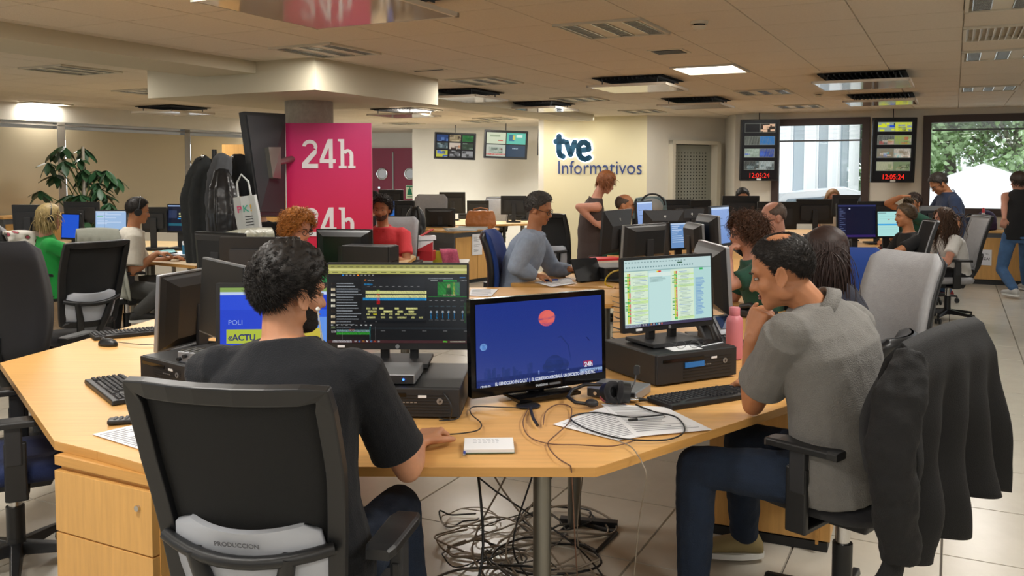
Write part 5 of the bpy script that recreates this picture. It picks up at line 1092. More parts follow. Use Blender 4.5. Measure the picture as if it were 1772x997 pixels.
seated('fair-haired person whose head shows above the monitors before the window', 1441, 343, 12.2, 180, 178, 10, .02, hairst=dict(long_, len=.1, n=200, segs=4, r=.006), haircol='#8a6a4a', skin='rose', shirt=cw, trousers=TRD)
seated('dark-haired person whose crown shows above the monitor by the door', 1285, 341, 12.6, 180, 178, 18, .02, hairst=hst(n=300, r=.004, th=.02), haircol='#14110f', skin='mid', shirt=cdk, trousers=TRD)
seated('person mostly hidden behind the coral-shirted man, only dark hair showing', 645, 350, 10.6, 150, 150, 8, .02, hairst=hst(n=300, r=.004, th=.02), haircol='#14110f', skin='mid', shirt=cdk, trousers=TRD)
# ---------------------------------------------------------------- chairs
LG = cloth('grey_wool', '#9a9a9c', .06)
chair('black mesh-backed office chair with a pale lumbar pad, nearest the camera', (-.575, 2.29), -11, 'mesh', rec=15, bw=.465, backh=.565, seatz=.465)
for o in bpy.data.objects:
    if o.name.startswith('lumbar_pad') and o.parent and 'nearest the camera' in o.parent.get('label', ''):
        tx = text('lettering', 'PRODUCCION', .017, mat('marker_grey', '#5a5c62', .8), o, (-.0, -.062, .188), (pi / 2, 0, 0), .0004, .0003); tx.matrix_local = Matrix.Translation((.0, -.0605, .197)) @ Matrix.Rotation(pi / 2, 4, 'X')
chair('swivel chair with a dark seat carrying the grey polo man, jacket over its back', (1.16, 3.03), 42, 'fabric', rec=8, seatz=.5, base_rot=.3, backh=.42, bw=.44)
chair('empty pale grey upholstered office chair behind the grey polo man', (PD(1497, 500, 4.75).x, 4.75), 114, 'fabric', fab=LG, rec=10, backh=.6, bw=.47)
chair('bright blue upholstered chair back beside the long-haired woman', (PD(1478, 500, 5.25).x, 5.3), 165, 'fabric', fab=BLUEF, rec=8, group='blue office chairs')
chair('mesh-backed chair of the woman with the bun', (PD(1552, 430, 8.3).x, 8.35), 78, 'mesh', rec=12)
chair('grey-backed swivel chair of the girl in the white t-shirt', (PD(1638, 430, 9.45).x, 9.4), 84, 'mesh', rec=14, fab=LG)
chair('large black upholstered chair at the left edge, seen from behind', (-2.69, 4.95), -12, 'fabricback', rec=6, backh=.66, bw=.52, seatz=.48)
chair('chair with a dark blue seat at the lower left edge', (-1.98, 3.45), -62, 'fabric', fab=cloth('navy_seat', '#15244e'), rec=10)
chair('mesh-backed chair with a pale lumbar pad behind the woman in green', (PD(118, 480, 6.1).x, 6.15), 54, 'mesh', rec=16, bw=.42)
chair('chair of the white-shirted man with a cardigan over its back', (PD(222, 480, 8.3).x, 8.25), -60, 'fabric', rec=4, backh=.46)
chair('chair of the green-topped woman under a floral cover', (PD(72, 450, 8.1).x - .05, 8.05), -55, 'fabric', rec=6, fab=LG)
chair('chair of the coral-shirted man with a pale grey back', (PD(675, 420, 9.0).x, 9.05), 172, 'fabric', fab=LG, rec=8)
chair('tall light grey chair standing empty behind the backpack', (PD(743, 380, 13.2).x, 13.2), 178, 'fabric', fab=LG, rec=4, backh=.68, bw=.5)
chair('blue chair of the man in the light blue shirt', (PD(903, 440, 7.05).x, 7.05), -100, 'fabric', fab=BLUEF, rec=4, group='blue office chairs')
chair('empty mesh-backed chair beside the standing woman in brown', (PD(985, 430, 9.9).x, 9.9), -48, 'mesh', rec=12)
chair('grey-green chair of the curly red-haired woman', (PD(455, 440, 6.45).x, 6.5), -125, 'fabric', rec=8, fab=mat('green_grey', '#6f8578', .9))
chair('chair under the denim jacket behind the bald man', (PD(1127, 380, 10.6).x, 10.6), 172, 'fabric', rec=4)
chair('white-backed chair standing before the back wall screens', (PD(848, 360, 15).x, 15.2), 150, 'mesh', fab=LG, rec=8)
chair('chair of the dark green woman resting her face on her hand', (PD(1312, 480, 5.7).x, 5.65), 82, 'fabric', rec=4)
chair('chair of the long-haired woman in the navy blazer', (1.66, 4.3), 52, 'fabric', rec=0, backh=.26, arms=False)
chair('chair of the pale blue shirted man', (PD(1360, 430, 6.9).x, 6.85), 92, 'fabric', rec=4)
chair('grey chair back between the two women at the far right desk', (PD(1612, 400, 10.8).x, 10.8), 120, 'fabric', fab=LG, rec=4)
# ---------------------------------------------------------------- draped clothes
def drape(name, label, cat, A, B, A2, B2, m, folds=5, amp=.03, thick=.014, hemv=None, nu=60, nv=30, back=None, seed=0, front=.25):
    """cloth hanging over a ridge A-B down to A2-B2 with a short flap on the other side"""
    A, B, A2, B2 = map(Vector, (A, B, A2, B2)); c = (A + B) / 2; root = thing(name, label, cat, (c.x, c.y, 0)); n = (B - A).cross(UP).normalized(); n = -n if n.y > 0 else n; O = V(c.x, c.y, 0); vs = []
    for j in range(nv + 1):
        v = (j / nv)
        for i in range(nu + 1):
            u = i / nu; hv = hemv(u) if hemv else 1
            if v < front:
                q = (front - v) / front; p = A.lerp(B, u) + n * -.06 * min(1, q * 3) - UP * .25 * max(0, q - .05)
            else:
                q = (v - front) / (1 - front) * hv; p = A.lerp(B, u).lerp(A2.lerp(B2, u), q); p += n * .035 * smooth(q, 0, .15)
                p += n * amp * (sin(u * folds * 2 * pi + sin(q * 3 + seed) * 1.2) * .6 + noise.noise(V(u * folds, q * 3, seed)) * .8) * smooth(q, .05, .6)
            p += UP * .012 * sin(u * pi) ; vs.append(p - O)
    mb = MB().add(vs, [(j * (nu + 1) + i, j * (nu + 1) + i + 1, (j + 1) * (nu + 1) + i + 1, (j + 1) * (nu + 1) + i) for j in range(nv) for i in range(nu)], None, True)
    o = mb.build('cloth', m, root); so = o.modifiers.new('s', 'SOLIDIFY'); so.thickness = thick; return root, O
JK = mat('jacket_black', '#060607', .85, bump=.3, bscale=300)
def hv(u): return 1 if u < .42 else (.93 if u < .66 else .78)
jr, jo = drape('jacket', 'black jacket hanging over the chair back at the right', 'jacket', PD(1566, 604, 2.60), PD(1692, 558, 2.96), PD(1488, 992, 2.52), PD(1722, 918, 2.98), JK, 4, .055, hemv=hv, front=.12, nu=90, nv=44, thick=.02)
mb = MB(); P_ = [PD(1580, 616, 2.56), PD(1556, 690, 2.50), PD(1540, 780, 2.46), PD(1550, 880, 2.46), PD(1560, 968, 2.48)]
mb.tube([p - jo for p in P_], [.05, .068, .07, .062, .055], 16); remesh(mb.build('sleeve', JK, jr), .008, 3, .03, .08)
CDG = cloth('cardigan_grey', '#8f9186'); drape('cardigan', 'pale grey cardigan hanging over the chair of the white-shirted man', 'cardigan', PD(132, 398, 7.9), PD(205, 398, 8.1), PD(136, 500, 7.85), PD(226, 520, 7.8), CDG, 5, .04, hemv=lambda u: .8 if u < .5 else 1)
FLO = mat('floral_cloth', '#cfcac2', .9); NT = FLO.node_tree; vo = NT.nodes.new('ShaderNodeTexVoronoi'); vo.inputs['Scale'].default_value = 14; tc = NT.nodes.new('ShaderNodeTexCoord'); NT.links.new(tc.outputs['Object'], vo.inputs['Vector']); rp = NT.nodes.new('ShaderNodeValToRGB')
for k, (p_, c_) in enumerate(((0, '#8a2f44'), (.22, '#a84a5c'), (.3, '#56684a'), (.36, '#cfcac2'))):
    e_ = rp.color_ramp.elements[k] if k < 2 else rp.color_ramp.elements.new(p_); e_.position = p_; e_.color = (*lin(c_), 1)
NT.links.new(vo.outputs['Distance'], rp.inputs[0]); NT.links.new(rp.outputs[0], NT.nodes['Principled BSDF'].inputs['Base Color'])
drape('seat_cover', 'white floral cloth over the chair back at the far left', 'cloth', PD(8, 402, 7.7), PD(66, 403, 8.0), PD(6, 430, 7.7), PD(75, 430, 8.0), FLO, 3, .02)
drape('plastic_cover', 'crumpled translucent plastic sheet over the chair beside the curly red-haired woman', 'plastic sheet', PD(392, 404, 6.2), PD(470, 396, 6.4), PD(384, 462, 6.15), PD(476, 462, 6.35), mat('plastic_film', '#a8a898', .3, bump=.8, bscale=30, alpha=.75), 6, .03)
DJ = mat('denim_faded', '#6f8488', .9, bump=.4, bscale=200, var=.25, vscale=14); drape('denim_jacket', 'faded denim jacket over the chair beside the bald man', 'jacket', PD(1102, 344, 10.3), PD(1148, 342, 10.5), PD(1098, 402, 10.3), PD(1152, 402, 10.5), DJ, 3, .04)
t = thing('grey_bag', 'rounded grey bag with a dark strap on the denim jacket chair', 'bag', PD(1128, 358, 10.2)); MB().ell((0, 0, 0), (.13, .07, .1)).build('body', mat('bag_grey', '#9a9c9a', .8), t); MB().tube([(.14 * cos(a), -.05, .02 + .13 * sin(a)) for a in [pi * i / 14 for i in range(15)]], .012, 6).build('strap', BLK, t)
# coat rack with coats, tote bag
rk = PD(372, 330, 7.4); rk.z = 0; t = thing('coat_rack', 'black coat stand carrying the dark coats', 'coat rack', rk)
MB().cyl((0, 0, 0), (0, 0, 1.78), .02).build('pole', BLK, t); MB().cyl((0, 0, 0), (0, 0, .03), .2, n=28).build('base', BLK, t)
for k in range(6): a = k * pi / 3; MB().tube([(0, 0, 1.6), (.09 * cos(a), .09 * sin(a), 1.62), (.15 * cos(a), .15 * sin(a), 1.7)], .009, 6).build('hook', BLK, t)
for k in range(3): MB().ell((.15 * cos(k * 2 + .4), .15 * sin(k * 2 + .4), 1.72), .016, 10, 8).build('knob', CHROME, t)
def coat(name, label, pts, m, cat='coat', disp=.04, fl=.75):
    """hanging coat: list of (px, py, halfwidth_px) from the collar to the hem at distance d"""
    d = pts[0][3]; c = PD(pts[0][0], pts[0][1], d); root = thing(name, label, cat, (c.x, c.y, 0)); rg = []
    for x, y, w, dd in pts:
        q = PD(x, y, dd) - V(c.x, c.y, 0); W_ = w * dd / F; rg.append([q + V(W_ * cos(a), W_ * fl * sin(a), 0) * (1 + .13 * sin(7 * a + 1) * min(1, len(rg) / 2) + .05 * sin(13 * a)) for a in [2 * pi * i / 48 for i in range(48)]])
    mb = MB(); mb.ring(rg, True, True); o = mb.build('cloth', m, root); remesh(o, .01, 1, disp * .35, .1); return root
coat('coat', 'dark grey-green coat hanging leftmost on the coat stand', [(352, 268, 5, 7.3), (350, 276, 14, 7.3), (345, 310, 24, 7.3), (341, 345, 28, 7.3), (345, 400, 28, 7.3), (348, 455, 24, 7.3)], cloth('coat_dark', '#26292a'), disp=.07, fl=.5)
coat('hoodie', 'mid grey hooded jacket hanging beside the dark coat', [(383, 264, 5, 7.2), (385, 272, 16, 7.2), (380, 300, 20, 7.2), (376, 350, 20, 7.2), (376, 400, 18, 7.2)], cloth('hoodie_grey', '#4a4c50'), 'jacket', .05, .5)
coat('leather_jacket', 'black shiny jacket hanging lowest in the middle of the coat stand', [(384, 275, 8, 7.25), (384, 300, 14, 7.15), (384, 325, 22, 7.1), (386, 370, 26, 7.05), (388, 412, 24, 7.05)], mat('leather_black', '#141416', .35), 'jacket', .05, .5)
coat('cap_coat', 'grey round-shouldered coat hanging rightmost on the stand', [(412, 266, 8, 7.5), (414, 274, 20, 7.5), (416, 300, 24, 7.5), (412, 340, 18, 7.5)], cloth('coat_charcoal', '#2f3033'), 'coat', .03, .4)
t = thing('tote_bag', 'white tote bag with a coloured print hanging on the coat stand', 'bag', PD(428, 368, 6.9)); mb = MB(); Mt = Matrix.Rotation(R(-8), 4, 'Y')
rg = [[V(x * w, y * .03, z) for x, y in ((-1, -1), (-.3, -1.3), (.4, -.9), (1, -1), (1, 1), (-1, 1))] for z, w in ((-.14, .088), (0, .092), (.13, .085))]
mb.ring(rg, True, False, M=Mt); mb.build('body', mat('tote_white', '#b9bcbb', .85), t, bevel=.006)
for s_ in (-.05, .05): pass
MB().tube([Mt @ V(x, 0, z) for x, z in ((-.05, .12), (-.045, .24), (0, .3), (.045, .24), (.05, .12))], .008, 6).build('handle', mat('tote_white', '#b9bcbb'), t)
for s_, x, c_ in (('P', -.045, '#c84a70'), ('K', .005, '#4aa890'), ('!', .045, '#c8a040')): o = text('lettering', s_, .075, mat('print_' + c_.strip('#'), c_, .7), t, (0, 0, 0), ext=.001, off=.001); o.matrix_local = Mt @ Matrix.Translation((x, -.043, .03)) @ Matrix.Rotation(pi / 2, 4, 'X')
for k in range(4): MB().box((.02, -.041, -.03 - k * .022), (.06, .002, .006), Mt).build('print_line', BLK2, t)
# ---------------------------------------------------------------- red sign, tilted screen
PINKS = bpy.data.materials.new('sign_red'); PINKS.use_nodes = True; nt = PINKS.node_tree; b_ = nt.nodes['Principled BSDF']; b_.inputs['Roughness'].default_value = .45
tc = nt.nodes.new('ShaderNodeTexCoord'); sx = nt.nodes.new('ShaderNodeSeparateXYZ'); nt.links.new(tc.outputs['Generated'], sx.inputs[0]); rp = nt.nodes.new('ShaderNodeValToRGB'); nt.links.new(sx.outputs[2], rp.inputs[0]); nt.links.new(rp.outputs[0], b_.inputs['Base Color'])
rp.color_ramp.elements[0].position = .4; rp.color_ramp.elements[0].color = (*lin('#d41c3c'), 1); rp.color_ramp.elements[1].position = 1; rp.color_ramp.elements[1].color = (*lin('#c41468'), 1)
q0, q1 = PD(494, 213, 7.95), PD(642, 216, 7.95); t = thing('sign_board', 'tall magenta red board with white 24h lettering in front of the column', 'sign', ((q0.x + q1.x) / 2, 7.95, 0)); SWD = q1.x - q0.x; ST = q0.z
MB().box((0, .03, ST / 2 + .02), (SWD, .05, ST - .04)).build('board', PINKS, t); MB().box((-SWD / 2 - .004, .03, ST / 2 + .02), (.008, .055, ST - .04)).build('edge_trim', WHITE, t); MB().box((0, .2, .2), (.3, .3, .4)).build('foot', STEEL, t)
WS = mat('sign_white', '#e6e0e2', .5)
def t24(zc, h, xc, w):
    def P2(polys, nm):
        mb = MB()
        for ip, pl in enumerate(polys): mb.prism([(xc + x * w, (z - .5) * h) for x, z in pl], 0, .005 + .0003 * ip, Matrix.Translation((0, .004, zc)) @ Matrix.Rotation(pi / 2, 4, 'X'))
        mb.build(nm, WS, t)
    def arc(cx, cz, rx, rz, a0, a1, wd, wz, n=14):
        out = []
        for i in range(n): a, b = R(a0 + (a1 - a0) * i / n), R(a0 + (a1 - a0) * (i + 1) / n); out.append([(cx + rx * cos(a), cz + rz * sin(a)), (cx + rx * cos(b), cz + rz * sin(b)), (cx + (rx - wd) * cos(b), cz + (rz - wz) * sin(b)), (cx + (rx - wd) * cos(a), cz + (rz - wz) * sin(a))])
        return out
    P2(arc(-.335, .74, .135, .24, 175, -25, .06, .13) + [[(-.21, .66), (-.275, .6), (-.475, .18), (-.475, .0), (-.43, .02), (-.215, .5)], [(-.475, .0), (-.19, .0), (-.19, .15), (-.475, .15)]], 'digit')
    P2([[(-.01, 1), (.075, 1), (.075, 0), (.005, 0), (.005, .8)], [(-.16, .3), (-.09, .3), (.03, .82), (-.01, 1)], [(-.16, .18), (.125, .18), (.125, .31), (-.16, .31)]], 'digit')
    P2([[(.2, 1), (.28, 1), (.28, 0), (.215, 0), (.215, .9), (.2, .9)], [(.17, 1), (.24, 1), (.24, .93), (.17, .93)], [(.18, 0), (.32, 0), (.32, .08), (.18, .08)]] + arc(.345, .42, .1, .24, 0, 150, .066, .11) + [[(.378, .42), (.445, .42), (.445, 0), (.378, 0)], [(.35, 0), (.48, 0), (.48, .08), (.35, .08)]], 'letter')
z1 = PD(568, 266, 7.95).z; hh = (290 - 242) * 7.95 / F; t24(z1, hh * 1.04, (568 - 568) * 7.95 / F - .0, .5)
z2 = PD(568, 384, 7.95).z; t24(z2, hh * 1.04, 0, .5)
a = PD(422, 193, 6.9); t = thing('wall_television', 'large black television seen from behind, tilted on a bracket by the red sign', 'television', PD(470, 285, 7.6)); O = PD(470, 285, 7.6)
c4 = [PD(422, 193, 7.35), PD(494, 197, 7.85), PD(494, 374, 7.75), PD(447, 373, 7.25)]; ux = (c4[1] - c4[0] + c4[2] - c4[3]).normalized(); uz = (c4[0] - c4[3]).normalized(); uy = uz.cross(ux).normalized()
def tvb(k, y0, y1): cen = sum(c4, V(0, 0, 0)) / 4; return [[cen + (p - cen) * k + uy * y - O for p in c4] for y in (y0, y1)]
MB().ring(tvb(1, 0, .05), True, False).build('casing', BLK, t); MB().ring(tvb(.93, -.012, 0), True, False).build('back_panel', BLK2, t); cen = sum(c4, V(0, 0, 0)) / 4 - O
mb = MB(); mb.ring([[p * 1 for p in r_] for r_ in tvb(.3, -.07, -.01)], True, False); mb.build('bracket', STEEL, t)
for k in range(6): MB().tube([cen + ux * (-.14 + k * .05) + uz * (.3) - uy * .014, cen + ux * (-.14 + k * .05) + uz * .12 - uy * .014], .006, 4).build('vent', GLOSS, t)
MB().tube([cen - uy * .05, V(cc.x, cc.y, 1.75) - O], .03, 8).build('wall_arm', STEEL, t)
# ---------------------------------------------------------------- wall signs, screens, doors
pS = flat(PZ(941, 204, CEIL)); nSg = nS if nS.y < 0 else -nS; uSg = uS if uS.x > 0 else -uS; MS = FRAME(pS, uSg, nSg)
def SWp(x, y): p = PW(x, y, pS, nSg); return (p - pS).dot(uSg), p.z
t = thing('wall_logo', 'dark teal lowercase tve letters with a white glow on the cream wall', 'sign', pS); TEAL = mat('logo_teal', '#0d4a68', .4); HALO = mat('logo_halo', '#ffffff', .5, emit='#dfeaff', es=2.5)
l0, lz1 = SWp(962, 234); l1, lz0 = SWp(1026, 277); sc = (l1 - l0) / 64; 
def lw(x, y): return (l0 + (x - 962) * sc, lz1 - (y - 234) * sc)
LT = {'t': [[(969, 236), (969, 262), (971, 267), (976, 269)], [(963.5, 244.5), (977, 244.5)]], 'v': [[(982, 246), (989, 266), (996, 246)]], 'e': [[(1004, 260), (1020.5, 257.5), (1019, 250), (1013, 246), (1006.5, 247.5), (1002.5, 254), (1003, 264), (1007, 271), (1014, 274), (1021, 271.5)]]}
Mr = FRAME(V(0, 0, 0), uSg, nSg) @ Matrix.Rotation(pi / 2, 4, 'X')
for ch, paths in LT.items():
    for w_, z0_, z1_, mt, nm in ((.05, -.05, -.03, TEAL, 'letter'), (.062, -.022, -.018, HALO, 'backlight')):
        mb = MB()
        for pa in paths:
            for pl in stroke_poly([lw(*p) for p in pa], w_ * 1.9 if nm == 'letter' else .125): mb.prism([(q.x, q.y) for q in pl], -z0_, -z1_, Mr @ Matrix.Translation((0, 0, 0)) @ Matrix.Scale(-1, 4, (0, 0, 1)))
        mb.build(nm, mt, t)
c_, z_ = SWp(1037, 291); w0 = SWp(1109, 291)[0] - SWp(965, 291)[0]
tt = thing('wall_lettering', 'dark blue word Informativos under the logo on the cream wall', 'sign', pS); o = text('lettering', 'Informativos', 1, mat('lettering_blue', '#1d3a7a', .5), tt, (0, 0, 0), ext=.01, off=-.009)
wx = max(v.co.x for v in o.data.vertices) - min(v.co.x for v in o.data.vertices); kx = w0 / wx; o.matrix_local = FRAME(uSg * c_ + nSg * .015 + UP * z_, uSg, nSg) @ Matrix.Rotation(pi / 2, 4, 'X') @ Matrix.Diagonal((kx, kx * 1.12, .6, 1))
area('sign_spot', pS + uSg * .9 + nSg * .5 + UP * (CEIL - .05), .5, .2, 7, (1, .95, .82))
# perforated door
Mo = FRAME(pA, uo, no); dr = bpy.data.objects.new('door_1', None); COL.objects.link(dr); struct(dr)
PERF = mat('perforated_steel', '#94968c', .5, metal=.2); f = MB()
for a_, w_ in ((d0 + .03, .06), (d1_ - .04, .08)): f.box((a_, .0, dz / 2), (w_, .24, dz), Mo)
f.box(((d0 + d1_) / 2, 0, dz - .03), (d1_ - d0, .24, .06), Mo); f.build('door_frame', LFR, dr)
dw = (d1_ - d0) - .14; MB().box((d0 + .06 + dw / 2, -.06, dz / 2 - .03), (dw, .04, dz - .08), Mo).build('door_leaf', PERF, dr)
mb = MB(); nx, nz = 12, 34
for i in range(nx):
    for j in range(nz): mb.cyl(Mo @ V(d0 + .12 + i * (dw - .12) / nx, -.0395, .1 + j * (dz - .25) / nz), Mo @ V(d0 + .12 + i * (dw - .12) / nx, -.0385, .1 + j * (dz - .25) / nz), .013, n=6)
mb.build('holes', DARKV, dr)['kind'] = 'stuff'
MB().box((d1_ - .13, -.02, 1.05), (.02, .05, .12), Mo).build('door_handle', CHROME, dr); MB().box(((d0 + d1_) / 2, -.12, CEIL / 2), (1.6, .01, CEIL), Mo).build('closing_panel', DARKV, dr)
# red double door on the far wall
Mf = FRAME(pG, uD, nD); RED = mat('door_red', '#7d1230', .35); u0, zt0 = DWp(641, 261); u1, _ = DWp(719, 261); um = DWp(682, 300)[0]; dr = bpy.data.objects.new('door_2', None); COL.objects.link(dr); struct(dr)
fm = MB(); fm.box(((u0 + u1) / 2, .02, zt0 + .02), (u1 - u0 + .12, .08, .08), Mf); fm.build('door_frame', RED, dr)
for a_, b_ in ((u0 - .4, um - .01), (um + .01, u1)):
    lf = MB().box(((a_ + b_) / 2, .03, zt0 / 2), (b_ - a_, .05, zt0), Mf).build('door_leaf', RED, dr, bevel=.004)
for x, y in ((663, 301), (711, 301)):
    a_, z_ = DWp(x, y); pc = Mf @ V(a_, .06, z_); mb = MB(); mb.tube([pc + uD * .13 * cos(q) + UP * .13 * sin(q) for q in [2 * pi * k / 28 for k in range(28)]], .022, 8, close=True, cap=False); mb.build('porthole_ring', CHROME, dr)
    MB().cyl(pc - nD * .01, pc + nD * .0, .12, n=28).build('porthole_glass', mat('porthole_grey', '#b9bcc0', .15), dr)
MB().box((um, .065, 1.3), (.03, .02, 1.5), Mf).build('astragal', STEEL, dr); MB().cyl(Mf @ V(DWp(659, 324)[0], .08, 1.2), Mf @ V(DWp(659, 324)[0], .1, 1.2), .03).build('door_knob', CHROME, dr)
a_, z_ = DWp(711, 332); t = thing('safety_sign', 'small cream and green first aid style sign on the red door', 'sign', Mf @ V(a_, .066, z_), atan2(uD.y, uD.x)); MB().box((0, 0, 0), (.2, .01, .32)).build('plate', mat('sign_cream', '#cfd8b8', .6), t)
art(t, .17, .29, [(0, 0, 1, 1, '#cfd8b8'), (.0, .0, 1, .1, '#1f7a55'), ([(.3, .25), (.7, .25), (.9, .75), (.1, .75)], '#1f7a55'), (.42, .12, .58, .3, '#1f7a55'), (.1, .85, .9, .93, '#1f7a55')], 'print', -.006, PRINT)
# wall screens
def wscreen(label, x0, y0, x1, y1, dback, rects, roll=0, yaw=0, tilt=0, m=None):
    cx, cy = (x0 + x1) / 2, (y0 + y1) / 2; c = PD(cx, cy, dback); w = (x1 - x0) * dback / F / max(.3, cos(R(yaw))); h = (y1 - y0) * dback / F
    t = thing('wall_screen', label, 'screen', c, 0, 'wall screens'); t.rotation_euler = Matrix.Rotation(R(yaw), 3, 'Z').to_4x4().to_3x3().to_euler(); t.rotation_euler = (Matrix.Rotation(R(yaw), 3, 'Z') @ Matrix.Rotation(R(tilt), 3, 'X') @ Matrix.Rotation(R(roll), 3, 'Y')).to_euler()
    MB().rbox((0, .03, 0), (w, .06, h), .01).build('casing', BLK, t, bevel=.003); MB().box((0, -.001, 0), (w - .05, .004, h - .05)).build('screen', OFFS, t); art(t, w - .06, h - .06, rects, 'picture', -.004)
    MB().box((0, .12, 0), (.2, .14, .2)).build('bracket', STEEL, t); MB().cyl((0, .1, h / 2), (0, .12, h / 2 + .16), .008, n=6).build('cable', BLK, t); return t, w, h
rq = random.Random(21)
def pict(x0, y0, x1, y1, n=7, pal=('#3a4a3a', '#7a8a5a', '#2a3a5a', '#8a6a4a', '#c0b8a0', '#202428')):
    o = [(x0, y0, x1, y1, rq.choice(pal))]
    for k in range(n):
        a, b = rq.uniform(x0, x1 - .02), rq.uniform(y0, y1 - .02); o.append((a, b, min(x1, a + rq.uniform(.2, .5) * (x1 - x0)), min(y1, b + rq.uniform(.1, .5) * (y1 - y0)), rq.choice(pal)))
    return o
s1 = [(0, 0, 1, 1, '#0a0c0e')]
for j in range(3):
    for i in range(3): s1 += pict(.02 + i * .33, .03 + j * .33, .31 + i * .33, .3 + j * .33, 8, [('#1f3a6a', '#4a6aa0', '#22305a'), ('#8a7a5a', '#b0a080', '#3a2a20'), ('#1f5a2a', '#2a7a3a', '#14401c'), ('#4a5a60', '#8a9a9a', '#303a3a'), ('#b06a3a', '#c0b0a0', '#40302a'), ('#4a5a4a', '#8a9a8a', '#2a3a2a'), ('#2a5ac0', '#b0b040', '#203a7a'), ('#6a6a6a', '#a0a0a0', '#303030'), ('#5a5a5a', '#8a8a8a', '#303030')][j * 3 + i])
wscreen('wall screen showing nine small pictures, left on the white wall', 752, 230, 823, 276, 17.6, s1, 2, 8, 5)
s2 = [(0, 0, 1, 1, '#0a0c0e'), (.02, .03, .49, .47, '#c9d0b4'), (.1, .12, .35, .2, '#9aa88a'), (.3, .32, .42, .36, '#c04a3a'), (.51, .03, .98, .47, '#58b8a4'), (.57, .1, .7, .35, '#2a6a8a'), (.75, .1, .9, .2, '#d0e8d8'), (.66, .12, .72, .3, '#c8c060'), (.02, .51, .49, .97, '#b8bcae')] + pict(.08, .6, .42, .84, 12, ('#2a6a3a', '#c0402a', '#2a2a2a', '#8a9a8a')) + [(.02, .86, .49, .92, '#c02a2a'), (.51, .51, .98, .97, '#12354f'), (.66, .62, .8, .66, '#b8ccd8')]
wscreen('wall screen split into four bright pictures, right on the white wall', 838, 226, 913, 275, 17.1, s2, 2, 8, 5)
wscreen('wall screen half hidden behind the corner of the cream wall', 931, 225, 975, 270, 17.0, [(0, 0, 1, 1, '#0a0c0e'), (0, .05, .5, .45, '#2a5a5a'), (0, .55, .5, .9, '#2a4a9a')], 2, 8, 5)
REDT = mat('clock_red', '#400000', .5, emit='#ff2a1c', es=1.2)
def clock(label, x0, y0, x1, y1, seed, k0):
    rr = [(0, 0, 1, 1, '#0b0b0d')]
    for j in range(4):
        for i in range(2):
            x, y = .07 + i * .43, .045 + j * .215; rr.append((x - .008, y - .005, x + .428, y + .15, '#777a70'))
            if k0 == 0 and i == 0 and j < 2: rr.append((x, y, x + .415, y + .145, '#0b0b0d')); continue
            pal = (('#5a7a9a', '#d8b090', '#2a2018'), ('#1a5aa0', '#1f64b0', '#2068b0'), ('#7a8a7a', '#a0b0a0', '#2050c0'), ('#5a6a6a', '#a0aaa8', '#2a2a2a'))[j] if k0 == 0 else (('#1f4ac0', '#c8d030', '#8a9a8a', '#1a2a1a'), ('#1a2020', '#c0b0a0', '#90a030', '#b02a2a'), ('#2aa0a0', '#7a6a50', '#5080c8', '#d0c0b0'), ('#6a7a50', '#a0a080', '#2a3020', '#b0a070'))[j]
            if k0 == 0 and (j, i) == (1, 1): pal = ('#1f6aa8',)
            if k0 == 0 and (j, i) == (2, 1): pal = ('#1f4ac0', '#1a3a90', '#3a6ad0')
            rr += pict(x, y, x + .415, y + .145, 9, pal)
    p = RW((x0 + x1) / 2, (y0 + y1) / 2); t, w, h = wscreen(label, x0, y0, x1, y1, p.y - .3, rr, 0, -6, 4)
    tx = text('clock_digits', '12:05:24', h * .11, REDT, t, (0, -.008, -h * .415), ext=.001, off=-.0005, sx=.9); MB().box((0, -.006, -h * .475), (.07, .012, .03)).build('sensor', WHITE, t)
clock('portrait wall screen with eight pictures and a red clock left of the windows', 1282, 207, 1347, 313, 1, 0)
clock('portrait wall screen with eight pictures and a red clock between the windows', 1511, 204, 1583, 316, 2, 1)
# ---------------------------------------------------------------- low cabinets
a = RW(1660, 487); cu = ru(1640, 480)
zc = 0; p0 = flat(O) if False else None
Oc = flat(PZ(1664, 483, 0)); Oc += RWn * (.45 - (Oc - RWo).dot(RWn)); Oc.z = 0
for k in range(3):
    t = cabinet(['low beech cabinet with a paper notice below the right window', 'low beech cabinet behind the walking woman', 'low beech cabinet beyond the right edge'][k], Oc + D2 * (k * 1.0), D2, RWn, .98, .42, .76, 2, plinth=.07)
    if k == 0: cab1 = t
Mc = FRAME(V(0, 0, 0), D2, RWn)
q = PW(1693, 445, Oc, RWn) - Oc; t = thing('paper_notice', 'white notice reading MUDANZA taped to the beech cabinet', 'paper', Oc + D2 * q.dot(D2) + RWn * .02 + UP * q.z, ROT2); MB().box((0, -.001, 0), (.33, .002, .22)).build('sheet', PAPER, t)
text('lettering', 'REALIZACIÓN TEC', .03, mat('ink_dark', '#3a3a40', .8), t, (0, -.0025, .05), ext=.0003); text('lettering', '¡MUDANZA!', .052, MC['ink_dark'], t, (0, -.0025, -.02), ext=.0003, off=.0008)
q = Oc + D2 * .72 - D1 * -.2; t = thing('bottle', 'white cleaning bottle with a red cap on the beech cabinet', 'bottle', V(PD(1701, 390, q.y).x, q.y, .765)); lathe(MB(), [(.04, 0), (.042, .02), (.042, .18), (.03, .22), (.018, .25)]).build('body', WHITE, t); lathe(MB(), [(.02, .25), (.02, .3), (.01, .32)]).build('cap', mat('cap_red', '#c4202a', .4), t)
t = thing('backpack', 'dark purple backpack standing on the beech cabinet', 'bag', V(PD(1706, 390, q.y + .12).x, q.y + .12, .765)); mb = MB(); mb.ell((0, 0, .13), (.15, .09, .15)); mb.box((0, 0, .05), (.26, .14, .1)); remesh(mb.build('body', mat('bag_purple', '#33203f', .85), t), .012, 3); MB().tube([(-.1, -.08, .05), (-.11, -.11, .15), (-.05, -.06, .27)], .012, 6).build('strap', BLK, t)
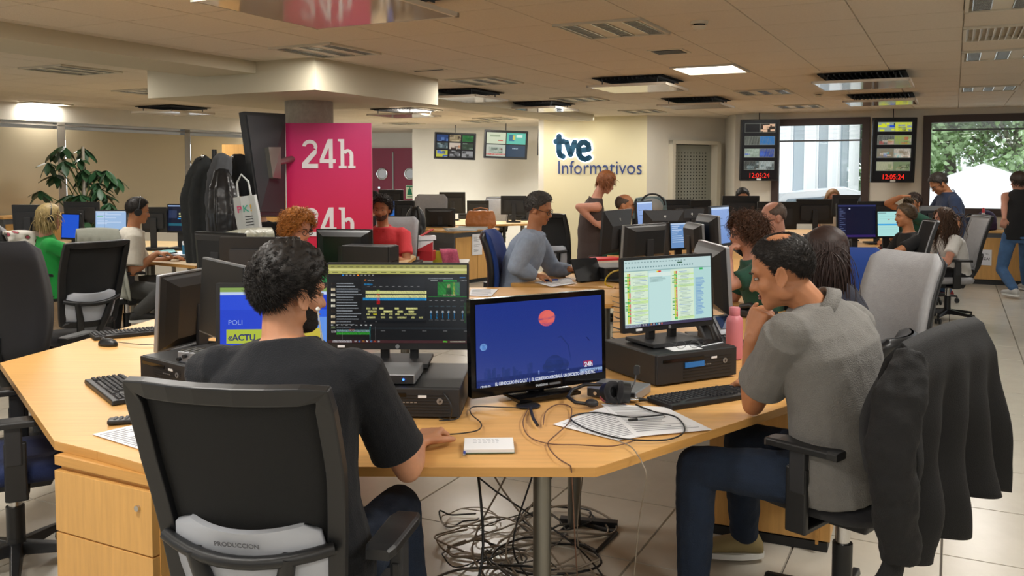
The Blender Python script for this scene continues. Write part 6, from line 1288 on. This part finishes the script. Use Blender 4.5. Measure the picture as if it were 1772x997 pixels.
t = thing('bag', 'small dark blue bag on the beech cabinet beside the girl', 'bag', V(PD(1678, 385, q.y).x, q.y, .765)); mb = MB().ell((0, 0, .09), (.1, .07, .1)).build('body', mat('bag_navy', '#1a2238', .8), t); MB().tube([(.06 * cos(a), 0, .17 + .06 * sin(a)) for a in [pi * i / 10 for i in range(11)]], .007, 6).build('handle', BLK, t)
# middle cabinet with papers
oc = flat(PZ(786, 494, 0)); oc2 = flat(PZ(862, 483, 0)); uc = (oc2 - oc); Lc = uc.length; uc.normalize(); nc = V(uc.y, -uc.x, 0)
cabinet('beech cabinet with grey edges and a sheet of paper hanging on its doors', oc, uc, nc, Lc, .95, .76, 2, handles=False, plinth=.05)
q = PW(823, 423, oc, nc); t = thing('paper_notice', 'printed sheet hanging over the edge of the middle cabinet', 'paper', q + nc * .03, atan2(uc.y, uc.x)); MB().box((0, -.001, 0), (.21, .002, .3)).build('sheet', PAPER, t); art(t, .19, .28, [(0, 0, 1, 1, '#e2e4e8')] + rows(.1, .1, .9, 6, .045, '#8a8c92', rq) + rows(.1, .5, .9, 3, .045, '#8a8c92', rq) + rows(.1, .75, .8, 3, .045, '#70727a', rq), 'print', -.003, PRINT)
dl = flat(PZ(735, 480, 0)); cb2 = lambda x, y, z=.765: PZ(x, y, z)
t = thing('handbag', 'tan leather handbag standing on the middle cabinet', 'bag', cb2(832, 395)); mb = MB(); rg = [[V(x * w * 1.5, y * dd * 1.3, z * 1.35) for x, y in ((-1, -.6), (-.5, -1), (.5, -1), (1, -.6), (1, .6), (.5, 1), (-.5, 1), (-1, .6))] for z, w, dd in ((0, .13, .08), (.05, .15, .09), (.14, .14, .06), (.19, .12, .03))]
mb.ring(rg, True, True); remesh(mb.build('body', mat('leather_tan', '#a5622c', .5, bump=.3, bscale=60, var=.12, vscale=10), t), .01, 2, .02, .06)
for s_ in (-1, 1): MB().tube([(-.12, s_ * .03, .23), (-.1, s_ * .05, .28), (0, s_ * .07, .3), (.1, s_ * .05, .28), (.12, s_ * .03, .23)], .006, 6).build('handle', MC['leather_tan'], t)
for k, (x, y, l) in enumerate([(797, 399, 'lower stack of loose papers on the middle cabinet'), (818, 396, 'stack of papers beside the tan handbag')]):
    t = thing('paper_stack', l, 'paper', cb2(x, y), R(10 - 20 * k), 'papers on the middle cabinet'); 
    for j in range(4): MB().box((.006 * (j % 2), .004 * j, .004 + j * .008), (.42, .28, .009), Matrix.Rotation(.08 * j, 4, 'Z')).build('sheets', PAPER if j % 2 == 0 else mat('card_grey', '#9aa09c', .8), t)
WR = mat('box_red', '#b3202a', .6); 
for k, (x, y, z, l, rz, c_) in enumerate([(735, 441, .52, 'red and white cardboard box, lower of the two by the cabinet', -8, WR), (733, 424, .66, 'red and white cardboard box, upper of the two by the cabinet', 4, PAPER)]):
    p = PD(x, y, 9.4); t = thing('cardboard_box', l, 'box', (p.x, p.y, p.z - .06), R(rz), 'red and white boxes'); MB().box((0, 0, .055), (.2, .16, .1)).build('box', c_, t); MB().prism([(-.1, 0), (.1, 0), (.1, .1)] if k else [(-.1, .0), (-.04, 0), (-.04, .05), (-.1, .05)], .081, .083, Matrix.Rotation(pi / 2, 4, 'X')).build('printed_panel', WR if k else PAPER, t)
p = PD(737, 408, 9.4); t = thing('cardboard_tray', 'open folded white and red carton on top of the boxes', 'box', (p.x, p.y, p.z - .04), R(12)); MB().box((0, 0, .02), (.2, .15, .04)).build('tray', PAPER, t); MB().box((.04, 0, .06), (.16, .14, .006), Matrix.Rotation(-.5, 4, 'Y')).build('flap', WR, t)
p = PD(763, 445, 9.6); t = thing('side_shelf', 'low grey metal side cabinet carrying the red boxes', 'cabinet', (p.x - .1, 9.7, 0)); MB().box((0, .15, .29), (.75, .5, .56)).build('body', GREY, t); MB().box((0, .15, .58), (.78, .52, .02)).build('top', STEEL, t); MB().box((-.2, -.105, .45), (.3, .01, .18)).build('drawer', WOODL, t)
t = thing('pink_cloth', 'pink patterned cloth hanging off the grey side cabinet', 'cloth', PD(775, 441, 9.42)); mb = MB(); rg = []
vs = []; 
for j in range(9):
    for i in range(7): vs.append(V(-.1 + i * .03 + j * .006, -.0 - .015 * sin(i * 1.4 + j * .3), .05 - (0 if j < 3 else (j - 3) * .03)) + V(0, .1 - .035 * min(j, 3), 0))
o = MB().add(vs, [(j * 7 + i, j * 7 + i + 1, j * 7 + i + 8, j * 7 + i + 7) for j in range(8) for i in range(6)], None, True).build('cloth', mat('cloth_pink', '#b0506a', .8, var=.3, vscale=40), t); o.modifiers.new('s', 'SOLIDIFY').thickness = .006
p = PD(757, 430, 9.5); t = thing('yellow_box', 'small yellow box beside the red cartons', 'box', (p.x, 9.5, .6)); MB().box((0, 0, .07), (.1, .06, .14)).build('box', mat('box_yellow', '#b8ae28', .6), t)
t = thing('flag', 'small red and yellow flag on a stick beside the coral-shirted man', 'flag', PZ(698, 400, .74)); MB().cyl((0, 0, 0), (.02, 0, .42), .004, n=6).build('stick', STEEL, t)
for c_, a_, b_ in (('#c01a20', 0, .25), ('#e8c020', .25, .75), ('#c01a20', .75, 1)): MB().add([(.02 + a_ * .09, -.01, .4 - a_ * .05), (.02 + b_ * .09, -.01, .4 - b_ * .05), (.0 + b_ * .1, 0, .12 + b_ * .02), (.0 + a_ * .1, 0, .12 + a_ * .02)], [(0, 1, 2, 3)]).build('stripe', mat('flag_' + c_[1:], c_, .7), t).modifiers.new('s', 'SOLIDIFY').thickness = .003
p = PD(716, 392, 11); t = thing('backpack', 'black glossy backpack beside the small flag', 'bag', (p.x, 11.2, .735)); mb = MB().ell((0, 0, .2), (.14, .1, .22)).ell((0, -.07, .12), (.1, .06, .1)); remesh(mb.build('body', mat('bag_black', '#141416', .4), t), .014, 3); 
for s_ in (-1, 1): MB().tube([(s_ * .05, -.08, .1), (s_ * .07, -.16, .25), (s_ * .04, -.06, .42)], .012, 6).build('strap', BLK, t)
# left cabinet, shelf unit
oL = flat(PZ(-30, 470, 0)); cabinet('beech and grey cabinet at the far left under the plant', LWo * 0 + flat(LW(-40, 300)) + LWn * .5, D1, LWn, 1.9, .45, 1.02, 2, handles=False)
t = thing('document_tray', 'pile of black document trays on the left cabinet', 'tray', V(*(PZ(62, 357, 1.03))[:2], 1.03), R(-30)); 
for k in range(3): MB().box((.02 * k, 0, .015 + k * .035), (.5 + .1 * (k == 0), .3, .02)).build('tray', BLK, t, bevel=.004)
sh = PD(440, 320, 10.5); t = thing('shelf_unit', 'beech shelf unit glimpsed behind the coats', 'shelf', (sh.x, 10.8, 0)); MB().box((0, .1, .97), (.9, .35, 1.9)).build('body', WOODC, t); MB().box((.05, -.09, 1.55), (.3, .02, .2)).build('picture', GREY, t)
# ---------------------------------------------------------------- middle and far desks and their monitors
PZC = [0]
def pdesk(label, pts, legs=None, m=None, z=.73):
    PZC[0] += 1; z = z - .0012 * (PZC[0] % 6)
    q = [p2(*p, z) for p in pts]; c = (sum(p[0] for p in q) / len(q), sum(p[1] for p in q) / len(q))
    return desk(label, q, z, m=m or WOOD, legs=[(c[0] + (p[0] - c[0]) * .8, c[1] + (p[1] - c[1]) * .8) for p in q[::max(1, len(q) // 4)]], legr=.025)
pdesk('beech desk with the tablet and papers of the man in the light blue shirt', [(884, 490), (1062, 499), (1085, 470), (1060, 452), (960, 462)])
pdesk('beech desk under the cluster of tilted monitors in the middle', [(1065, 498), (1310, 510), (1300, 455), (1235, 410), (1120, 410), (1050, 440)])
pdesk('beech desk of the woman in dark green', [(1200, 500), (1290, 545), (1330, 500), (1262, 470)], z=.728)
pdesk('beech desk of the woman with the bun and the girl in white', [(1380, 432), (1400, 470), (1500, 466), (1535, 450), (1600, 425), (1540, 408), (1420, 415)])
pdesk('beech desk under the dark monitors before the left window', [(1240, 404), (1330, 420), (1606, 414), (1590, 402), (1262, 394)])
pdesk('long pale desk along the white back wall', [(640, 378), (660, 392), (932, 387), (932, 378)], m=WOODL)
pdesk('pale desk of the coral-shirted man', [(600, 440), (600, 458), (690, 464), (720, 444), (700, 434)], m=WOODL)
pdesk('pale desk with papers in front of the white-shirted man at the left', [(250, 452), (338, 460), (420, 445), (330, 422), (240, 430)], m=WOODL)
pdesk('pale desk under the monitors at the far left', [(40, 432), (100, 452), (245, 440), (330, 418), (110, 414)], m=WOODL)
pdesk('pale desk behind the red sign where the red-haired woman sits', [(400, 415), (470, 425), (530, 415), (480, 400)], m=WOODL)
pdesk('small pale desk under the monitors beside the red doors', [(645, 399), (640, 418), (735, 420), (730, 398)], m=WOODL)
def mm(label, x, y, d, w, h, yaw, rects=None, **k):
    k.setdefault('bz', .014); k.setdefault('bbz', .02); return monitor('monitor', label, x, y, d, w, h, yaw, rects, group='monitors on the farther desks', **k)
BLU = [(0, 0, 1, 1, '#6f8fc8'), (0, 0, 1, .06, '#aac0e0'), (.1, .3, .6, .32, '#40608a'), (.1, .5, .7, .52, '#40608a')]
def ui(base, acc, n=10, sd=1):
    r = random.Random(sd); return [(0, 0, 1, 1, base), (0, 0, 1, .06, acc)] + [(.05, .1 + k * .08, .05 + r.uniform(.2, .8), .13 + k * .08, acc) for k in range(n)]
mm('tilted black monitor back with a white slashed logo, left of the cluster', 1064, 400, 7.0, .52, .34, 238, back='hp')
mm('black monitor back with a hump and a silver edge, in front of the cluster', 1112, 418, 6.2, .46, .25, 222, back='hump', frame=SILV)
mm('black monitor back with a white slashed logo in the middle of the cluster', 1147, 388, 8.4, .42, .27, 195, back='hp')
mm('shiny monitor back with a bright slashed logo at the right of the cluster', 1192, 382, 9.0, .38, .25, 212, back='hp')
mm('monitor with a pale blue table on screen in the middle of the cluster', 1180, 408, 7.4, .27, .24, 30, ui('#6a8fc0', '#b9cce6', 9, 4))
mm('monitor with a blue screen seen at a slant behind the logo monitors', 1116, 372, 9.4, .42, .30, 58, BLU)
mm('dark blue monitor back with a long slot at the rear of the cluster', 1169, 364, 10.6, .42, .26, 184, back='plain')
mm('plain black monitor back at the right rear of the cluster', 1210, 369, 10.2, .28, .30, 205, back='plain')
mm('slanted monitor with a pale blue document left of the curly brown-haired woman', 1247, 391, 7.2, .36, .33, 52, BLU + [(.3, .6, .5, .62, '#40608a')])
mm('beige-edged monitor seen edge-on, left of the pale blue document', 1230, 404, 7.0, .4, .3, 100, back='hump', frame=SILV)
mm('beige-edged monitor seen edge-on, right of the pale blue table screen', 1206, 412, 7.0, .36, .24, 98, back='hump', frame=SILV)
mm('black monitor back with a round logo by the door', 1281, 363, 12.0, .50, .38, 180, back='plain')
mm('black monitor back behind the balding man with headphones', 1344, 373, 11.4, .52, .36, 181, back='plain')
mm('black monitor back with a round logo in front of the left window', 1409, 366, 11.8, .50, .33, 180, back='plain')
mm('dark grey monitor back before the window frame', 1464, 356, 11.0, .36, .27, 182, back='hump')
CODE = [(0, 0, 1, 1, '#10132a'), (0, 0, 1, .05, '#2a2f5a'), (0, .93, 1, 1, '#2f1f5a'), (.02, .08, .2, .9, '#181c36')] + [(.04, .12 + k * .06, .04 + .1 * (k % 3 + 1) / 2, .135 + k * .06, '#5a648a') for k in range(13)] + [(.28, .1, .32, .14, '#b0b4c8')]
mm('large monitor with dark code on screen facing the woman with the bun', 1483, 383, 9.2, .45, .37, 8, CODE)
mm('monitor with a light teal list on screen beside the dark code', 1537, 388, 9.2, .26, .29, 6, [(0, 0, 1, 1, '#a8dcd8'), (.02, .05, .4, .07, '#2a3a4a'), (0, .5, 1, .56, '#3aa0e0'), (.5, .3, .56, .34, '#a03030')] + [(.1, .2 + k * .09, .9, .205 + k * .09, '#7fb0b0') for k in range(8)])
mm('wide black monitor back above the teal list screen', 1515, 364, 10.6, .45, .22, 181, back='plain')
mm('small silver-rimmed monitor in front of the standing man', 1607, 372, 10.6, .3, .22, 181, frame=SILV)
mm('black monitor back standing on the back desk, left of the small one', 783, 351, 15.6, .46, .38, 176, back='plain', deskz=.735)
mm('small black monitor back on the back desk above the tan handbag', 827, 360, 15.4, .38, .26, 180, back='plain')
mm('black monitor back left of the light blue shirted man', 889, 355, 15.0, .44, .32, 178, back='plain')
mm('second black monitor back close behind the head of the blue shirted man', 914, 357, 15.6, .44, .30, 178, back='plain')
mm('black monitor back with a bulky rear on the middle cabinet', 762, 377, 13.3, .45, .29, 178, back='hump', deskz=.765)
mm('black monitor back left of the red door sign', 677, 342, 14.4, .4, .26, 180, back='plain')
mm('narrow monitor showing a blue picture behind the coral-shirted man', 681, 361, 12.6, .15, .24, 4, ui('#2f66b0', '#123060', 6, 3))
mm('black monitor back with a pale top edge next to the small flag', 700, 363, 12.4, .28, .26, 180, back='plain')
mm('black monitor back at the far left beside the blonde woman', 52, 379, 8.6, .33, .28, 176, back='plain')
mm('black monitor back in front of the plant', 143, 367, 10.2, .42, .24, 178, back='plain')
mm('monitor with a plain bright blue screen in front of the blonde woman', 122, 392, 9.0, .27, .27, -24, [(0, 0, 1, 1, '#1450c8')], back='plain')
mm('monitor with a pale chat list left of the white-shirted man', 192, 382, 9.8, .36, .24, 2, ui('#9ab8dc', '#c8d8ee', 8, 8) + [(.05, .25, .25, .3, '#7ac0a0'), (.3, .06, .31, 1, '#7f98c0')])
mm('black monitor back right of the white-shirted man', 268, 380, 9.8, .28, .28, 180, back='plain')
mm('monitor with a dark editing timeline beside the hanging coats', 308, 378, 9.8, .28, .32, -14, [(0, 0, 1, 1, '#141a2c'), (.55, .3, .95, .36, '#c8c890'), (.55, .4, .95, .45, '#c8c890'), (.5, .5, .95, .54, '#3a90d0'), (.05, .2, .45, .5, '#2a3450'), (.05, .7, .95, .8, '#1f5a6a'), (0, 0, 1, .05, '#8aa0c8')])
# small things on the far desks
def desk_at(x, y, z=.735): return PZ(x, y, z)
t = thing('tablet', 'black tablet on a folding stand in front of the light blue shirted man', 'tablet', desk_at(1022, 487), R(35)); Mq = Matrix.Rotation(R(-28), 4, 'X')
MB().rbox((0, 0, .1), (.26, .012, .19), .008, M=Mq).build('body', BLK, t, bevel=.003); MB().prism([(-.1, 0), (.1, 0), (.13, .1), (-.07, .1)], 0, .012).build('stand', FABK, t)
keyboard('black keyboard under the hands of the light blue shirted man', desk_at(985, 470), 20, False)
sheet('white sheet with a blue pen in front of the light blue shirted man', [Q(925, 489), Q(985, 481), Q(995, 491), Q(955, 497)], lines=6, z=.7345)
pen('blue pen on the sheet of the light blue shirted man', Q(965, 486), Q(940, 487), .736, PB, .006)
sheet('loose white paper sheet at the back edge behind the editing monitor', [Q(815, 500), Q(862, 501), Q(850, 513), Q(812, 512)], lines=5, z=.7345)
t = thing('red_folder', 'red folder on a white box beside the tablet', 'folder', desk_at(1048, 462), R(20)); MB().box((0, 0, .035), (.26, .2, .06)).build('box', WHITE, t); MB().box((0, 0, .075), (.24, .18, .018)).build('folder', mat('folder_red', '#c01c28', .5), t)
tower('black desktop computer under the tilted logo monitor', (PD(1052, 470, 6.9).x + .1, 7.15, .735), 20, (.4, .36, .1), logo=False)
cable('yellow cable curving behind the tablet', [PD(1082, 466, 6.7), PD(1062, 470, 6.5), PD(1050, 480, 6.4), PD(1048, 492, 6.4), PZ(1060, 497, .74)], .006, mat('cable_yellow', '#c8b020', .5))
t = thing('telephone', 'small black desk telephone receiver on the dark green woman\'s desk', 'telephone', desk_at(1310, 548), R(30), ); MB().rbox((0, 0, .02), (.16, .18, .04), .01).build('body', BLK2, t, bevel=.01); MB().tube([(-.05, .08, .05), (-.05, 0, .07), (-.05, -.08, .05)], .02, 8).build('handset', BLK, t)
t = thing('glass_bottle', 'clear plastic water bottle beside the bright blue screen', 'bottle', desk_at(139, 428)); lathe(MB(), [(.04, 0), (.042, .1), (.04, .17), (.018, .22), (.016, .24)]).build('body', mat('clear_plastic', '#a8b4bc', .1, alpha=.5), t)
t = thing('desk_calendar', 'white standing desk calendar with blue edges on the left desk', 'calendar', desk_at(332, 440), R(-20)); MB().box((0, 0, .07), (.16, .05, .14), Matrix.Rotation(.2, 4, 'X')).build('calendar', PAPER, t); MB().box((-.07, -.02, .06), (.03, .05, .12)).build('spine', mat('teal_edge', '#1f6a90', .6), t)
t = thing('cup', 'small orange cup at the edge of the left desk', 'cup', desk_at(330, 449)); lathe(MB(), [(.03, 0), (.038, .09), (.034, .09), (.028, .01)]).build('body', mat('cup_orange', '#c88420', .5), t)
for k, (a_, l) in enumerate([((300, 440), 'white papers under the hand of the white-shirted man'), ((285, 436), 'pale teal leaflet beside the headphone man\'s keyboard'), ((670, 447), 'brown envelope before the coral-shirted man')]):
    x, y = a_; sheet(l, [Q(x - 22, y), Q(x + 14, y - 5), Q(x + 24, y + 3), Q(x - 12, y + 6)], z=.735, m=[PAPER, mat('paper_teal', '#7fb8bc', .7), mat('envelope', '#7a5a40', .8)][k])
keyboard('black keyboard by the hands of the white-shirted man', desk_at(308, 446), -30, False)
mouse('mouse by the bun woman', desk_at(1512, 442), 90) ['label'] = 'small mouse beside the hands of the woman with the bun'
keyboard('black keyboard before the woman with the bun', desk_at(1488, 447), 85, False)
t = thing('headphones', 'black headphones lying on the desk of the woman with the bun', 'headphones', desk_at(1535, 432), R(40)); MB().tube([(.09 * cos(a), 0, .02 + .09 * sin(a)) for a in [pi * i / 12 for i in range(13)]], .009, 6).build('headband', BLK, t)
for s_ in (-1, 1): MB().cyl((s_ * .1, 0, .03), (s_ * .07, 0, .03), .038, n=14).build('ear_cup', BLK, t)
for k, (x, y, l) in enumerate([(1530, 437, 'dark red pouch between the screens and the typing woman'), (1560, 422, 'black marker stand next to the teal list screen')]):
    t = thing('pouch' if k == 0 else 'pen_holder', l, 'pouch' if k == 0 else 'pen holder', desk_at(x, y)); MB().rbox((0, 0, .03), (.12, .06, .06), .012).build('body', mat('pouch_red', '#6a1420', .7) if k == 0 else BLK, t, bevel=.01)
for k in range(3): tower(['black desktop computer on the back desk by the white wall', 'black desktop computer under the far monitor left of the cream wall', 'black desktop computer beneath the dark code monitor'][k], [desk_at(812, 379), desk_at(900, 381), desk_at(1445, 432)][k] + V(0, .2, 0), 0, (.4, .35, .09), logo=False)
# ---------------------------------------------------------------- plant
pp = PD(140, 330, 11.0); t = thing('potted_plant', 'tall leafy umbrella plant before the blinds at the left', 'plant', (pp.x, pp.y, 0)); rp_ = random.Random(4)
lathe(MB(), [(.16, 0), (.2, .05), (.24, .42), (.25, .45), (.22, .45), (.2, .4)]).build('pot', mat('pot_brown', '#4a3a30', .7), t); MB().cyl((0, 0, .38), (0, 0, .42), .2, n=20).build('soil', mat('soil', '#2a2018', .9), t)
LF = mat('leaf_plant', '#24442a', .38, var=.25, vscale=20, spec=.5); MB().cyl((.03, 0, .3), (.04, 0, 1.9), .018).build('stake', mat('stake_wood', '#8a8478', .7), t); STM = mat('stem_green', '#4a5a30', .6)
lm = MB(); n_ = 6; L_ = .155; rgv = []
for i in range(n_ + 1):
    f_ = i / n_; w_ = .032 * sin(pi * min(1, f_ * .97 + .02)) ** .8; rgv += [(-w_, f_ * L_, -.018 * f_ ** 2 + .005), (0, f_ * L_, -.018 * f_ ** 2), (w_, f_ * L_, -.018 * f_ ** 2 + .005)]
lm.add(rgv, [(i * 3 + j, i * 3 + j + 1, i * 3 + j + 4, i * 3 + j + 3) for i in range(n_) for j in range(2)], None, True); LME = lm.mesh('leaf'); LME.materials.append(LF); cnt = 0
CL = [(-.42, .22, 1.85, 1), (-.2, 0, 1.9, 1), (0, .1, 1.88, 1), (-.4, 0, 1.7, 1), (-.35, .1, 1.55, 1), (-.15, -.1, 1.72, 1), (.05, 0, 1.62, 1), (-.05, .15, 1.5, 1), (.2, 0, 1.45, 1), (.33, 0, 1.6, 1), (.42, .1, 1.5, 1), (.25, .1, 1.3, 1), (.05, -.1, 1.3, 1), (.35, 0, 1.2, 1), (.15, .1, 1.1, 1), (-.12, 0, 1.3, 1), (-.1, .1, 1.12, 1), (.3, -.1, 1.02, 1), (.1, -.12, .98, 1), (.42, .05, .95, 1), (-.5, .0, 1.35, 1), (.0, .0, 1.75, 1), (.18, .05, 1.6, 1), (.28, -.1, 1.38, 1)]
for (x, y, z, _) in CL:
    c_ = V(x, y, z); MB().tube([V(.03, 0, max(.4, z - .5)), V(x * .5, y * .5, z - .15), c_], [.01, .007, .004], 5).build('stem', STM, t)
    n2 = rp_.randint(7, 10); 
    for k in range(n2):
        a_ = 2 * pi * k / n2 + rp_.uniform(-.2, .2); o = bpy.data.objects.new('leaf', LME); COL.objects.link(o); o.parent = t; o.location = c_; o.rotation_euler = (rp_.uniform(-1.15, -.25), rp_.uniform(-.3, .3), a_); s_ = rp_.uniform(1.0, 1.5); o.scale = (s_, s_, s_)
# ---------------------------------------------------------------- cables on and under the front desk
CB = BLK; CT = mat('cable_beige', '#8a7f70', .6); CD_ = mat('cable_copper', '#6a4a38', .5)
def qz(pts, z=.738): return [PZ(x, y, z + (.004 if i % 2 else 0)) for i, (x, y) in enumerate(pts)]
cable('black microphone cable looping over the printed sheets', qz([(1100, 700), (1130, 712), (1170, 722), (1185, 745), (1160, 760), (1110, 762), (1060, 756), (1010, 740), (988, 722), (1030, 714), (1090, 722), (1150, 718)]), .0028)
cable('thin black cable from the television foot to the left along the desk', qz([(912, 706), (870, 705), (820, 704), (815, 716), (832, 732), (828, 744), (800, 750), (770, 752)]), .0022)
cable('thin brown loop of cable before the television', qz([(915, 706), (905, 730), (915, 755), (950, 768), (1000, 770), (1060, 772), (1100, 762)]), .002, CD_)
cable('second thin brown loop of cable left of the printed sheets', qz([(940, 735), (945, 712), (965, 700), (988, 705), (985, 730), (965, 750), (948, 768), (962, 790), (985, 805)]), .002, CD_)
cable('black connector cable at the round cable outlet', qz([(918, 706), (922, 722), (930, 736)], .742), .006)
cable('thin cable falling over the front edge below the headset', qz([(1060, 760), (1090, 772), (1105, 790), (1112, 803)]) + [V(PZ(1116, 806, .73).x, PZ(1116, 806, .73).y - .03, .70), V(.4, 2.72, .5), V(.38, 2.8, .2), V(.3, 2.9, .02)], .002, CT)
cable('cable falling over the front edge beside the steel leg', qz([(985, 805)]) + [V(PZ(990, 809, .73).x, 2.56, .70), V(.2, 2.7, .4), V(.24, 3.0, .1), V(.3, 3.2, .02)], .0022, CD_)
cable('black cable from the drive box to the mouse hand', qz([(806, 690), (800, 710), (790, 725), (760, 728)]) , .0025)
cable('black cable drooping across the editing monitor stand', [PD(735, 650, 3.3), PD(760, 672, 3.1), PD(780, 700, 2.98), PZ(776, 726, .74), PZ(745, 716, .74)], .0025)
cable('keyboard cable at the far left', qz([(205, 592), (240, 596), (284, 598), (300, 604)]), .002)
rc = random.Random(12)
for k in range(20):
    cx, cy = rc.uniform(-.35, .3), rc.uniform(3.2, 4.0); a0 = rc.uniform(0, 6); n3 = rc.randint(8, 13); r0 = rc.uniform(.07, .24)
    pts = [V(cx + r0 * (1 + .3 * sin(j * .9)) * cos(a0 + j * .8), cy + r0 * .8 * sin(a0 + j * .8), .01 + .05 * abs(sin(j * 1.3 + k)) * rc.random()) for j in range(n3)]
    pass
    cable('tangled cable lying on the floor under the front desk', pts, rc.choice([.003, .004, .005]), [CT, BLK, CT, mat('cable_grey', '#55524c', .6)][k % 4], 'tangled cables under the front desk')
for k in range(6):
    x0 = .35 - k * .1; x1 = rc.uniform(-.5, .3); cable('cable hanging down under the front desk', [V(x0, 3.75, .70), V(x0 - .05, 3.6, .4), V(x1, 3.5, .08), V(x1 + .1, 3.2, .012), V(x1 - .15, 3.0 + rc.random() * .3, .012)], rc.choice([.003, .004]), [CT, CT, BLK][k % 3], 'hanging cables under the front desk')
cable('long black cable hanging in a bow left of the steel leg', [V(-.15, 3.2, .70), V(-.1, 3.0, .3), V(-.16, 2.9, .05), V(-.12, 2.75, .012), V(0, 2.6, .012)], .005, BLK, None)
c4f = [flat(PZ(x, y, 0)) for x, y in ((967, 925), (1032, 958), (1066, 924), (990, 905))]; cf = sum(c4f, V(0, 0, 0)) / 4; t = thing('floor_box', 'open square floor socket frame under the front desk', 'floor box', cf)
mb = MB(); 
for i in range(4): mb.tube([c4f[i] - cf + V(0, 0, .006), c4f[(i + 1) % 4] - cf + V(0, 0, .006)], .012, 4)
mb.build('frame', BLK, t); MB().box((0, .12, .015), (.26, .04, .025), Matrix.Rotation(-.2, 4, 'Z')).build('socket_strip', BLK, t)
mb = MB()
for k, (x, y) in enumerate([(1062, 530), (1068, 600)]): pass
for k in range(10):
    y0 = 512 + k * 9; cable('loose cable on the desk between the television and the spreadsheet monitor', qz([(1060 + rc.uniform(-4, 4), y0), (1078 + rc.uniform(-6, 10), y0 + rc.uniform(-6, 10)), (1100, y0 + rc.uniform(-14, 14)), (1118 + rc.uniform(-8, 14), y0 + rc.uniform(-10, 16))], .745), rc.choice([.002, .003, .004]), [BLK, CT, BLK, STEEL][k % 4], 'loose cables left of the spreadsheet monitor')
for k in range(9):
    cable('loose cable on the desk behind the editing monitor', [PZ(575 + k * 14, 636 + rc.uniform(-6, 4), .74), PZ(600 + rc.uniform(-10, 60), 625 + rc.uniform(-5, 10), .76 + rc.uniform(0, .08)), PZ(640 + rc.uniform(-10, 60), 632, .75 + rc.uniform(0, .06)), PZ(665 + k * 9, 640, .745)], rc.choice([.002, .003]), [BLK, BLK, CT][k % 3], 'loose cables behind the editing monitor')
